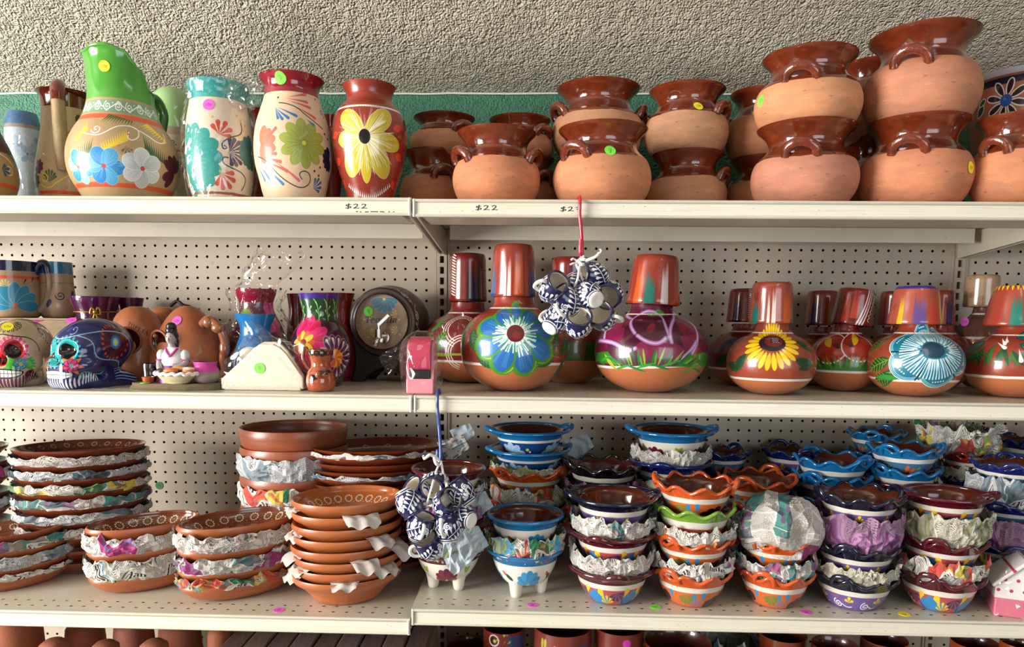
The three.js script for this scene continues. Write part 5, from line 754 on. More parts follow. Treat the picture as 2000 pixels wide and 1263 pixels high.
// plum vases
{
  const V = trace(189, 5.2, M, [[578, 52], [588, 50], [602, 44], [620, 40], [640, 43], [670, 54], [710, 58], [745, 46]]), o = vase('plum_vase', 'shiny plum purple vase tied with a gold cord bow', V, [['body', 0, 1, potGlaze(0x53124e, 0.2)]], { inner: glaze(0x2c0a2a), depth: 0.08 });
  const y = V.yAt(189, 609), r = wallR(V.P, y) + 0.002, gold = new THREE.MeshPhysicalMaterial({ color: 0xb08a3a, metalness: 0.8, roughness: 0.35 }); const t = new THREE.TorusGeometry(r, 0.0016, 6, 60); t.rotateX(Math.PI / 2); t.translate(0, y, 0); part('gold_cord', t, gold, o);
  const a = V.th(186, 609) + 0.3, q = (th_, yy, e = 0.004) => [(r + e) * Math.sin(th_ + a), y + yy, (r + e) * Math.cos(th_ + a)]; part('bow', merge([tube([q(-0.3, 0), q(-0.42, 0.009), q(-0.5, -0.004), q(-0.3, -0.002)], 0.0022, 16, 6), tube([q(-0.3, 0), q(-0.16, 0.01), q(-0.1, -0.006), q(-0.3, -0.002)], 0.0022, 16, 6), tube([q(-0.3, 0), q(-0.4, -0.018), q(-0.42, -0.026)], 0.002, 10, 6), tube([q(-0.3, 0), q(-0.2, -0.016), q(-0.14, -0.024)], 0.002, 10, 6), new THREE.SphereGeometry(0.005, 10, 8).translate(...q(-0.3, 0))]), gold, o);
  vase('plum_vase', 'dark plum vase standing behind the one with the gold bow', trace(257, 2.6, M, [[581, 28], [590, 26], [606, 23], [630, 24], [670, 32], [740, 28]]), [['body', 0, 1, potGlaze(0x4c1046, 0.25)]], { inner: glaze(0x1c0618), depth: 0.06 });
}
// painted skulls: radial relief found by marching a distance field
function skull(label, pos, yaw, scale, bg, draw) {
  const smin = (a, b, k) => { const h = Math.max(0, Math.min(1, 0.5 + 0.5 * (b - a) / k)); return b + (a - b) * h - k * h * (1 - h); }, smax = (a, b, k) => -smin(-a, -b, k);
  const ell = (x, y, z, c, r) => { const a = (x - c[0]) / r[0], b = (y - c[1]) / r[1], d = (z - c[2]) / r[2], q = Math.hypot(a, b, d); return (q - 1) * Math.min(...r); };
  const rb = (x, y, z, c, h, r) => { const a = Math.abs(x - c[0]) - h[0] + r, b = Math.abs(y - c[1]) - h[1] + r, d = Math.abs(z - c[2]) - h[2] + r; return Math.hypot(Math.max(a, 0), Math.max(b, 0), Math.max(d, 0)) + Math.min(0, Math.max(a, b, d)) - r; };
  const sdf = (x, y, z) => {
    const ax = Math.abs(x); let d = ell(x, y, z, [0, 0.083, -0.014], [0.057, 0.053, 0.072]);
    d = smin(d, ell(x, y, z, [0, 0.07, 0.03], [0.048, 0.036, 0.036]), 0.02);
    d = smin(d, rb(x, y, z, [0, 0.028, 0.03], [0.036 - 0.1 * Math.max(0, z - 0.05), 0.029, 0.046], 0.018), 0.022); d = smin(d, ell(ax, y, z, [0.038, 0.045, 0.03], [0.016, 0.012, 0.02]), 0.014); d = smin(d, rb(x, y, z, [0, 0.012, -0.03], [0.036, 0.013, 0.05], 0.012), 0.03);
    d = smax(d, -ell(ax, y, z, [0.0235, 0.077, 0.067], [0.0155, 0.016, 0.02]), 0.006);
    d = smax(d, -Math.min(ell(ax, y, z, [0.005, 0.055, 0.073], [0.0065, 0.01, 0.012]), 9), 0.004);
    d = smax(d, -ell(ax, y, z, [0.041, 0.024, 0.042], [0.011, 0.0085, 0.013]), 0.004); d = smax(d, -ell(ax, y, z, [0.041, 0.026, 0.012], [0.009, 0.0075, 0.011]), 0.004);
    return Math.max(d, -y);
  };
  const C = [0, 0.05, 0.005], nx = 220, ny = 130, pos_ = [], uv = [], idx = [];
  for (let j = 0; j <= ny; j++) for (let i = 0; i <= nx; i++) { const th = (i / nx - 0.5) * TAU, ph = (j / ny - 0.5) * Math.PI, d = [Math.sin(th) * Math.cos(ph), Math.sin(ph), Math.cos(th) * Math.cos(ph)]; let r = 0.13; for (let s = 0; s < 60; s++) { const e = sdf(C[0] + d[0] * r, C[1] + d[1] * r, C[2] + d[2] * r); if (e < 0.0003) break; r -= e * 0.7; if (r < 0.02) break; } pos_.push(C[0] + d[0] * r, Math.max(0, C[1] + d[1] * r), C[2] + d[2] * r); uv.push(i / nx, j / ny); }
  for (let j = 0; j < ny; j++) for (let i = 0; i < nx; i++) { const a = j * (nx + 1) + i, b = a + 1, c = a + nx + 1, e = c + 1; idx.push(a, b, e, a, e, c); }
  const g = new THREE.BufferGeometry(); g.setAttribute('position', new THREE.Float32BufferAttribute(pos_, 3)); g.setAttribute('uv', new THREE.Float32BufferAttribute(uv, 2)); g.setIndex(idx); g.computeVertexNormals();
  const tex = paintTex(1536, 768, (c, w, h) => { c.lineCap = c.lineJoin = 'round'; c.fillStyle = bg; c.fillRect(0, 0, w, h);
    const at = (x, y, z) => { const dx = x - C[0], dy = y - C[1], dz = z - C[2], l = Math.hypot(dx, dy, dz); return [(Math.atan2(dx, dz) / TAU + 0.5) * w, (0.5 - Math.asin(dy / l) / Math.PI) * h]; };
    draw(c, at, w, h); });
  const o = thing('painted_skull', label, 'skull', pos, yaw); o.scale.setScalar(scale);
  part('skull', g, painted(tex, 0.2, 0.9), o);
  return o;
}
const P2 = 1536 / TAU;   // texture points per radian
function socketRing(c, p, rx, ry, ring, beads, bead) { c.fillStyle = ring; c.beginPath(); c.ellipse(...p, rx * 1.36, ry * 1.34, 0, 0, TAU); c.fill(); c.fillStyle = '#0b0a0c'; c.beginPath(); c.ellipse(...p, rx, ry, 0, 0, TAU); c.fill(); for (let i = 0; i < beads; i++) { const a = i / beads * TAU; c.fillStyle = bead; c.beginPath(); c.ellipse(p[0] + rx * 1.62 * Math.cos(a), p[1] + ry * 1.58 * Math.sin(a), 13, 9, a, 0, TAU); c.fill(); } }
function noseHeart(c, at, ring) { const p = at(0, 0.055, 0.078); c.fillStyle = ring; c.beginPath(); c.moveTo(p[0], p[1] - 62); c.bezierCurveTo(p[0] - 60, p[1] - 10, p[0] - 62, p[1] + 52, p[0], p[1] + 40); c.bezierCurveTo(p[0] + 62, p[1] + 52, p[0] + 60, p[1] - 10, p[0], p[1] - 62); c.fill(); c.fillStyle = '#0b0a0c'; for (const s of [-1, 1]) { c.beginPath(); c.ellipse(p[0] + s * 18, p[1] + 4, 14, 28, s * 0.25, 0, TAU); c.fill(); } }
function grin(c, at, gum, edge) { const y0 = at(0, 0.036, 0.074)[1], y1 = at(0, 0.021, 0.076)[1], cx = 768, L = 128; c.fillStyle = edge; c.beginPath(); c.ellipse(cx, (y0 + y1) / 2, L + 10, (y1 - y0) / 2 + 9, 0, 0, TAU); c.fill(); c.fillStyle = '#f2efea'; c.beginPath(); c.ellipse(cx, (y0 + y1) / 2, L, (y1 - y0) / 2, 0, 0, TAU); c.fill(); c.strokeStyle = edge; c.lineWidth = 3; for (let i = -5; i <= 5; i++) { c.beginPath(); c.moveTo(cx + i * 23, y0); c.lineTo(cx + i * 23, y1); c.stroke(); } c.beginPath(); c.moveTo(cx - L, (y0 + y1) / 2); c.lineTo(cx + L, (y0 + y1) / 2); c.stroke(); }
{
  const zc = 13.4, pc = onShelf(178, 742, M), pb = onShelf(40, 742, M);
  const so = skull('glossy dark blue skull with turquoise eye rings and a wheel flower on its temple', [onPlane(178, 720, zc).x, M, zc * IN], -0.36, 1.0, '#141f5c', (c, at, w, h) => {
    const pale = '#8fb0d8';
    for (const s of [-1, 1]) {
      const e = at(s * 0.0235, 0.077, 0.075); socketRing(c, e, 60, 62, '#2ab8b4', 18, '#1fa5a2');
      const t = at(s * 0.055, 0.088, -0.012); dot(c, ...t, 118, '#3d0d24'); for (let i = 0; i < 20; i++) { const a = i / 20 * TAU; c.fillStyle = '#b8452c'; c.beginPath(); c.ellipse(t[0] + 112 * Math.cos(a), t[1] + 112 * Math.sin(a), 13, 9, a, 0, TAU); c.fill(); } dot(c, ...t, 42, '#1a5fae'); dot(c, ...t, 26, '#6fb8c8'); dot(c, t[0], t[1], 15, '#d8d43c');
      stroke(c, [at(s * 0.03, 0.105, 0.05), at(s * 0.045, 0.098, 0.035), at(s * 0.052, 0.085, 0.03), at(s * 0.05, 0.068, 0.03), at(s * 0.05, 0.056, 0.02), at(s * 0.055, 0.055, -0.02), at(s * 0.05, 0.045, -0.045), at(s * 0.04, 0.02, -0.06)], pale, 9); stroke(c, [at(s * 0.03, 0.105, 0.05), at(s * 0.045, 0.122, 0.02), at(s * 0.05, 0.115, -0.03), at(s * 0.05, 0.09, -0.06), at(s * 0.052, 0.065, -0.055)], pale, 8); stroke(c, [at(0, 0.098, 0.065), at(s * 0.015, 0.1, 0.062), at(s * 0.03, 0.105, 0.05)], pale, 8);
      const k = at(s * 0.03, 0.047, 0.06); for (let i = 0; i < 7; i++) leaf(c, k[0], k[1], 80, 26, i / 7 * TAU + 0.2, '#d8683c'); flower(c, ...k, 46, 7, { c: '#c8307a', edge: '#3d0d24', lw: 4, core: '#5aa892', cr: 0.26, wid: 0.6 });
      for (const [x, y, z, r] of [[0.042, 0.024, 0.045, 34], [0.046, 0.026, 0.012, 34]]) { const p = at(s * x, y, z); c.fillStyle = '#2aa6a4'; c.beginPath(); c.ellipse(...p, r * 1.25, r * 1.1, 0, 0, TAU); c.fill(); c.fillStyle = '#0b0a0c'; c.beginPath(); c.ellipse(...p, r * 0.8, r * 0.72, 0, 0, TAU); c.fill(); }
      const f = at(s * 0.045, 0.05, -0.07); for (let i = 0; i < 7; i++) { const a = -1.6 + i * 0.5; drop(c, f[0], f[1], 70, 20, a, '#7f9a2c'); } for (let i = 0; i < 5; i++) stroke(c, [at(s * 0.05, 0.03 - i * 0.006, -0.03), at(s * 0.035, 0.032 - i * 0.006, -0.075)], pale, 6);
      spiral(c, ...at(s * 0.018, 0.118, 0.045), 44, 1, 2, s, pale, 7); petal(c, ...at(s * 0.006, 0.112, 0.055), 60, 30, -1.6 + s * 0.5, '#2c3f9a');
    }
    noseHeart(c, at, '#39c8c2'); grin(c, at, '#fff', '#0e1440');
    for (let i = -14; i <= 14; i++) { const x = 768 + i * 22, y = at(0, 0.014, 0.076)[1]; c.fillStyle = '#e9e9f2'; c.beginPath(); c.ellipse(x, y + 14, 6, 36, i * 0.01, 0, TAU); c.fill(); }
  });
  const st = new THREE.CircleGeometry(0.0095, 20); st.rotateX(-1.0); st.rotateY(0.55); st.translate(-0.004, 0.1315, 0.033); part('price_sticker', st, ST.pink(), so);
  const zd = 12.6; const cr = skull('cream skull with pink petal eye rings and black lace forehead', [onPlane(38, 720, zd).x, M, zd * IN], 0.2, 0.98, '#bfab88', (c, at) => {
    for (const s of [-1, 1]) {
      const e = at(s * 0.0235, 0.077, 0.075); for (let i = 0; i < 20; i++) { const a = i / 20 * TAU; petal(c, e[0] + 68 * Math.cos(a), e[1] + 68 * Math.sin(a), 46, 17, a, i % 2 ? '#c2307a' : '#d85a96'); } socketRing(c, e, 58, 60, '#c8222e', 0);
      const k = at(s * 0.03, 0.047, 0.06); for (let i = 0; i < 5; i++) { leaf(c, k[0], k[1], 110, 26, -0.5 + i * 0.25, '#3fa82c'); leaf(c, k[0], k[1], 110, 26, Math.PI - 0.5 + i * 0.25, '#3fa82c'); } flower(c, ...k, 42, 8, { c: '#2f97a8', edge: '#14505c', lw: 4, core: '#c8a23c', cr: 0.28, wid: 0.55 });
      for (const [x, y, z, r] of [[0.042, 0.024, 0.045, 32], [0.046, 0.026, 0.012, 32]]) { const p = at(s * x, y, z); dot(c, ...p, r * 1.25, '#b81c24'); dot(c, ...p, r * 0.8, '#0b0a0c'); }
      stroke(c, [at(0, 0.108, 0.058), at(s * 0.02, 0.103, 0.058), at(s * 0.038, 0.1, 0.042), at(s * 0.048, 0.085, 0.03), at(s * 0.05, 0.07, 0.028)], '#1c1712', 8); spiral(c, ...at(s * 0.05, 0.11, 0.005), 46, 1.2, 0, s, '#1c1712', 8); for (let i = 0; i < 5; i++) dot(c, ...at(s * 0.05, 0.1 - i * 0.006, 0.012 - i * 0.004), 6, '#1c1712');
    }
    const t = at(0, 0.135, 0.02); for (let i = 0; i < 15; i++) { const a = 0.1 + i / 14 * (Math.PI - 0.2); drop(c, t[0] + 40 * Math.cos(a) * 2.4, t[1] + 10, 120, 26, a, '#1c1712'); drop(c, t[0] + 40 * Math.cos(a) * 2.4 + 60 * Math.cos(a), t[1] + 10 + 62 * Math.sin(a), 46, 15, a, '#b8a27c'); } c.fillStyle = '#d8762c'; c.fillRect(t[0] - 120, t[1] - 40, 240, 40);
    noseHeart(c, at, '#c2182a'); grin(c, at, '#fff', '#14110e');
    for (let i = -14; i <= 14; i++) { const x = 768 + i * 22, y = at(0, 0.014, 0.076)[1]; c.fillStyle = Math.abs(i) > 9 ? '#16110f' : '#5c2a52'; c.beginPath(); c.ellipse(x, y + 16, 8, 40, i * 0.01, 0, TAU); c.fill(); }
  });
  const s2 = new THREE.CircleGeometry(0.0105, 20); s2.rotateX(-0.75); s2.rotateY(0.25); s2.translate(0.008, 0.1205, 0.053); part('price_sticker', s2, ST.yellow(), cr);
  const s3 = new THREE.CircleGeometry(0.0105, 20); s3.rotateX(-1.35); s3.translate(0.036, 0.1315, -0.012); part('price_sticker', s3, ST.pink(), cr);
}
// rounded clay mugs with a glazed hollow
function hollowMug(cx, z, rows, label, hx, hy, hr, text) {
  const V = trace(cx, z, M, rows); const tex = skin(V, 1.2, '#a8603a', (g, W, H) => { mottle(g, W, H, ['rgba(190,110,70,.2)', 'rgba(120,60,35,.2)'], 120, cx); if (text) { const p = V.m(...text); g.save(); g.translate(...p); g.rotate(0.5); g.fillStyle = '#2c130c'; g.font = 'bold 12px serif'; g.fillText('TOPETA', 0, 0); g.restore(); } });
  const o = thing('clay_mug', label, 'mug', [V.x, V.y, V.z]); part('body', rev(V.P, { ny: 30, warp: lumpy(0.02, 1, cx) }), painted(tex, 0.5, 0.3), o);
  if (hr) { const [th, t] = V.hit(hx, hy), [r, y] = sampleP(V.P, t), R = hr * mmpp(z); const d = rev(curveOf([[0, 0.002], [R * 0.6, 0.0025], [R * 0.92, 0.006], [R, 0.01]], 12), { nx: 32, ny: 8 }); d.rotateX(Math.PI / 2 + 0.1); d.rotateY(th); d.translate((r - 0.002) * Math.sin(th), y, (r - 0.002) * Math.cos(th)); part('glazed_hollow', d, glaze(0x3d120a, 0.12), o, 'dark brown glazed hollow'); const to = new THREE.TorusGeometry(R, 0.0028, 8, 40); to.rotateX(0.1); to.rotateY(th); to.translate((r + 0.008) * Math.sin(th), y, (r + 0.008) * Math.cos(th)); part('hollow_rim', to, clay(0x9a5636, 0.5), o); }
  return { o, V };
}
hollowMug(268, 7.6, [[598, 10], [602, 24], [612, 38], [632, 50], [670, 57], [715, 58], [745, 52]], 'rounded clay mug with lettering over a glazed hollow beside the blue skull', 252, 664, 24, [248, 634]);
{
  const { o, V } = hollowMug(368, 9.6, [[597, 8], [601, 20], [614, 36], [640, 55], [670, 69], [705, 79], [750, 76]], 'cone shaped clay mug with a pink sticker and a twisted handle', 318, 668, 22);
  sticker(o, V.P, V.th(345, 626), V.yAt(345, 626), 0.0095, ST.pink());
  const q = (x, y, z) => { const p = onPlane(x, y, z); return [p.x - V.x, p.y - V.y, p.z - V.z]; };
  part('handle', merge([tube([q(396, 632, 11), q(408, 624, 11.4), q(424, 634, 11.5), q(434, 648, 11.4), q(440, 672, 11.2), q(437, 700, 11), q(440, 722, 10.8), q(432, 742, 10.6)], 0.0095, 40, 10), new THREE.SphereGeometry(0.0125, 16, 12).translate(...q(408, 629, 11.5)), new THREE.SphereGeometry(0.0115, 16, 12).scale(1.2, 1, 1).translate(...q(426, 640, 11.6)), new THREE.SphereGeometry(0.0105, 16, 12).scale(1, 1.8, 1).translate(...q(439, 680, 11.3))]), glaze(0x8c5434, 0.3), o, 'glossy twisted handle');
  part('knob', new THREE.SphereGeometry(0.0055, 14, 10).translate(...q(304, 656, 12.2)), glaze(0x7a3a24, 0.15), o);
}
{ const { o } = hollowMug(322, 4.2, [[599, 10], [604, 24], [620, 36], [660, 42], [740, 40]], 'clay mug with a dark ribbon on top hidden behind the cone shaped mug', 0, 0, 0); const p = onPlane(343, 593, 5); part('ribbon', tube([[p.x - o.position.x - 0.016, p.y - M - 0.005, 0.014], [p.x - o.position.x, p.y - M + 0.006, 0.012], [p.x - o.position.x + 0.012, p.y - M - 0.002, 0.012], [p.x - o.position.x + 0.028, p.y - M - 0.006, 0.01]], 0.004, 20, 6), plain(0x1c1512, 0.4), o); }
// market woman figurine on a slab
{
  const z = 14.6, c = onPlane(345, 735, z), K = mmpp(z) * 0.9, o = thing('market_woman_figurine', 'small clay figurine of a bread seller in a white blouse with her basket', 'figurine', [c.x, M, z * IN]);
  const q = (px, py, dz = 0) => { const p = onPlane(px, py, z + dz); return [p.x - c.x, p.y - M, dz * IN]; };
  const slab = new THREE.CylinderGeometry(1, 1.03, 0.013, 48, 3).scale(0.088, 1, 0.036).translate(0, 0.0065, 0); { const p = slab.attributes.position; for (let i = 0; i < p.count; i++) { const n = 1 + 0.08 * fbm(p.getX(i) * 40, p.getY(i) * 60, p.getZ(i) * 40); p.setXYZ(i, p.getX(i) * n, p.getY(i) * (p.getY(i) > 0.006 ? n : 1), p.getZ(i) * n); } slab.computeVertexNormals(); }
  part('slab', slab, clay(0x77694c, 0.9), o, 'rough stone-like slab');
  const skin_ = plain(0xa39a98, 0.45, { clearcoat: 0.3 }), S = (x, y, z_, rx, ry, rz) => new THREE.SphereGeometry(1, 22, 16).scale(rx, ry, rz).translate(x, y, z_);
  const T = q(340, 700), hd = q(334, 657, 0.2), Y0 = 0.013;
  // body: seated figure as one lathe-like loft of ellipses
  const loft = (rings) => { const pos = [], idx = [], n = 26; rings.forEach(([x, y, zz, rx, rz]) => { for (let i = 0; i <= n; i++) { const a = i / n * TAU; pos.push(x + rx * Math.sin(a), y, zz + rz * Math.cos(a)); } }); for (let j = 0; j < rings.length - 1; j++) for (let i = 0; i < n; i++) { const a = j * (n + 1) + i; idx.push(a, a + 1, a + n + 2, a, a + n + 2, a + n + 1); } const g = new THREE.BufferGeometry(); g.setAttribute('position', new THREE.Float32BufferAttribute(pos, 3)); g.setIndex(idx); g.computeVertexNormals(); return g; };
  const limb = (pts, r) => tube(pts, r, 16, 9);
  const n0 = [hd[0], hd[1] - 0.017, hd[2]];
  part('body', merge([loft([[T[0], Y0, 0, 0.02, 0.018], [T[0], T[1], 0, 0.021, 0.015], [T[0], T[1] + 0.016, 0, 0.019, 0.012], [n0[0], n0[1] - 0.004, 0.002, 0.008, 0.008], [n0[0], n0[1] + 0.004, n0[2], 0.0062, 0.0065]]), S(hd[0], hd[1] - 0.003, hd[2], 0.0098, 0.0135, 0.0112), S(hd[0], hd[1] - 0.005, hd[2] + 0.0108, 0.0016, 0.0032, 0.0024), limb([[T[0] - 0.021, T[1] + 0.01, 0.002], [T[0] - 0.025, T[1] - 0.008, 0.008], [T[0] - 0.02, T[1] - 0.02, 0.016], [T[0] - 0.014, T[1] - 0.026, 0.02]], 0.0058), limb([[T[0] + 0.022, T[1] + 0.01, 0.002], [T[0] + 0.027, T[1] - 0.006, 0.008], [T[0] + 0.02, T[1] - 0.014, 0.017], [T[0] + 0.008, T[1] - 0.014, 0.02]], 0.0058)]), skin_, o);
  const face = [-1, 1].map(s => S(hd[0] + s * 0.0036, hd[1], hd[2] + 0.0101, 0.0014, 0.0008, 0.0012)); part('eyes', merge(face), plain(0x1a1614, 0.4), o); part('mouth', S(hd[0], hd[1] - 0.0098, hd[2] + 0.0096, 0.0026, 0.0007, 0.001), plain(0x8a4a48, 0.5), o);
  const bl = plain(0xd6d2d2, 0.45, { clearcoat: 0.4 }), pk = plain(0xb8348e, 0.4);
  part('blouse', merge([loft([[T[0], T[1] - 0.016, 0, 0.0215, 0.0165], [T[0], T[1] - 0.004, 0.001, 0.0235, 0.018], [T[0], T[1] + 0.008, 0.001, 0.023, 0.0165], [T[0], T[1] + 0.016, 0, 0.018, 0.013], [n0[0], T[1] + 0.0225, 0.001, 0.0105, 0.0095]]), S(T[0] - 0.0225, T[1] + 0.006, 0.003, 0.009, 0.012, 0.0095), S(T[0] + 0.0235, T[1] + 0.006, 0.003, 0.009, 0.012, 0.0095)]), bl, o, 'white blouse');
  part('neckline', merge([limb([[T[0] - 0.011, T[1] + 0.021, 0.008], [T[0] - 0.006, T[1] + 0.013, 0.0155], [T[0] + 0.001, T[1] + 0.005, 0.019]], 0.0021), limb([[T[0] + 0.012, T[1] + 0.021, 0.008], [T[0] + 0.008, T[1] + 0.013, 0.0155], [T[0] + 0.001, T[1] + 0.005, 0.019]], 0.0021)]), pk, o, 'pink neckline trim'); for (const s of [-1, 1]) { const t = new THREE.TorusGeometry(0.0085, 0.0016, 6, 20); t.rotateX(1.35); t.translate(T[0] + s * 0.0235, T[1] - 0.004, 0.004); part('sleeve_trim', t, pk, o); }
  part('skirt', loft([[T[0], Y0, 0.003, 0.028, 0.024], [T[0], Y0 + 0.012, 0.003, 0.027, 0.023], [T[0], T[1] - 0.013, 0.001, 0.0218, 0.0175]]), plain(0x6a1c74, 0.4), o, 'purple skirt');
  part('hair', merge([S(hd[0], hd[1] + 0.002, hd[2] - 0.0035, 0.0118, 0.0145, 0.0112), S(hd[0], hd[1] + 0.011, hd[2] - 0.002, 0.0105, 0.0075, 0.0105), S(hd[0], hd[1] + 0.0185, hd[2] - 0.003, 0.0098, 0.009, 0.0098), ...[0.0135, 0.0175, 0.0215].map((dy, i) => { const t = new THREE.TorusGeometry(0.0092 - i * 0.0012, 0.0018, 6, 22); t.rotateX(Math.PI / 2); t.translate(hd[0], hd[1] + dy, hd[2] - 0.002); return t; }), S(hd[0] + 0.006, hd[1] - 0.012, hd[2] - 0.006, 0.006, 0.012, 0.006)]), plain(0x14110f, 0.3, { clearcoat: 0.4 }), o, 'black braided hair bun');
  // basket and breads
  const b = q(345, 738, 0.9), bp = curveOf([[0, 0], [0.02, 0], [0.027, 0.006], [0.0345, 0.014], [0.039, 0.02]], 20); const bk = rev(bp, { nx: 60, ny: 16, warp: (x, y, zz, th, t) => { const n = 1 + 0.02 * Math.sin(th * 30 + t * 50); return [x * n, y + (t > 0.9 ? 0.0015 * Math.sin(th * 22) : 0), zz * n * 0.62]; } }); bk.translate(b[0], 0.013, b[2]); const bask = part('basket', bk, clay(0xd3c6a0, 0.8), o, 'woven straw basket');
  const frill = tube(Array.from({ length: 44 }, (_, i) => { const a = i / 44 * TAU; return [b[0] + 0.04 * Math.sin(a), 0.0325 + 0.0018 * Math.sin(a * 15), b[2] + 0.025 * Math.cos(a)]; }), 0.0036, 132, 6, true); part('basket_cloth', frill, plain(0xe9e4de, 0.8), bask, 'white frilled cloth');
  part('basket_fill', new THREE.CylinderGeometry(0.037, 0.036, 0.003, 32).scale(1, 1, 0.6).translate(b[0], 0.0305, b[2]), plain(0xc9a27e, 0.8), bask);
  [[-0.026, 0.037, 0.004, 0.011, 0.006, 0.009, 0x3a2a20], [-0.006, 0.038, 0.01, 0.014, 0.006, 0.009, 0xd0793a], [0.006, 0.042, -0.002, 0.016, 0.005, 0.008, 0xc98a4e], [0.026, 0.038, 0.004, 0.012, 0.0065, 0.01, 0xc4743a], [-0.012, 0.037, -0.004, 0.012, 0.005, 0.008, 0xdfae84]].forEach(([dx, y, dz, rx, ry, rz, col], i) => { part('bread', S(b[0] + dx, y, b[2] + dz, rx, ry, rz), plain(col, 0.5, { clearcoat: 0.3 }), bask); if (i === 3) part('icing', S(b[0] + dx, y + 0.004, b[2] + dz, rx * 0.92, ry * 0.55, rz * 0.92), plain(0xe6e0cc, 0.5), bask); });
  const jr = q(292, 706, -0.3); part('dark_jar', rev(curveOf([[0, 0], [0.01, 0], [0.0125, 0.006], [0.013, 0.02], [0.014, 0.032], [0.0135, 0.036]], 16), { nx: 24, ny: 10 }).translate(jr[0], 0.013, jr[2]), glaze(0x241410, 0.15), o); const ds = q(289, 735, 0.7); part('orange_dish', rev(curveOf([[0, 0], [0.008, 0], [0.0105, 0.008], [0.0115, 0.012]], 10), { nx: 24, ny: 6 }).translate(ds[0], 0.013, ds[2]), glaze(0xa84a20, 0.3), o);
  const pp = q(401, 715, -0.2), PP = curveOf([[0, 0], [0.015, 0], [0.024, 0.008], [0.027, 0.018], [0.024, 0.028], [0.0205, 0.033], [0.0215, 0.038], [0.0225, 0.042]], 24); part('pot', rev(PP, { nx: 36, ny: 14, t1: 0.66 }).translate(pp[0], 0.012, pp[2]), clay(0xa8968a, 0.6), o); part('pot_rim', rev(PP, { nx: 36, ny: 8, t0: 0.66 }).translate(pp[0], 0.012, pp[2]), plain(0xc8429a, 0.4), o, 'pink painted rim'); part('pot_inside', rev(inside(PP, 0.0025, 0.03), { nx: 28, ny: 8 }).translate(pp[0], 0.012, pp[2]), plain(0x5a4a44, 0.7), o);
  const st = new THREE.CylinderGeometry(0.009, 0.009, 0.0006, 20); const sp = q(283, 745, 1.1); st.translate(sp[0], 0.0142, sp[2]); part('price_sticker', st, ST.green(), o);
}
// film-wrapped vase with a bag of loose film above it
{
  const V = trace(502, 6.4, M, [[563, 42], [575, 40], [592, 34], [608, 36], [640, 52], [680, 60], [720, 56], [745, 44]]);
  const tex = skin(V, 1.1, '#5a1230', (g, W, H) => { const m = V.m; mottle(g, W, H, ['rgba(40,10,40,.4)', 'rgba(120,20,60,.3)'], 60, 3); leaf(g, ...m(470, 610), 50, 24, 0.1, '#6a8a2a', '#a8b84a'); flower(g, ...m(535, 620), 46, 8, { c: '#b81e6a', c2: '#d2428a', core: '#e0b83c', cr: 0.15 }); for (let i = 0; i < 6; i++) petal(g, ...m(560, 640), 30, 12, i, '#2c2a6a'); });
  const o = vase('wrapped_vase', 'crimson rimmed vase in a crackled clear bag with its loose top standing up', V, [['body', 0, V.tOf(590), painted(tex, 0.3, 0.8)], ['collar', V.tOf(590), 1, glaze(0x8a1030, 0.2)]], { inner: glaze(0x5a0a1c) });
  part('film', foil(V.P, { grow: 0.012, amp: 0.008, seed: 21, f: 30, t0: 0.25 }), plastic, o, 'crackled clear film');
  const top = onPlane(545, 492, 6.4), H = top.y - M, x = top.x - V.x, b = V.P.H; const BP = curveOf([[V.R * 0.75, b - 0.012], [V.R * 0.62, b + 0.008], [V.R * 0.72, b + 0.03], [V.R * 0.8, H - 0.018], [V.R * 0.62, H]], 40);
  part('film_top', rev(BP, { nx: 90, ny: 50, warp: (X, y, Z, th, t) => { const f = (y - b) / (H - b), n = 1 - 2 * Math.abs(nz(X * 40 + 3, y * 34, Z * 40)) + 0.5 * (1 - 2 * Math.abs(nz(X * 90, y * 80 + 2, Z * 90))), s = 1 + 0.14 * n; return [X * s + x * Math.max(0, Math.min(1, f * 1.3)), y + 0.006 * n + (t > 0.9 ? 0.012 * nz(th * 2, 4) : 0), Z * s * 0.7]; } }), plastic, o, 'loose end of the clear bag');
}
// blue vase
{
  const V = trace(500, 10.6, M, [[613, 43], [622, 38], [638, 31], [652, 31], [672, 38], [705, 48], [735, 46], [752, 40]]);
  const tex = skin(V, 1.5, '#1f74b4', (g, W, H) => { const m = V.m; mottle(g, W, H, ['rgba(30,120,190,.3)', 'rgba(20,80,150,.3)'], 60, 3); for (let i = 0; i < 9; i++) { g.strokeStyle = '#123a6e'; g.lineWidth = 1.8; g.beginPath(); g.arc(-W / 2 + W * i / 9, m(500, 668)[1], 12, Math.PI, TAU); g.stroke(); } const c = m(485, 715); for (const r of [38, 33, 28]) { g.strokeStyle = r === 33 ? '#12203e' : '#e9eef2'; g.lineWidth = 3.4; g.beginPath(); g.arc(...c, r, 0, TAU); g.stroke(); } rays(g, ...c, 6, 26, 26, '#e9eef2', 1.5, rng(3)); fan(g, ...m(482, 645), 9, 3.4, 6, 0, TAU, '#dfeaf2'); });
  vase('flower_vase', 'bright blue vase with flared mouth behind the white napkin holder', V, [['body', 0, 1, painted(tex, 0.3, 0.7)]], { inner: glaze(0x17609c), depth: 0.06 });
}
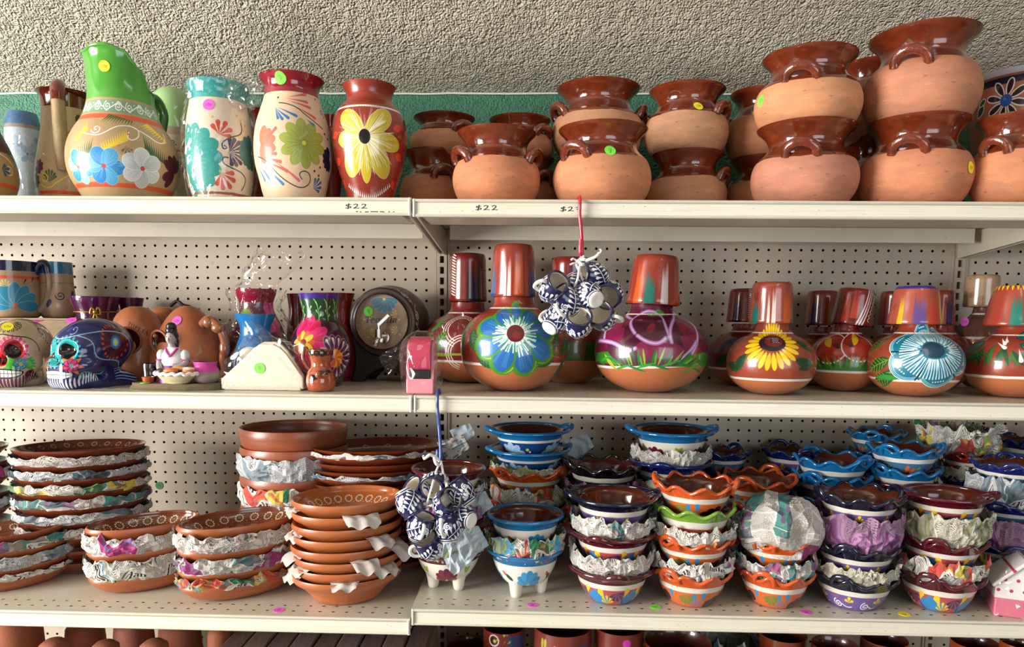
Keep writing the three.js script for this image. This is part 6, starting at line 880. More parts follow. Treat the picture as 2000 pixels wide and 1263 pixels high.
// napkin holder in film
{
  const z = 14.6, L = [[437, 761], [437, 744], [487, 698], [500, 684], [512, 678], [535, 678], [548, 684], [560, 696], [592, 742], [592, 761]], c = onPlane(515, 761, z), o = thing('napkin_holder', 'cream ceramic napkin holder with a green sticker in clear film', 'napkin holder', [c.x, M, z * IN]);
  const ka = offAxis(515), p = L.map(([a, b]) => { const v = onPlane(a, b, z); return [v.x - c.x, Math.max(0.0005, v.y - M + 0.002)]; });
  const plate = (pts, sx = 1, sy = 1) => { const s = new THREE.Shape(); pts.forEach(([a, b], i) => i ? s.lineTo(a * sx, b * sy) : s.moveTo(a * sx, b * sy)); s.closePath(); return new THREE.ExtrudeGeometry(s, { depth: 0.005, bevelEnabled: true, bevelSize: 0.002, bevelThickness: 0.002, bevelSegments: 3, steps: 1 }); };
  const cream = plain(0xd9d2be, 0.25, { clearcoat: 0.7, clearcoatRoughness: 0.1 });
  part('front_plate', plate(p).translate(0, 0.002, 0), cream, o); part('back_plate', plate(p, 0.96, 1.04).translate(-0.012, 0.002, -0.05), cream, o); part('base', new RoundedBoxGeometry(0.15, 0.008, 0.06, 2, 0.002).translate(0, 0.0045, -0.022), cream, o);
  const leafp = new THREE.SphereGeometry(1, 20, 14).scale(0.02, 0.014, 0.006).translate(-0.045, 0.066, -0.045); part('relief_leaf', leafp, cream, o);
  const st = new THREE.CircleGeometry(0.0105, 22); const sp = onPlane(506, 719, 15); st.translate(sp.x - c.x, sp.y - M, 0.0082); part('price_sticker', st, ST.green(), o);
  const FP = curveOf([[0.096, 0.002], [0.094, 0.02], [0.075, 0.05], [0.045, 0.085], [0.02, 0.105], [0.012, 0.128]], 40);
  part('film', rev(FP, { nx: 100, ny: 50, warp: (X, y, Z, th) => { const n = 1 - 2 * Math.abs(nz(X * 36 + 8, y * 36, Z * 36)) + 0.4 * (1 - 2 * Math.abs(nz(X * 80, y * 80, Z * 80))); const s = 1 + 0.09 * n; return [X * s - (y > 0.09 ? (y - 0.09) * 0.8 : 0), y + 0.004 * n, Z * s * 0.42 - 0.02]; } }), plastic, o, 'clear film gathered at the top');
  const tail = new THREE.PlaneGeometry(0.06, 0.035, 20, 12); { const a = tail.attributes.position; for (let i = 0; i < a.count; i++) { const x = a.getX(i), y = a.getY(i); a.setXYZ(i, x, y * (1 - (x + 0.03) * 6) + 0.01 * nz(x * 60, y * 60), 0.008 * nz(x * 50, y * 50, 3)); } tail.computeVertexNormals(); const e = onPlane(560, 672, 13.8); tail.rotateZ(-0.5); tail.translate(e.x - c.x, e.y - M, e.z - z * IN); } part('film_tail', tail, plastic, o);
}
// pink flower vase and red vases
{
  const V = trace(625, 10.2, M, [[572, 42], [580, 40], [596, 37], [612, 34], [626, 36], [642, 48], [662, 58], [688, 62], [715, 56], [738, 44], [750, 34]]);
  const tex = skin(V, 1.7, '#3a0d2a', (g, W, H) => {
    const m = V.m; band(g, W, 0, m(625, 583)[1], '#3a1f7e'); band(g, W, m(625, 583)[1], m(625, 625)[1] - m(625, 583)[1], '#15401f');
    for (let i = 0; i < 12; i++) { const x = -W / 2 + W * i / 12; stroke(g, [[x, m(625, 584)[1]], [x + 14, m(625, 592)[1]], [x + 16, m(625, 625)[1]]], '#7fbf6a', 2.6); for (let j = 0; j < 4; j++) drop(g, x + 14, m(625, 622 - j * 8)[1], 13, 4.4, j % 2 ? -2.3 : -0.8, '#9ad07a'); }
    const c = m(592, 668); for (let i = 0; i < 11; i++) { const a = -2.2 + i * 0.42; petal(g, ...c, 62, 20, a, i % 2 ? '#c8144e' : '#d81e6e', '#e0407e', 0.8); stroke(g, [c, [c[0] + 50 * Math.cos(a), c[1] + 50 * Math.sin(a)]], 'rgba(140,10,50,.7)', 1.6); } for (let i = 0; i < 10; i++) petal(g, ...c, 26, 10, i * 0.63, i % 2 ? '#d8b82c' : '#c85a1c'); dot(g, ...c, 7, '#7a2a10');
    const d = m(655, 700); for (let i = 0; i < 12; i++) { const a = -2.0 + i * 0.36; petal(g, d[0], d[1], 50, 15, a, '#4a1238', '#a88ab0', 1.6); drop(g, d[0] + 24 * Math.cos(a), d[1] + 24 * Math.sin(a), 20, 6, a, '#ddd6b8'); } for (let i = 0; i < 8; i++) petal(g, ...d, 20, 9, -1.5 + i * 0.5, i % 2 ? '#d8522c' : '#e0a02c'); waveBand(g, W, m(625, 742)[1], 8, '#2a4a22', 2, 2);
  });
  vase('flower_vase', 'vase with violet rim, green leaf neck and big hot pink flower', V, [['body', 0, 1, painted(tex, 0.22, 0.9)]], { inner: glaze(0x2a1560), depth: 0.07 });
  vase('plain_vase', 'dark red flared vase standing behind the hot pink flower vase', trace(652, 5.2, M, [[571, 43], [582, 40], [605, 34], [625, 34], [660, 44], [700, 46], [745, 36]]), [['body', 0, 1, glaze(0x6e1210, 0.25)]], { inner: glaze(0x3a0a08) });
  vase('plain_vase', 'dark red vase peeping out between the wrapped vase and the pink flower vase', trace(582, 3, M, [[573, 22], [585, 20], [605, 18], [640, 22], [700, 24], [745, 20]]), [['body', 0, 1, glaze(0x741614, 0.25)]], { inner: glaze(0x3a0a08), depth: 0.05 });
}
// small brown face mug
{
  const V = trace(626, 14.6, M, [[682, 25], [690, 26], [697, 23], [706, 20], [716, 20], [726, 26], [742, 30], [756, 28], [762, 25]], 0, 764);
  const tex = skin(V, 3, '#9c4a26', (g, W, H) => { const m = V.m; mottle(g, W, H, ['rgba(170,90,50,.3)', 'rgba(110,45,22,.3)'], 50, 4, 1, 5); for (let i = 0; i < 14; i++) { g.fillStyle = '#33160c'; g.beginPath(); g.ellipse(-W / 2 + W * i / 14, m(626, 688)[1] + 2, 8, 5 + (i % 3), 0, 0, TAU); g.fill(); } for (const [a, b, r, s] of [[612, 737, 9, 5], [632, 727, 11, 3.5], [642, 725, 8, 3]]) { g.fillStyle = '#2c120a'; g.beginPath(); g.ellipse(...m(a, b), r, s, 0.3, 0, TAU); g.fill(); } });
  const o = vase('face_mug', 'tiny glossy brown jug with dark drips in front of the hot pink flower vase', V, [['body', 0, 1, painted(tex, 0.12, 1)]], { inner: glaze(0x2c120a), th: 0.003, depth: 0.03, cat: 'mug' });
  part('handle', earHandle(V.P, -1.35, V.P.H * 0.9, V.P.H * 0.5, 0.012, 0.0032), glaze(0x7a3a1e, 0.15), o); part('nose', new THREE.SphereGeometry(0.006, 14, 10).scale(1, 1.3, 1).translate(0.004, V.P.H * 0.42, V.R * 0.98), glaze(0x8c4424, 0.12), o);
}
// tequila barrel on its stand
{
  const z = 7.2, c = onPlane(746, 628, z), R = 68 * mmpp(z) * offAxis(746), L = 5.1 * IN, o = thing('barrel', 'dark clay tequila barrel with painted end, metal tap and white vine', 'barrel', [c.x, c.y, z * IN]);
  o.position.set(c.x, M, z * IN); o.rotation.y = -0.1; const cy = c.y - M;
  const BP = curveOf([[R * 0.8, -0.006], [R * 0.84, 0.002], [R * 0.98, 0.001], [R, 0.004], [R * 1.02, L * 0.12], [R * 1.09, L * 0.5], [R * 1.02, L * 0.88], [R * 0.97, L], [R * 0.6, L], [0, L]], 60);
  const tex = skin({ R: BP.R, L: BP.L }, 1.6, '#33211c', (g, W, H) => { mottle(g, W, H, ['rgba(70,48,40,.25)', 'rgba(30,18,14,.3)'], 80, 2); const y = H * (1 - 0.125); for (let i = 0; i < 9; i++) { const x = -W / 2 + W * (i + 0.5) / 9; spiral(g, x, y - 5, 11, 1.5, 0, i % 2 ? 1 : -1, '#d9d3cc', 2.8); stroke(g, [[x - W / 18, y - 18], [x - 12, y + 5], [x + 8, y - 12], [x + W / 18, y - 6]], '#d9d3cc', 1.8); drop(g, x + 12, y + 4, 10, 5, -0.6, '#d9d3cc'); } const y2 = H * 0.42; band(g, W, y2 - 10, 24, '#2a4a66'); for (let i = 0; i < 12; i++) flower(g, -W / 2 + W * i / 12, y2, 12, 5, { c: '#b87a6a', c2: '#6a8aa0', core: '#d8c03c' }); });
  const bg = rev(BP, { nx: 72, ny: 44 }); bg.rotateX(-Math.PI / 2); bg.translate(0, cy, 0); part('body', bg, painted(tex, 0.5, 0.25), o);
  const ft = paintTex(512, 512, (g, w) => { g.fillStyle = '#927657'; g.fillRect(0, 0, w, w); g.save(); g.translate(256, 256); g.scale(2.5, 2.5); mottle(g, 200, 100, ['rgba(110,90,66,.3)', 'rgba(140,116,88,.25)'], 60, 4); for (let i = 0; i < 7; i++) petal(g, 8, -82, 52, 20, 0.2 + i * 0.45, '#3f7488', '#7aa8b4', 1.2); dot(g, 8, -82, 5, '#d8c83c'); petal(g, 36, -50, 22, 9, 0.6, '#b98a86'); g.lineCap = 'round'; for (const [a, b, s] of [[-62, -22, 1], [58, -22, -1], [-48, 44, 1], [60, 32, -1]]) { fan(g, a, b, 26, 6, 5, s > 0 ? -1.2 : 2.4, s > 0 ? 0.6 : 4.2, '#cdb552'); dot(g, a - 6 * s, b + 14, 3, '#cdb552'); } g.fillStyle = '#17100d'; g.font = 'italic bold 32px serif'; g.fillText('Tequila', -68, 4); stroke(g, [[-60, 2], [-50, -8], [-20, -10]], '#17100d', 2); g.restore(); });
  part('painted_end', new THREE.CircleGeometry(R * 0.82, 48).translate(0, cy, -0.002), painted(ft, 0.4, 0.5), o, 'painted barrel end');
  const chrome = new THREE.MeshPhysicalMaterial({ color: 0xd8d8d8, metalness: 1, roughness: 0.14 }), y0 = cy - 0.03;
  const tap = part('tap', merge([new THREE.CylinderGeometry(0.012, 0.013, 0.008, 24).rotateX(Math.PI / 2).translate(0.006, y0 - 0.004, 0.004), new THREE.CylinderGeometry(0.0055, 0.0055, 0.03, 16).rotateX(Math.PI / 2).translate(0.002, y0, 0.018), new THREE.CylinderGeometry(0.0075, 0.0075, 0.02, 16).translate(0.002, y0 + 0.004, 0.03), tube([[0.002, y0 - 0.004, 0.032], [0.0, y0 - 0.012, 0.037], [-0.004, y0 - 0.02, 0.037]], 0.0055, 12, 10)]), chrome, o, 'chrome tap');
  part('tap_lever', merge([new THREE.CylinderGeometry(0.004, 0.004, 0.012, 12).translate(0.002, y0 + 0.02, 0.03), new RoundedBoxGeometry(0.034, 0.0095, 0.005, 2, 0.002).rotateZ(0.75).translate(0.014, y0 + 0.034, 0.031)]), chrome, tap);
  const st = new THREE.CircleGeometry(0.0105, 22).translate(-0.03, cy + 0.022, 0.0005); part('price_sticker', st, ST.green(), o);
  const s = new THREE.Shape(); s.moveTo(-R * 1.0, 0); s.lineTo(-R * 0.72, 0); s.quadraticCurveTo(0, cy * 0.5, R * 0.72, 0); s.lineTo(R * 1.0, 0); s.quadraticCurveTo(R * 0.75, cy * 0.35, R * 0.98, cy * 0.62); s.absarc(0, cy, R * 1.1, -0.42, -Math.PI + 0.42, true); s.quadraticCurveTo(-R * 0.75, cy * 0.35, -R, 0); s.closePath();
  for (const zz of [-0.04, -0.115]) part('stand', new THREE.ExtrudeGeometry(s, { depth: 0.022, bevelEnabled: true, bevelSize: 0.002, bevelThickness: 0.002, bevelSegments: 2 }).translate(0, 0.002, zz), clay(0x2c1b17, 0.6), o, 'dark curved stand');
}
// pink tape dispenser in film
{
  const z = 15.2, c = onPlane(824, 765, z), o = thing('tape_dispenser', 'pink tape dispenser knotted into clear film at the shelf joint', 'tape dispenser', [c.x, M, z * IN]), pk = plain(0xd98a96, 0.35, { clearcoat: 0.5 }), pk2 = plain(0xb83a56, 0.3, { clearcoat: 0.5 }), w = 0.026;
  part('base', new RoundedBoxGeometry(w * 2, 0.03, 0.05, 3, 0.003).translate(0, 0.0155, 0), pk, o); for (const s of [-1, 1]) { const sh = new THREE.Shape(); sh.moveTo(-0.024, 0.028); sh.lineTo(0.03, 0.028); sh.lineTo(0.024, 0.06); sh.absarc(-0.004, 0.075, 0.026, 0, Math.PI, false); sh.closePath(); part('cheek', new THREE.ExtrudeGeometry(sh, { depth: 0.005, bevelEnabled: false }).rotateY(-Math.PI / 2).translate(s * (w - 0.003) + 0.0025, 0, -0.006), pk, o); }
  const wh = new THREE.CylinderGeometry(0.036, 0.036, 0.04, 40).rotateZ(Math.PI / 2).translate(0, 0.072, -0.002); part('tape_roll', wh, pk2, o, 'rose coloured roll'); part('black_slot', new RoundedBoxGeometry(0.038, 0.018, 0.012, 2, 0.002).translate(0, 0.038, 0.02), plain(0x1a1517, 0.3), o);
  const FP = curveOf([[0.034, 0.001], [0.037, 0.02], [0.04, 0.06], [0.036, 0.095], [0.018, 0.113], [0.006, 0.118]], 40); part('film', rev(FP, { nx: 90, ny: 50, warp: (X, y, Z) => { const n = 1 - 2 * Math.abs(nz(X * 50 + 4, y * 30, Z * 50)), s = 1 + 0.07 * n; return [X * s, y + 0.002 * n, Z * s * 1.12 - 0.002]; } }), plastic, o, 'creased clear film');
  for (const [a, b, c2, d, dz] of [[-0.02, 0.1, -0.07, 0.052, 0.012], [0.016, 0.112, 0.085, 0.128, -0.03]]) { const g = new THREE.PlaneGeometry(1, 1, 16, 8); const p = g.attributes.position; for (let i = 0; i < p.count; i++) { const f = p.getX(i) + 0.5, v = p.getY(i); const n = 0.006 * nz(f * 6, v * 4, a * 90); p.setXYZ(i, a + (c2 - a) * f - v * 0.018 * (d > 0.1 ? 0.4 : 1), b + (d - b) * f + v * (0.012 + 0.032 * f) * (d > 0.1 ? 1.4 : 0.8), 0.004 + dz * f + n * 2); } g.computeVertexNormals(); part('film_tail', g, plastic, o); }
}
// ---------------------------------------------------------------- bottom shelf, left bay: stacked clay dishes wrapped in newspaper
const LL = SHELF.lowL, LR = SHELF.low;
const ORD = ['top', 'second', 'third', 'fourth', 'fifth', 'sixth', 'seventh', 'eighth', 'ninth', 'tenth', 'eleventh', 'twelfth', 'thirteenth', 'fourteenth', 'fifteenth', 'sixteenth', 'seventeenth', 'eighteenth', 'nineteenth', 'twentieth', 'last but one', 'lowest'];
function rosettes(g, W, y, n, r, c1 = '#f4e8d4', c2 = '#66703c') { for (let i = 0; i < n; i++) { const x = -W / 2 + W * (i + 0.5) / n; for (let k = 0; k < 11; k++) { const a = k / 11 * TAU; dot(g, x + r * Math.cos(a), y + r * Math.sin(a), r * 0.23, c1); } dot(g, x, y, r * 0.36, c2); } }
function dishGeo(kind, R, h) {
  const prof = { plate: [[0, 0], [0.62, 0], [0.72, 0.06], [0.86, 0.42], [0.95, 0.72], [1.0, 0.86], [0.995, 1]], oval: [[0, 0], [0.55, 0], [0.72, 0.05], [0.88, 0.3], [0.97, 0.58], [1.02, 0.78], [1.02, 0.92], [0.985, 1]], bowl: [[0, 0], [0.5, 0], [0.58, 0.02], [0.7, 0.3], [0.82, 0.56], [0.93, 0.7], [0.99, 0.8], [1.01, 0.9], [0.985, 1]], pan: [[0, 0], [0.86, 0], [0.93, 0.04], [0.97, 0.3], [1.0, 0.7], [1.01, 0.9], [0.985, 1]] }[kind];
  const P = curveOf(prof.map(([r, y]) => [r * R, y * h]), 36), I = inside(P, R * 0.055, h * 0.85); return { P, I, out: rev(P, { nx: 56, ny: 16 }), inn: rev(I, { nx: 56, ny: 16 }) };
}
const dishInside = (I, n, r, yf, col = '#7a3a1c', c1, c2) => painted(skin({ R: I.R, L: I.L }, 1.2, col, (g, W, H) => { mottle(g, W, H, ['rgba(150,80,45,.2)', 'rgba(80,35,16,.25)'], 90, n); rosettes(g, W, H - H * yf, n, r, c1, c2); if (c1) for (let i = 0; i < n; i++) dot(g, -W / 2 + W * i / n, H - H * yf - r, 1.2, c1); }), 0.2, 0.9);
function dishStack({ name, cat, cx, z, shelfY, kind, Rpx, ratio, turn, h, rims, label, tint, inner, glossy, papers = [], news = [0, 2, 5], wob = 0.01, group }) {
  const R = Rpx * mmpp(z) * offAxis(cx), G = dishGeo(kind, R, h), rnd = rng(Math.round(cx)), body = glossy ? potGlaze(tint, 0.28) : clay(tint, 0.42, { clearcoat: 0.35, clearcoatRoughness: 0.25 }), inn = inner?.(G.I);
  const c0 = onPlane(cx, rims[0], z), sup = Math.hypot(Math.cos(turn) * ratio, Math.sin(turn));
  const ys = rims.map(p => onPlane(cx, p, z + R * sup / IN).y); let low = ys[ys.length - 1]; const step = ys.length > 1 ? (ys[0] - low) / (ys.length - 1) : h;
  while (low - step - h > shelfY + 0.002) { low -= step; ys.push(low); }
  while (ys.length > 1 && ys[ys.length - 1] - h < shelfY + step * 0.4) ys.pop();
  ys.push(shelfY + h); papers = papers.filter(p => p[0] < ys.length);
  ys.forEach((y, i) => {
    const last = i === ys.length - 1, o = thing(name, label(ORD[i], last, i), cat, [c0.x + (rnd() - 0.5) * 2 * wob * R, last ? shelfY : y - h, z * IN + (rnd() - 0.5) * wob * R], turn + (rnd() - 0.5) * wob * 4, group); if (last && y - h > shelfY + 0.001) o.position.y = y - h;
    o.scale.z = ratio; part('body', G.out, body, o); part('interior', G.inn, i === 0 ? inn || body : body, o);
  });
  papers.forEach(([k, a, b, s, amp = 0.006], j) => {   // sheet between dish k and the one above: from a to b of the gap
    const y1 = ys[k - 1] - h * 0.35, y0 = ys[k] - h * 0.12, hh = Math.max(0.012, (y1 - y0) * b);
    const o = solo('newspaper_sheet', crumple(R * 0.965, R * 0.965 * ratio, hh, s, { amp, flare: 0.01, tuck: 0.95 }), newsMat(news[j % news.length]), 'crumpled newspaper under the ' + label(ORD[k - 1], false, k - 1).replace(/^.*?(clay)/, ORD[k - 1] + ' $1').replace(ORD[k - 1] + ' ' + ORD[k - 1], ORD[k - 1]), 'newspaper', [c0.x, y0, z * IN]); o.rotation.y = turn;
  });
  return { ys, R, x: c0.x };
}
const TC = 0xb0603a;
// tall stack of oval platters at the back
dishStack({ name: 'oval_platter', cat: 'platter', cx: 158, z: 8.6, shelfY: LL, kind: 'plate', Rpx: 142, ratio: 0.62, turn: 0.38, h: 0.03, rims: [884, 912, 940, 968, 997, 1026, 1054], tint: 0x8a4028, glossy: true, inner: I => dishInside(I, 26, 6, 0.16, '#5a2a1c', '#b89a86', '#4a3a2c'), label: o => o + ' clay platter of the tall papered stack beside the pegboard', papers: [[1, 0, 0.9, 1], [2, 0, 0.9, 2], [3, 0, 0.9, 3], [4, 0, 0.9, 4], [5, 0, 0.9, 5], [6, 0, 0.9, 6]], news: [0, 2, 5, 0, 2, 0] });
dishStack({ name: 'oval_platter', cat: 'platter', cx: -88, z: 7, shelfY: LL, kind: 'plate', Rpx: 126, ratio: 0.66, turn: 0.1, h: 0.03, rims: [882, 912, 944, 974, 1004], tint: 0x8a4028, glossy: true, inner: I => dishInside(I, 24, 6, 0.16, '#5a2a1c', '#b89a86', '#4a3a2c'), label: o => o + ' clay platter of the dark stack cut off by the frame', papers: [[2, 0, 0.9, 7], [4, 0, 0.9, 8]], news: [1, 2] });
dishStack({ name: 'oval_platter', cat: 'platter', cx: 14, z: 13.2, shelfY: LL, kind: 'plate', Rpx: 138, ratio: 0.6, turn: 0.68, h: 0.028, rims: [1058, 1090, 1124, 1156, 1182], tint: TC, glossy: false, inner: I => dishInside(I, 20, 8, 0.2, '#7e4426', '#f0e2cc', '#5f8a64'), label: o => o + ' clay platter of the stack with white dotted rosettes on top', papers: [[1, 0, 0.95, 11, 0.005], [2, 0, 0.95, 12, 0.005], [3, 0, 0.95, 13, 0.005], [4, 0, 0.95, 14, 0.005]], news: [0, 2, 0, 5] });
// two stacks of deep oval dishes
dishStack({ name: 'oval_dish', cat: 'dish', cx: 284, z: 12.6, shelfY: LL, kind: 'oval', Rpx: 118, ratio: 0.6, turn: 0.66, h: 0.036, rims: [1038, 1084, 1134], tint: 0xb8663a, inner: I => dishInside(I, 21, 9, 0.24, '#7a3c1e', '#f6ead6', '#6f7a44'), label: o => o + ' deep oval clay dish of the three dish stack wrapped in newspaper', papers: [[1, 0, 0.98, 21, 0.009], [2, 0, 0.98, 22, 0.009]], news: [1, 5] });
dishStack({ name: 'oval_dish', cat: 'dish', cx: 470, z: 13.4, shelfY: LL, kind: 'oval', Rpx: 128, ratio: 0.6, turn: 0.68, h: 0.036, rims: [1036, 1080, 1122, 1166], tint: 0xb8663a, inner: I => dishInside(I, 21, 9, 0.24, '#7e3f20', '#f6ead6', '#6f7a44'), label: o => o + ' deep oval clay dish of the four dish stack beside the bowls', papers: [[1, 0, 0.98, 31, 0.009], [2, 0, 0.98, 32, 0.009], [3, 0, 0.98, 33, 0.009]], news: [1, 0, 5] });
// straight sided pans and wide platters at the back
{
  const S = dishStack({ name: 'clay_pan', cat: 'pan', cx: 574, z: 5.6, shelfY: LL, kind: 'pan', Rpx: 110, ratio: 0.9, turn: 0.1, h: 0.048, rims: [846, 884, 942, 1000], tint: 0xa05434, label: o => o + ' straight sided clay pan in the stack touching the middle shelf', papers: [[2, 0, 1, 41, 0.007], [3, 0, 1, 42, 0.007]], news: [2, 5] });
  const p = onPlane(566, 929, 9.4), st = new THREE.CircleGeometry(0.0095, 20); solo('price_sticker', st, ST.yellow(), 'yellow round price sticker stuck on a straight sided pan', 'sticker', [p.x, p.y, p.z]);
  dishStack({ name: 'oval_platter', cat: 'platter', cx: 744, z: 6.4, shelfY: LL, kind: 'plate', Rpx: 138, ratio: 0.66, turn: 0.34, h: 0.026, rims: [884, 898, 912, 926, 941], tint: 0x9c4624, glossy: true, inner: I => dishInside(I, 14, 9, 0.3, '#5e2613', '#c8a890', '#5e2613'), label: o => o + ' wide glazed platter of the stack under the middle shelf joint', papers: [[1, 0, 0.9, 51, 0.006], [4, 0, 0.9, 52, 0.006]], news: [0, 2] });
}
// round bowls parted with white paper
{
  const S = dishStack({ name: 'clay_bowl', cat: 'bowl', cx: 678, z: 14.3, shelfY: LL, kind: 'bowl', Rpx: 113, ratio: 0.82, turn: 0.4, h: 0.056, rims: [990, 1014, 1038, 1061, 1083, 1104, 1124, 1146], tint: 0xc06c3a, inner: I => dishInside(I, 24, 8.5, 0.3, '#b5622c', '#f6ead6', '#8a6a3c'), wob: 0.018, label: o => o + ' orange brown clay bowl of the stack parted with white paper' });
  const paper = new THREE.MeshStandardMaterial({ color: 0xbfb8b2, roughness: 0.8, side: THREE.DoubleSide });
  [[1, -1.15, 0.03], [1, 0.5, 0.05], [3, -1.2, 0.035], [3, 0.85, 0.045], [4, 1.35, 0.075], [5, -1.25, 0.05], [5, 0.55, 0.05], [6, -0.9, 0.035], [7, -1.3, 0.045], [7, 0.15, 0.03], [6, 1.0, 0.035]].forEach(([k, a, out], i) => {
    const g = new THREE.PlaneGeometry(1, 1, 14, 10), p = g.attributes.position, y = S.ys[Math.min(k, S.ys.length - 1)] + 0.003, w = 0.3 + 0.1 * (i % 3);
    for (let j = 0; j < p.count; j++) { const u = p.getX(j) * w * 2 * (1 - 0.35 * (p.getY(j) + 0.5)), f = p.getY(j) + 0.5, th = a + u, r = S.R * (0.86 + f * 0.1) + f * out * 0.55 * (1 - Math.abs(u) * 1.1), n = 0.004 * Math.sin(u * 26 + i) * f; p.setXYZ(j, S.x + r * Math.sin(th), y + n - f * f * out * 0.35 + 0.004 * nz(u * 5, f * 3, i), 14.3 * IN + r * 0.86 * Math.cos(th)); }
    g.computeVertexNormals(); solo('paper_corner', g, paper, ['white paper corner under the ' + ORD[k - 1] + ' bowl of the tall bowl stack', 'white paper edge beside the ' + ORD[k - 1] + ' bowl of the tall bowl stack'][i % 2], 'paper', [0, 0, 0], 'white paper sheets between the clay bowls');
  });
}

// ---------------------------------------------------------------- bottom shelf, right bay: coloured bowls
const BR = 0.07, BH = 0.058;
const bowlP = curveOf([[0, 0], [0.034, 0], [0.0405, 0.0015], [0.051, 0.013], [0.059, 0.027], [0.0635, 0.04], [0.0665, 0.05], [0.07, 0.058]], 48);
const ruffle = (n, A) => (x, y, z, th, t) => { const w = Math.max(0, (t - 0.76) / 0.24), k = 1 + 0.06 * w * w + 0.05 * w * Math.sin(n * th + 0.6); return [x * k, y + A * w * w * Math.sin(n * th), z * k]; };
function bowlKit(n, A, flat) {
  const warp = n ? ruffle(n, A) : (x, y, z, th, t) => { const w = Math.max(0, (t - 0.82) / 0.18), k = 1 + (flat ? 0.12 : 0.05) * w * w; return [x * k, y, z * k]; };
  const edge = []; for (let i = 0; i < 96; i++) { const th = (i / 96 - 0.5) * TAU, [r, y] = sampleP(bowlP, 1); edge.push(warp(r * Math.sin(th), y, r * Math.cos(th), th, 1)); }
  const I = inside(bowlP, 0.005, 0.05);
  return { body: rev(bowlP, { t0: 0, t1: 0.84, nx: 64, ny: 22, warp }), rim: merge([rev(bowlP, { t0: 0.84, t1: 1, nx: 96, ny: 7, warp }), tube(edge, 0.0036, 192, 7, true)]), inn: rev(I, { nx: 80, ny: 14, warp: (x, y, z, th, t) => warp(x, y, z, th, Math.max(0, 1 - t * 2.2)) }), edge };
}
const KIT = { ruffle: bowlKit(9, 0.0055), plain: bowlKit(0, 0, true), foot: bowlKit(0, 0, false) };
const loopGeo = tube([[-0.019, 0.05, 0.067], [-0.018, 0.06, 0.0735], [-0.009, 0.0685, 0.077], [0.009, 0.0685, 0.077], [0.018, 0.06, 0.0735], [0.019, 0.05, 0.067]], 0.005, 30, 8);
const lugGeo = tube([[-0.022, 0.054, 0.066], [-0.016, 0.06, 0.08], [0, 0.064, 0.087], [0.016, 0.06, 0.08], [0.022, 0.054, 0.066]], 0.0055, 26, 8);
const legGeo = rev(curveOf([[0.0, 0], [0.009, 0], [0.0105, 0.002], [0.013, 0.014], [0.017, 0.026]], 12), { nx: 20, ny: 8 });
const SK = {};
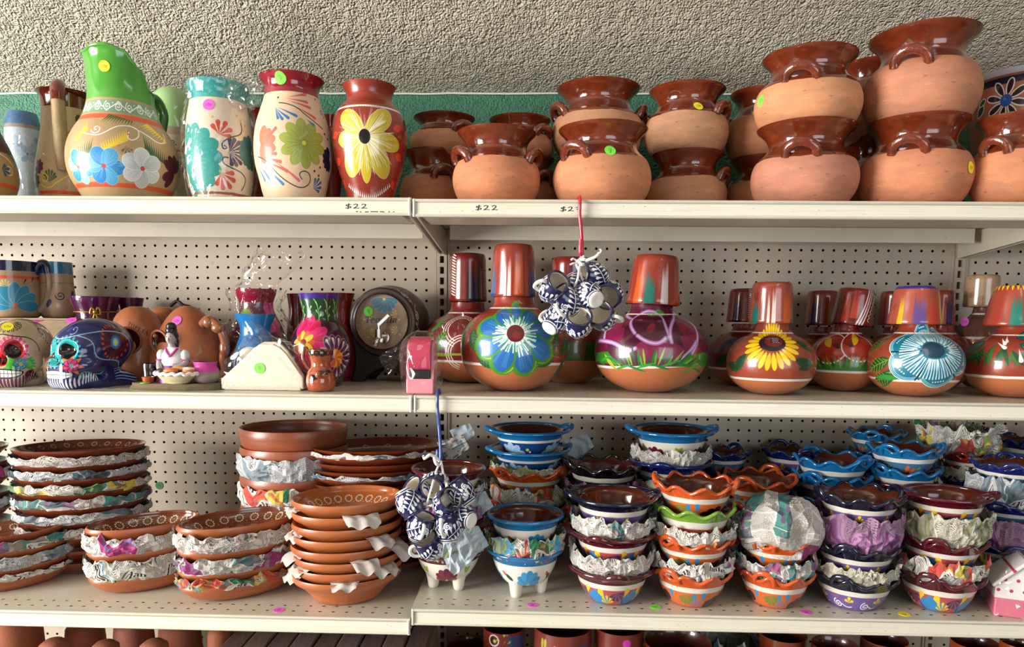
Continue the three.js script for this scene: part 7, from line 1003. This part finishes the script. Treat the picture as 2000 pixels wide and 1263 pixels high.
function bowlSkin(key) {
  return SK[key] ??= painted(skin({ R: 0.07, L: bowlP.L }, 2, '#d8d2c6', (g, W, H) => {
    const y0 = H * 0.255, R = rng(key.length * 7), f = (n, fn) => { for (let i = 0; i < n; i++) fn(-W / 2 + W * (i + 0.5) / n, i); };
    mottle(g, W, H, ['rgba(225,220,210,.5)', 'rgba(200,192,178,.3)'], 40, 3);
    if (key === 'orange') { band(g, W, y0, H, '#c9622c'); f(6, (x, i) => { if (i % 2) { dot(g, x, y0 + 22, 13, '#2b1420'); dot(g, x + 18, y0 + 17, 12, '#33182a'); dot(g, x - 15, y0 + 28, 12, '#2b1420'); } else { fan(g, x, y0 + 4, 22, 8, 6, 0.3, 2.6, '#6a7a34'); drop(g, x + 26, y0 + 22, 20, 10, -2.0, '#2f84b4'); fan(g, x + 24, y0 + 30, 16, 5, 5, -2.9, -0.3, '#5f7ab0'); } drop(g, x - 34, y0 + 20, 18, 11, -1.6, '#2a86be'); }); }
    else if (key === 'burgundy') { band(g, W, y0, H, '#a84a4c'); f(5, x => { for (let k = 0; k < 5; k++) petal(g, x + 40, y0 + 36, 34, 14, -2.8 + k * 0.55, '#2a7fb6', '#2f8ac0', 0.8); drop(g, x - 30, y0 + 22, 22, 13, -2.0, '#e3b92a'); fan(g, x - 24, y0 + 34, 22, 6, 5, -2.6, -0.6, '#e3b92a'); fan(g, x - 4, y0 + 4, 20, 7, 5, 0.2, 2.4, '#3a2c5a'); drop(g, x + 8, y0 + 12, 26, 8, 1.2, '#4a3a72'); drop(g, x + 14, y0 + 16, 18, 11, -1.2, '#e3b92a'); }); }
    else if (key === 'navy') { band(g, W, y0, H, '#66528f'); f(7, x => { spiral(g, x, y0 + 22, 11, 1.7, 0, 1, '#eeeaf0', 2.6); stroke(g, [[x + 10, y0 + 22], [x + 20, y0 + 32], [x + 32, y0 + 26]], '#eeeaf0', 2.6); fan(g, x + 26, y0 + 16, 12, 7, 3, -2.4, -0.7, '#dcbb2e'); dot(g, x + 2, y0 + 5, 2, '#c8483a'); dot(g, x - 5, y0 + 6, 1.8, '#c8483a'); }); }
    else if (key === 'blue') { band(g, W, y0, H, '#3c6a90'); f(6, x => { petal(g, x, y0 + 26, 22, 9, -1.2, '#d8662c'); petal(g, x + 12, y0 + 28, 20, 8, -1.0, '#d8662c'); spiral(g, x - 22, y0 + 20, 9, 1.4, 0, 1, '#14203a', 2.4); drop(g, x + 24, y0 + 18, 16, 7, -0.6, '#7a9a44'); }); }
    else if (key === 'bluewhite') { g.fillStyle = '#ded8cc'; g.fillRect(-W / 2, 0, W, H); f(4, x => { for (let k = 0; k < 7; k++) petal(g, x, H * 0.55, 33, 14, -3.1 + k * 0.52, k % 2 ? '#2a85b8' : '#3a95c4', '#5aa8d0', 0.8); petal(g, x + 48, H * 0.34, 24, 9, 0.7, '#1c3a1e'); petal(g, x + 42, H * 0.3, 12, 6, 0.7, '#c8402c'); dot(g, x, H * 0.57, 3.4, '#d8b83c'); }); }
    else if (key === 'burgwhite') { g.fillStyle = '#d9d5c6'; g.fillRect(-W / 2, 0, W, H); f(4, x => { for (let k = 0; k < 7; k++) petal(g, x, H * 0.56, 33, 14, -3.1 + k * 0.52, k % 2 ? '#5c1030' : '#6e1a3e', '#7a2a4a', 0.8); petal(g, x + 46, H * 0.24, 20, 9, 0.9, '#8aa03a'); petal(g, x + 62, H * 0.24, 20, 9, 2.2, '#8aa03a'); dot(g, x, H * 0.58, 3.4, '#d8c06c'); }); }
    else if (key === 'pot') { g.fillStyle = '#15407a'; g.fillRect(-W / 2, y0 - 4, W, H); f(4, x => { for (let k = 0; k < 5; k++) petal(g, x, y0 + 30, 34, 14, -2.9 + k * 0.65, '#8fb6d0', '#c8dae6', 1); dot(g, x + 40, y0 + 12, 4, '#b8c83a'); dot(g, x + 46, y0 + 18, 3, '#e8e4dc'); }); }
    else if (key === 'green') { band(g, W, y0 + 4, H, '#b8563a'); f(5, x => dot(g, x, y0 + 16, 10, '#8a1c24')); }
    else { band(g, W, y0, H, '#2a2230'); }
  }), 0.3, 0.7);
}
const COL = { orange: 0xc4501c, green: 0x6f9a34, navy: 0x0d0f26, burgundy: 0x4e0d1c, blue: 0x1268a0, black: 0x0a090c, cobalt: 0x12205e, red: 0x8a1a12 };
const LUG = { plain: lugGeo, ruffle: loopGeo };
function colourBowl(kit, rim, skinKey, x, y, z, R, H, label, { hands = [-1.2, 1.95], feet = false, group, ratio = 1, turn = 0, inn = 0x5a2413 } = {}) {
  const K = KIT[kit], o = thing(feet ? 'footed_bowl' : kit === 'ruffle' ? 'ruffled_bowl' : 'painted_bowl', label, 'bowl', [x, y, z], turn, group), m = glaze(COL[rim], 0.16), lift = feet ? 0.022 : 0;
  const g = new THREE.Group; o.scale.set(R / BR, H / BH, R / BR * ratio);
  const rm = part('rim', K.rim, m, o, rim + ' glazed rim'), kids = [part('body', K.body, bowlSkin(skinKey), o), rm, part('interior', K.inn, glaze(inn, 0.14), o, 'brown glazed inside')];
  if (!feet) for (const a of hands) { const h = part('handle', LUG[kit] || lugGeo, m, rm); h.rotation.y = a; }
  else { kids.forEach(k => { k.position.y = lift * 0.8; k.scale.y = 0.78; }); for (let i = 0; i < 3; i++) { const a = i / 3 * TAU + (feet === 2 ? 0 : 0.6), l = part('leg', legGeo, plain(0xd8d2c6, 0.35, { clearcoat: 0.5 }), o); l.position.set(0.032 * Math.sin(a), 0, 0.032 * Math.cos(a)); } }
  return o;
}
const CNAME = { orange: 'orange', green: 'lime green', navy: 'navy', burgundy: 'burgundy', blue: 'turquoise blue', black: 'black', cobalt: 'cobalt blue', red: 'dark red' };
function bowlStack(cx, z, Rpx, base, levels, where, { H = 0, news = 0, step = 0, seed = 1, papers = true, amp = 0.009 } = {}) {
  const R = Rpx * mmpp(z) * offAxis(cx), f = R / BR, c = onPlane(cx, levels[0].y, z), rnd = rng(seed * 17 + 3);
  const ys = levels.map(l => onPlane(cx, l.y, z + R / IN).y); let last = ys.length - 1; const L = levels.slice();
  if (step) while (ys[last] - LR > 0.075 * f + step) { ys.push(ys[last] - step); L.push({ ...levels[levels.length - 1], hid: 1 }); last++; }
  const h = H || Math.min(0.07, Math.max(0.045, L[last].feet ? ys[last] - LR : Math.min(ys[last] - LR, 0.06 * f)));
  L.forEach((l, i) => {
    const bottom = i === last, hh = bottom ? ys[i] - LR : Math.min(h, 0.06 * f), dx = (l.dx || 0) * mmpp(z);
    const word = bottom ? 'bottom' : ORD[i], lab = `${CNAME[l.c]} rimmed ${l.feet ? 'footed ' : l.k === 'ruffle' ? 'ruffled ' : ''}bowl, ${word} of the stack ${where}`;
    colourBowl(l.k || 'plain', l.c, l.s, c.x + dx, ys[i] - hh, z * IN, R * (l.f || 1), hh, lab, { hands: l.h || [-1.1 + rnd() * 0.6, 2.0 + rnd() * 0.6], feet: l.feet, turn: l.turn ?? (rnd() - 0.5) * 0.5, ratio: l.r || 1, inn: l.inn });
    if (!bottom && papers && l.p !== 0) { const y0 = ys[i + 1] - 0.006, top = ys[i] - hh * 0.5; if (top - y0 > 0.012) solo('newspaper_sheet', crumple(R * 0.94, R * 0.94, top - y0, seed * 10 + i, { amp: amp, flare: 0.016, tuck: 0.86 }), newsMat((news + i) % 6), `crumpled newspaper under the ${word} bowl of the stack ${where}`, 'newspaper', [c.x, y0, z * IN]); }
  });
  return { R, x: c.x, ys };
}
const o_ = (y, k = 'ruffle', e = {}) => ({ y, c: 'orange', s: 'orange', k, ...e }), n_ = (y, k = 'ruffle', e = {}) => ({ y, c: 'navy', s: 'navy', k, ...e }), b_ = (y, k = 'ruffle', e = {}) => ({ y, c: 'burgundy', s: 'burgundy', k, ...e }), u_ = (y, k = 'ruffle', e = {}) => ({ y, c: 'blue', s: 'blue', k, ...e });
// front row
bowlStack(876, 13.6, 68, 1155, [{ y: 928, c: 'burgundy', s: 'burgwhite', k: 'foot', h: [] }, { y: 966, c: 'burgundy', s: 'burgwhite', k: 'foot', h: [] }, { y: 1030, c: 'burgundy', s: 'burgwhite', k: 'foot', h: [] }, { y: 1096, c: 'burgundy', s: 'burgwhite', k: 'foot', feet: 2, turn: 0.82 }], 'behind the blue hook mugs', { seed: 1, news: 2 });
bowlStack(1026, 14.6, 71, 1165, [{ y: 1022, c: 'blue', s: 'bluewhite', k: 'foot', h: [], turn: -0.4 }, { y: 1098, c: 'blue', s: 'bluewhite', k: 'foot', feet: 1, turn: 0.95 }], 'with white legs beside the hanging mugs', { seed: 2, news: 5 });
bowlStack(1198, 15.4, 76, 1180, [{ y: 985, c: 'navy', s: 'navy', k: 'plain', h: [-1.5, 1.7] }, b_(1056, 'plain', { h: [-0.4, 2.7] }), b_(1128, 'plain', { h: [-0.1, 3.0], turn: 0.1 })], 'next to the white legged bowls', { seed: 3, news: 0 });
bowlStack(1357, 15.6, 74, 1185, [o_(960, 'ruffle', { h: [-1.7, 1.45], p: 0 }), { y: 1006, c: 'green', s: 'green', k: 'ruffle', h: [2.2, -2.2] }, o_(1068, 'ruffle', { h: [-0.75, 2.5] }), o_(1134, 'ruffle', { h: [-0.95, 2.3] })], 'with a lime green bowl in it', { seed: 4, news: 4 });
const ballStack = bowlStack(1516, 15.6, 72, 1185, [o_(1070, 'ruffle', { h: [-0.9, 2.4] }), o_(1136, 'ruffle', { h: [-0.7, 2.5] })], 'topped with a newspaper ball', { seed: 5, news: 0 });
bowlStack(1677, 15.6, 80, 1193, [n_(982, 'ruffle', { h: [-1.75, 1.6] }), n_(1082), n_(1144, 'ruffle', { turn: 0 })], 'wrapped in mauve newspaper', { seed: 6, news: 3 });
bowlStack(1846, 15.6, 82, 1195, [b_(980, 'plain', { h: [1.5, -1.6], r: 0.9 }), b_(1070, 'ruffle', { h: [-0.6, 2.6] }), b_(1142, 'ruffle', { h: [-0.75, 2.5], turn: 0 })], 'with an oval burgundy bowl on top', { seed: 7, news: 4 });
bowlStack(1975, 12.8, 78, 1150, [{ y: 918, c: 'cobalt', s: 'blue', k: 'ruffle' }, { y: 996, c: 'cobalt', s: 'blue', k: 'ruffle' }, { y: 1078, c: 'cobalt', s: 'blue', k: 'ruffle' }, { y: 1140, c: 'cobalt', s: 'navy', k: 'ruffle' }], 'behind the dotted pink house', { seed: 8, news: 2 });
{ // newspaper ball
  const g = new THREE.IcosahedronGeometry(0.066, 7), p = g.attributes.position; for (let i = 0; i < p.count; i++) { const x = p.getX(i), y = p.getY(i), z = p.getZ(i), n = 1 + 0.24 * (1 - 2 * Math.abs(nz(x * 22, y * 22, z * 22))) + 0.08 * (1 - 2 * Math.abs(nz(x * 50, y * 50 + 4, z * 50))); p.setXYZ(i, x * n, y * n * 0.8, z * n); } g.computeVertexNormals(); { const uv = g.attributes.uv; for (let i = 0; i < uv.count; i++) uv.setXY(i, p.getX(i) * 4 + p.getZ(i) * 2 + 0.1 * nz(p.getX(i) * 20, p.getY(i) * 20), p.getY(i) * 5 + 0.2 * nz(p.getY(i) * 16, p.getX(i) * 16) + 0.3); }
  solo('newspaper_ball', g, newsMat(0), 'big ball of crumpled newspaper resting in an orange ruffled bowl', 'newspaper', [ballStack.x, ballStack.ys[0] + 0.022, 15.6 * IN]);
}
// back row
bowlStack(1034, 6.4, 70, 0, [{ y: 848, c: 'blue', s: 'pot', k: 'plain', h: [-1.4, 1.7], p: 0 }, { y: 888, c: 'blue', s: 'pot', k: 'plain', h: [-1.4, 1.7] }, o_(930, 'ruffle', { h: [-0.7, 1.0] }), o_(1000), o_(1060)], 'with two turquoise rimmed pots on top', { seed: 9, news: 3 });
bowlStack(1178, 8.4, 68, 0, [{ y: 920, c: 'black', s: 'black', k: 'ruffle', h: [-1.1, 2.0] }, { y: 965, c: 'black', s: 'black', k: 'ruffle' }, o_(1010)], 'behind the navy oval bowl', { seed: 10, news: 3, step: 0.045 });
bowlStack(1240, 4.4, 40, 0, [{ y: 910, c: 'red', s: 'orange', k: 'ruffle' }, { y: 960, c: 'red', s: 'orange', k: 'ruffle' }], 'half hidden behind the black ruffled bowls', { seed: 22, step: 0.05, papers: false });
bowlStack(1312, 7.2, 72, 0, [{ y: 850, c: 'blue', s: 'burgwhite', k: 'plain', h: [-1.6, 1.6] }, { y: 912, c: 'cobalt', s: 'blue', k: 'plain', h: [-0.6, 2.2] }, { y: 965, c: 'cobalt', s: 'blue', k: 'plain' }], 'crowned by a turquoise tray bowl', { seed: 11, news: 0, step: 0.05 });
bowlStack(1478, 8.6, 72, 0, [o_(948, 'ruffle', { h: [-0.7, 2.4] }), o_(1000)], 'behind the newspaper ball', { seed: 12, news: 0, step: 0.05 });
bowlStack(1546, 3.8, 56, 0, [{ y: 888, c: 'cobalt', s: 'navy', k: 'ruffle', h: [0.3, 3.4] }, { y: 930, c: 'cobalt', s: 'navy', k: 'ruffle' }], 'at the pegboard behind the orange bowls', { seed: 13, step: 0.05, papers: false });
bowlStack(1410, 4, 50, 0, [{ y: 890, c: 'cobalt', s: 'blue', k: 'ruffle' }, { y: 935, c: 'cobalt', s: 'blue', k: 'ruffle' }], 'low between cobalt and orange bowls', { seed: 23, step: 0.05, papers: false });
bowlStack(1626, 8.4, 70, 0, [u_(908, 'ruffle', { h: [0.35, 3.3] }), u_(940, 'ruffle', {}), u_(985)], 'of turquoise bowls behind the navy ones', { seed: 14, step: 0.05, papers: false });
bowlStack(1712, 3.0, 54, 0, [u_(852), u_(892), u_(935)], 'of turquoise bowls nearest the pegboard', { seed: 15, step: 0.05, papers: false });
bowlStack(1766, 9.2, 68, 0, [u_(884, 'ruffle', { h: [-1.0, 1.2] }), u_(926), { ...b_(962) }], 'with flame petals behind the burgundy bowls', { seed: 16, step: 0.05, papers: false });
bowlStack(1896, 8.0, 56, 0, [{ y: 896, c: 'red', s: 'orange', k: 'ruffle' }, { y: 945, c: 'cobalt', s: 'blue', k: 'ruffle' }], 'under the torn newspaper at the back', { seed: 17, step: 0.055, news: 4 });
bowlStack(2006, 4.0, 66, 0, [{ y: 868, c: 'cobalt', s: 'blue', k: 'ruffle' }, { y: 920, c: 'cobalt', s: 'blue', k: 'ruffle' }], 'in the far corner at the back', { seed: 18, step: 0.055, papers: false });
{ // torn newspaper at the back right, film scraps and hanging paper ends
  const p = onPlane(1872, 856, 6.4); solo('newspaper_sheet', crumple(0.062, 0.05, 0.055, 77, { amp: 0.016, flare: 0.03 }), newsMat(5), 'torn yellowed newspaper heap high at the back right', 'newspaper', [p.x, onPlane(1872, 888, 8.6).y, p.z]);
  for (const [x, y, z, s, m, l] of [[905, 846, 5.4, 0.024, 2, 'grey paper end sticking out beside the wide platters'], [888, 872, 6, 0.03, 0, 'folded newspaper flap beside the wide platters'], [1130, 870, 5, 0.03, 2, 'grey paper flap beside the turquoise rimmed pots'], [930, 985, 14.5, 0.03, 2, 'pale blue paper end behind the hanging mugs'], [905, 1062, 16.2, 0.045, 2, 'pale paper bunch under the hanging mugs']]) { const g = new THREE.PlaneGeometry(s * 2, s * 1.5, 18, 14), a = g.attributes.position; for (let i = 0; i < a.count; i++) { const X = a.getX(i), Y = a.getY(i); a.setXYZ(i, X, Y * (1 - X * 8), 0.3 * s * (1 - 2 * Math.abs(nz(X * 40 + x, Y * 40, 2)))); } g.rotateZ(0.5); const q = g.toNonIndexed(); q.computeVertexNormals(); const P = onPlane(x, y, z); solo('paper_flap', q, m === 2 ? plain(0xa8b2b8, 0.85) : newsMat(m), l, 'paper', [P.x, P.y, P.z]); }
}
// dotted pink house in film
{
  const z = 16.6, c = onPlane(1985, 1205, z), o = thing('dotted_house', 'pink and white house shaped piece with red dots in clear film', 'ornament', [c.x, LR, z * IN], -0.35);
  const dots = painted(paintTex(256, 256, (g) => { g.fillStyle = '#ded6d2'; g.fillRect(0, 0, 256, 256); const R = rng(4); for (let j = 0; j < 5; j++) for (let i = 0; i < 5; i++) dot(g, 26 + i * 52 + (j % 2) * 24, 26 + j * 52, 8, '#b02c4c'); }), 0.3, 0.7), pk = plain(0xc9697c, 0.35, { clearcoat: 0.5 });
  const w = 0.045; const uvq = g => { const p = g.attributes.position, uv = new Float32Array(p.count * 2); for (let i = 0; i < p.count; i++) { uv[2 * i] = p.getX(i) * 10 + 0.5; uv[2 * i + 1] = p.getY(i) * 10; } g.setAttribute('uv', new THREE.BufferAttribute(uv, 2)); return g; };
  part('base', new RoundedBoxGeometry(w * 2, 0.034, 0.07, 3, 0.003).translate(0, 0.017, 0), pk, o, 'pink base'); const s = new THREE.Shape(); s.moveTo(-w, 0.034); s.lineTo(w, 0.034); s.lineTo(w, 0.055); s.lineTo(0, 0.1); s.lineTo(-w, 0.055); s.closePath(); part('front', uvq(new THREE.ExtrudeGeometry(s, { depth: 0.064, bevelEnabled: false }).translate(0, 0, -0.032)), dots, o);
  for (const e of [-1, 1]) part('roof', uvq(new RoundedBoxGeometry(0.072, 0.006, 0.082, 2, 0.002).rotateZ(-e * 0.785 * 0.99).translate(e * 0.0255, 0.083, 0)), dots, o); part('chimney', new RoundedBoxGeometry(0.014, 0.022, 0.014, 2, 0.002).translate(0.02, 0.1, 0), pk, o);
  const FP = curveOf([[0.06, 0.002], [0.063, 0.03], [0.06, 0.07], [0.03, 0.105], [0.012, 0.115]], 30); part('film', rev(FP, { nx: 80, ny: 44, warp: (X, y, Z) => { const n = 1 - 2 * Math.abs(nz(X * 44 + 4, y * 40, Z * 44)), q = 1 + 0.08 * n; return [X * q, y + 0.002 * n, Z * q * 0.9]; } }), plastic, o, 'creased clear film');
}
// loose price dots on the shelves
for (const [x, y, Y, m, l] of [[1040, 1181, LR, 'pink', 'loose pink price dot in front of the white legged bowls'], [1280, 1185, LR, 'green', 'loose green price dot between two bowl stacks'], [1574, 1195, LR, 'pink', 'loose pink price dot in front of the orange bowls'], [1766, 1199, LR, 'yellow', 'loose yellow price dot in front of the burgundy bowls'], [545, 1191, LL, 'pink', 'torn pink price dot beside the clay bowls']]) { const p = onShelf(x, y, Y); solo('price_sticker', new THREE.CylinderGeometry(0.0105, 0.0105, 0.0006, 24), ST[m](), l, 'sticker', [p.x, Y + 0.0005, p.z]); }
{ const p = onPlane(311, 948, 0.05), m = stickerMat('#1f6a3a', 9); solo('price_sticker', new THREE.CircleGeometry(0.0095, 22), m, 'dark green price dot stuck on the pegboard', 'sticker', [p.x, p.y, 0.0016]); }
{ const p = onPlane(1884, 628, 5); solo('price_sticker', new THREE.CircleGeometry(0.0095, 22), ST.pink(), 'pink price dot on the dusty brown jug', 'sticker', [p.x, p.y, p.z]); }

// ---------------------------------------------------------------- under the bottom shelf
const BB = SHELF.base;
function lowPot(px, py, z, Rpx, label, tint, { lid = false, glossy = false, draw } = {}) {
  const R = Rpx * mmpp(z) * offAxis(px), c = onPlane(px, py, z), H = onPlane(px, py, z - (lid ? 0 : R / IN * 0.5)).y - BB, P = curveOf(lid ? [[0, 0], [R * 1.25, 0], [R * 1.3, 0.006], [R * 1.22, H * 0.4], [R * 1.08, H * 0.9], [R * 1.0, H - 0.003], [R * 0.94, H], [0, H]] : [[0, 0], [R * 0.6, 0], [R * 0.75, 0.01], [R, H * 0.4], [R * 0.98, H * 0.8], [R * 0.97, H]], 40);
  const o = thing(lid ? 'flower_pot' : 'clay_jar', label, lid ? 'pot' : 'jar', [c.x, BB, z * IN]);
  part('body', rev(P, { nx: 48, ny: 20 }), draw ? painted(skin({ R: P.R, L: P.L }, 0.8, tint, draw), 0.3, 0.7) : glossy ? potGlaze(tint, 0.25) : clay(tint, 0.7), o); if (!lid) part('interior', rev(inside(P, 0.006, H * 0.5), { nx: 40, ny: 10 }), glaze(0x4a1c10, 0.3), o);
}
[[30, 1190, 11, 52, 0xa05a38, 'upturned terracotta flower pot nearest the frame edge under the shelf'], [105, 1250, 14, 32, 0xa86448, 'upturned terracotta flower pot with a pale rim under the platters'], [205, 1254, 14, 30, 0x9c5a3e, 'second upturned terracotta flower pot under the deep dishes'], [300, 1252, 14, 30, 0xa8644a, 'third upturned terracotta flower pot under the deep dishes'], [165, 1215, 7, 40, 0xa05a3e, 'shadowed upturned flower pot behind the front ones'], [260, 1212, 7, 40, 0x945440, 'rosy upturned flower pot behind the front ones'], [350, 1215, 7, 42, 0xa05838, 'brown upturned flower pot beside the cardboard box'], [430, 1225, 12.5, 26, 0x94502f, 'narrow upturned flower pot touching the cardboard box']].forEach(([x, y, z, r, t, l]) => lowPot(x, y, z, r, l, t, { lid: true }));
lowPot(915, 1247, 6, 46, 'dark red round jar under the hanging blue hook', 0x6e221a, { glossy: true });
lowPot(985, 1212, 10.5, 44, 'red jar with a white ringed dot and blue picture', '#6e2018', { draw: (g, W, H) => { dot(g, -22, 16, 13, '#ded8d2'); dot(g, -22, 16, 10, '#2a1410'); dot(g, -20, 17, 4, '#c8a83c'); g.fillStyle = '#1f3f6a'; g.fillRect(10, 6, 46, 40); mottle(g, 40, 20, ['#b8a84a'], 8, 4, 1, 4); } });
lowPot(1100, 1208, 12, 60, 'red jar with a blue picture panel and white arc', '#7a3226', { draw: (g, W, H) => { g.fillStyle = '#2c4a6e'; g.fillRect(-18, 22, 72, 60); dot(g, 4, 40, 12, '#1a1210'); g.fillStyle = '#c99a7a'; g.fillRect(2, 38, 14, 16); for (const s of [-52, -44]) petal(g, s, 34, 24, 6, -1.5, '#a8a83a'); stroke(g, [[-20, 22], [-34, 34], [-38, 56]], '#e9e4de', 3); } });
lowPot(1210, 1210, 12, 52, 'red jar with yellow dots beside the picture jar', '#6e2a22', { draw: (g, W, H) => { for (let i = 0; i < 30; i++) { const R = rng(i + 2); dot(g, (R() - 0.5) * W, 26 + R() * 40, 3.4, '#c8a43c'); } dot(g, 10, 18, 9, '#c93aa8'); } });
lowPot(1325, 1238, 13.5, 70, 'wide glossy brown jar with a pale handle stroke', 0x6a2a16, { glossy: true });
lowPot(1530, 1226, 11, 50, 'orange brown jar under the orange bowls', 0x8c3e1c, { glossy: true });
lowPot(1632, 1248, 14, 50, 'dark brown glazed casserole under the navy bowls', 0x4a1c10, { glossy: true });
lowPot(1728, 1236, 12, 50, 'tan clay jar under the burgundy bowls', 0xa0562f);
lowPot(1905, 1243, 13, 52, 'bright orange brown jar beside the far upright', 0xa8481c, { glossy: true });
lowPot(1990, 1246, 14, 40, 'orange jar with a white stripe cut off by the frame', 0xb0501f, { glossy: true });
{ const p = onPlane(1440, 1235, 9); solo('newspaper_sheet', crumple(0.07, 0.05, 0.08, 91, { amp: 0.016, flare: 0.02 }), newsMat(2), 'crumpled grey newspaper standing under the orange bowls', 'newspaper', [p.x, onPlane(1440, 1255, 9).y - 0.06, p.z]); const o = thing('paper_bundle', 'wrapped bundle under the crumpled grey newspaper', 'bundle', [p.x, BB, p.z]); part('wrapping', rev(curveOf([[0, 0], [0.06, 0], [0.068, 0.02], [0.07, 0.2], [0.066, Math.max(0.1, onPlane(1440, 1255, 9).y - 0.06 - BB)]], 20), { nx: 36, ny: 12, warp: lumpy(0.05, 2, 3) }), newsMat(0), o); }
{ // flattened cardboard box top
  const a = onPlane(446, 1246, 13.4), b = onPlane(838, 1246, 13.4), y = a.y, o = thing('cardboard_box', 'long grey brown cardboard box with creased wrapping under the clay bowls', 'box', [(a.x + b.x) / 2, BB, 12 * IN]), w = (b.x - a.x) / 2, h = y - BB, card = clay(0x7c665c, 0.8);
  part('body', new RoundedBoxGeometry(w * 2, h - 0.006, 0.19, 2, 0.003).translate(0, (h - 0.006) / 2, 0), card, o);
  for (let i = 0; i < 9; i++) part('wrap_pleat', new RoundedBoxGeometry(w * 2 / 9 - 0.003, 0.008, 0.186, 2, 0.003).translate(-w + w * 2 * (i + 0.5) / 9, h - 0.002 + 0.0015 * (i % 2), 0), clay(i % 2 ? 0x86706a : 0x77625a, 0.6), o);
}
renderer.render(scene, camera);
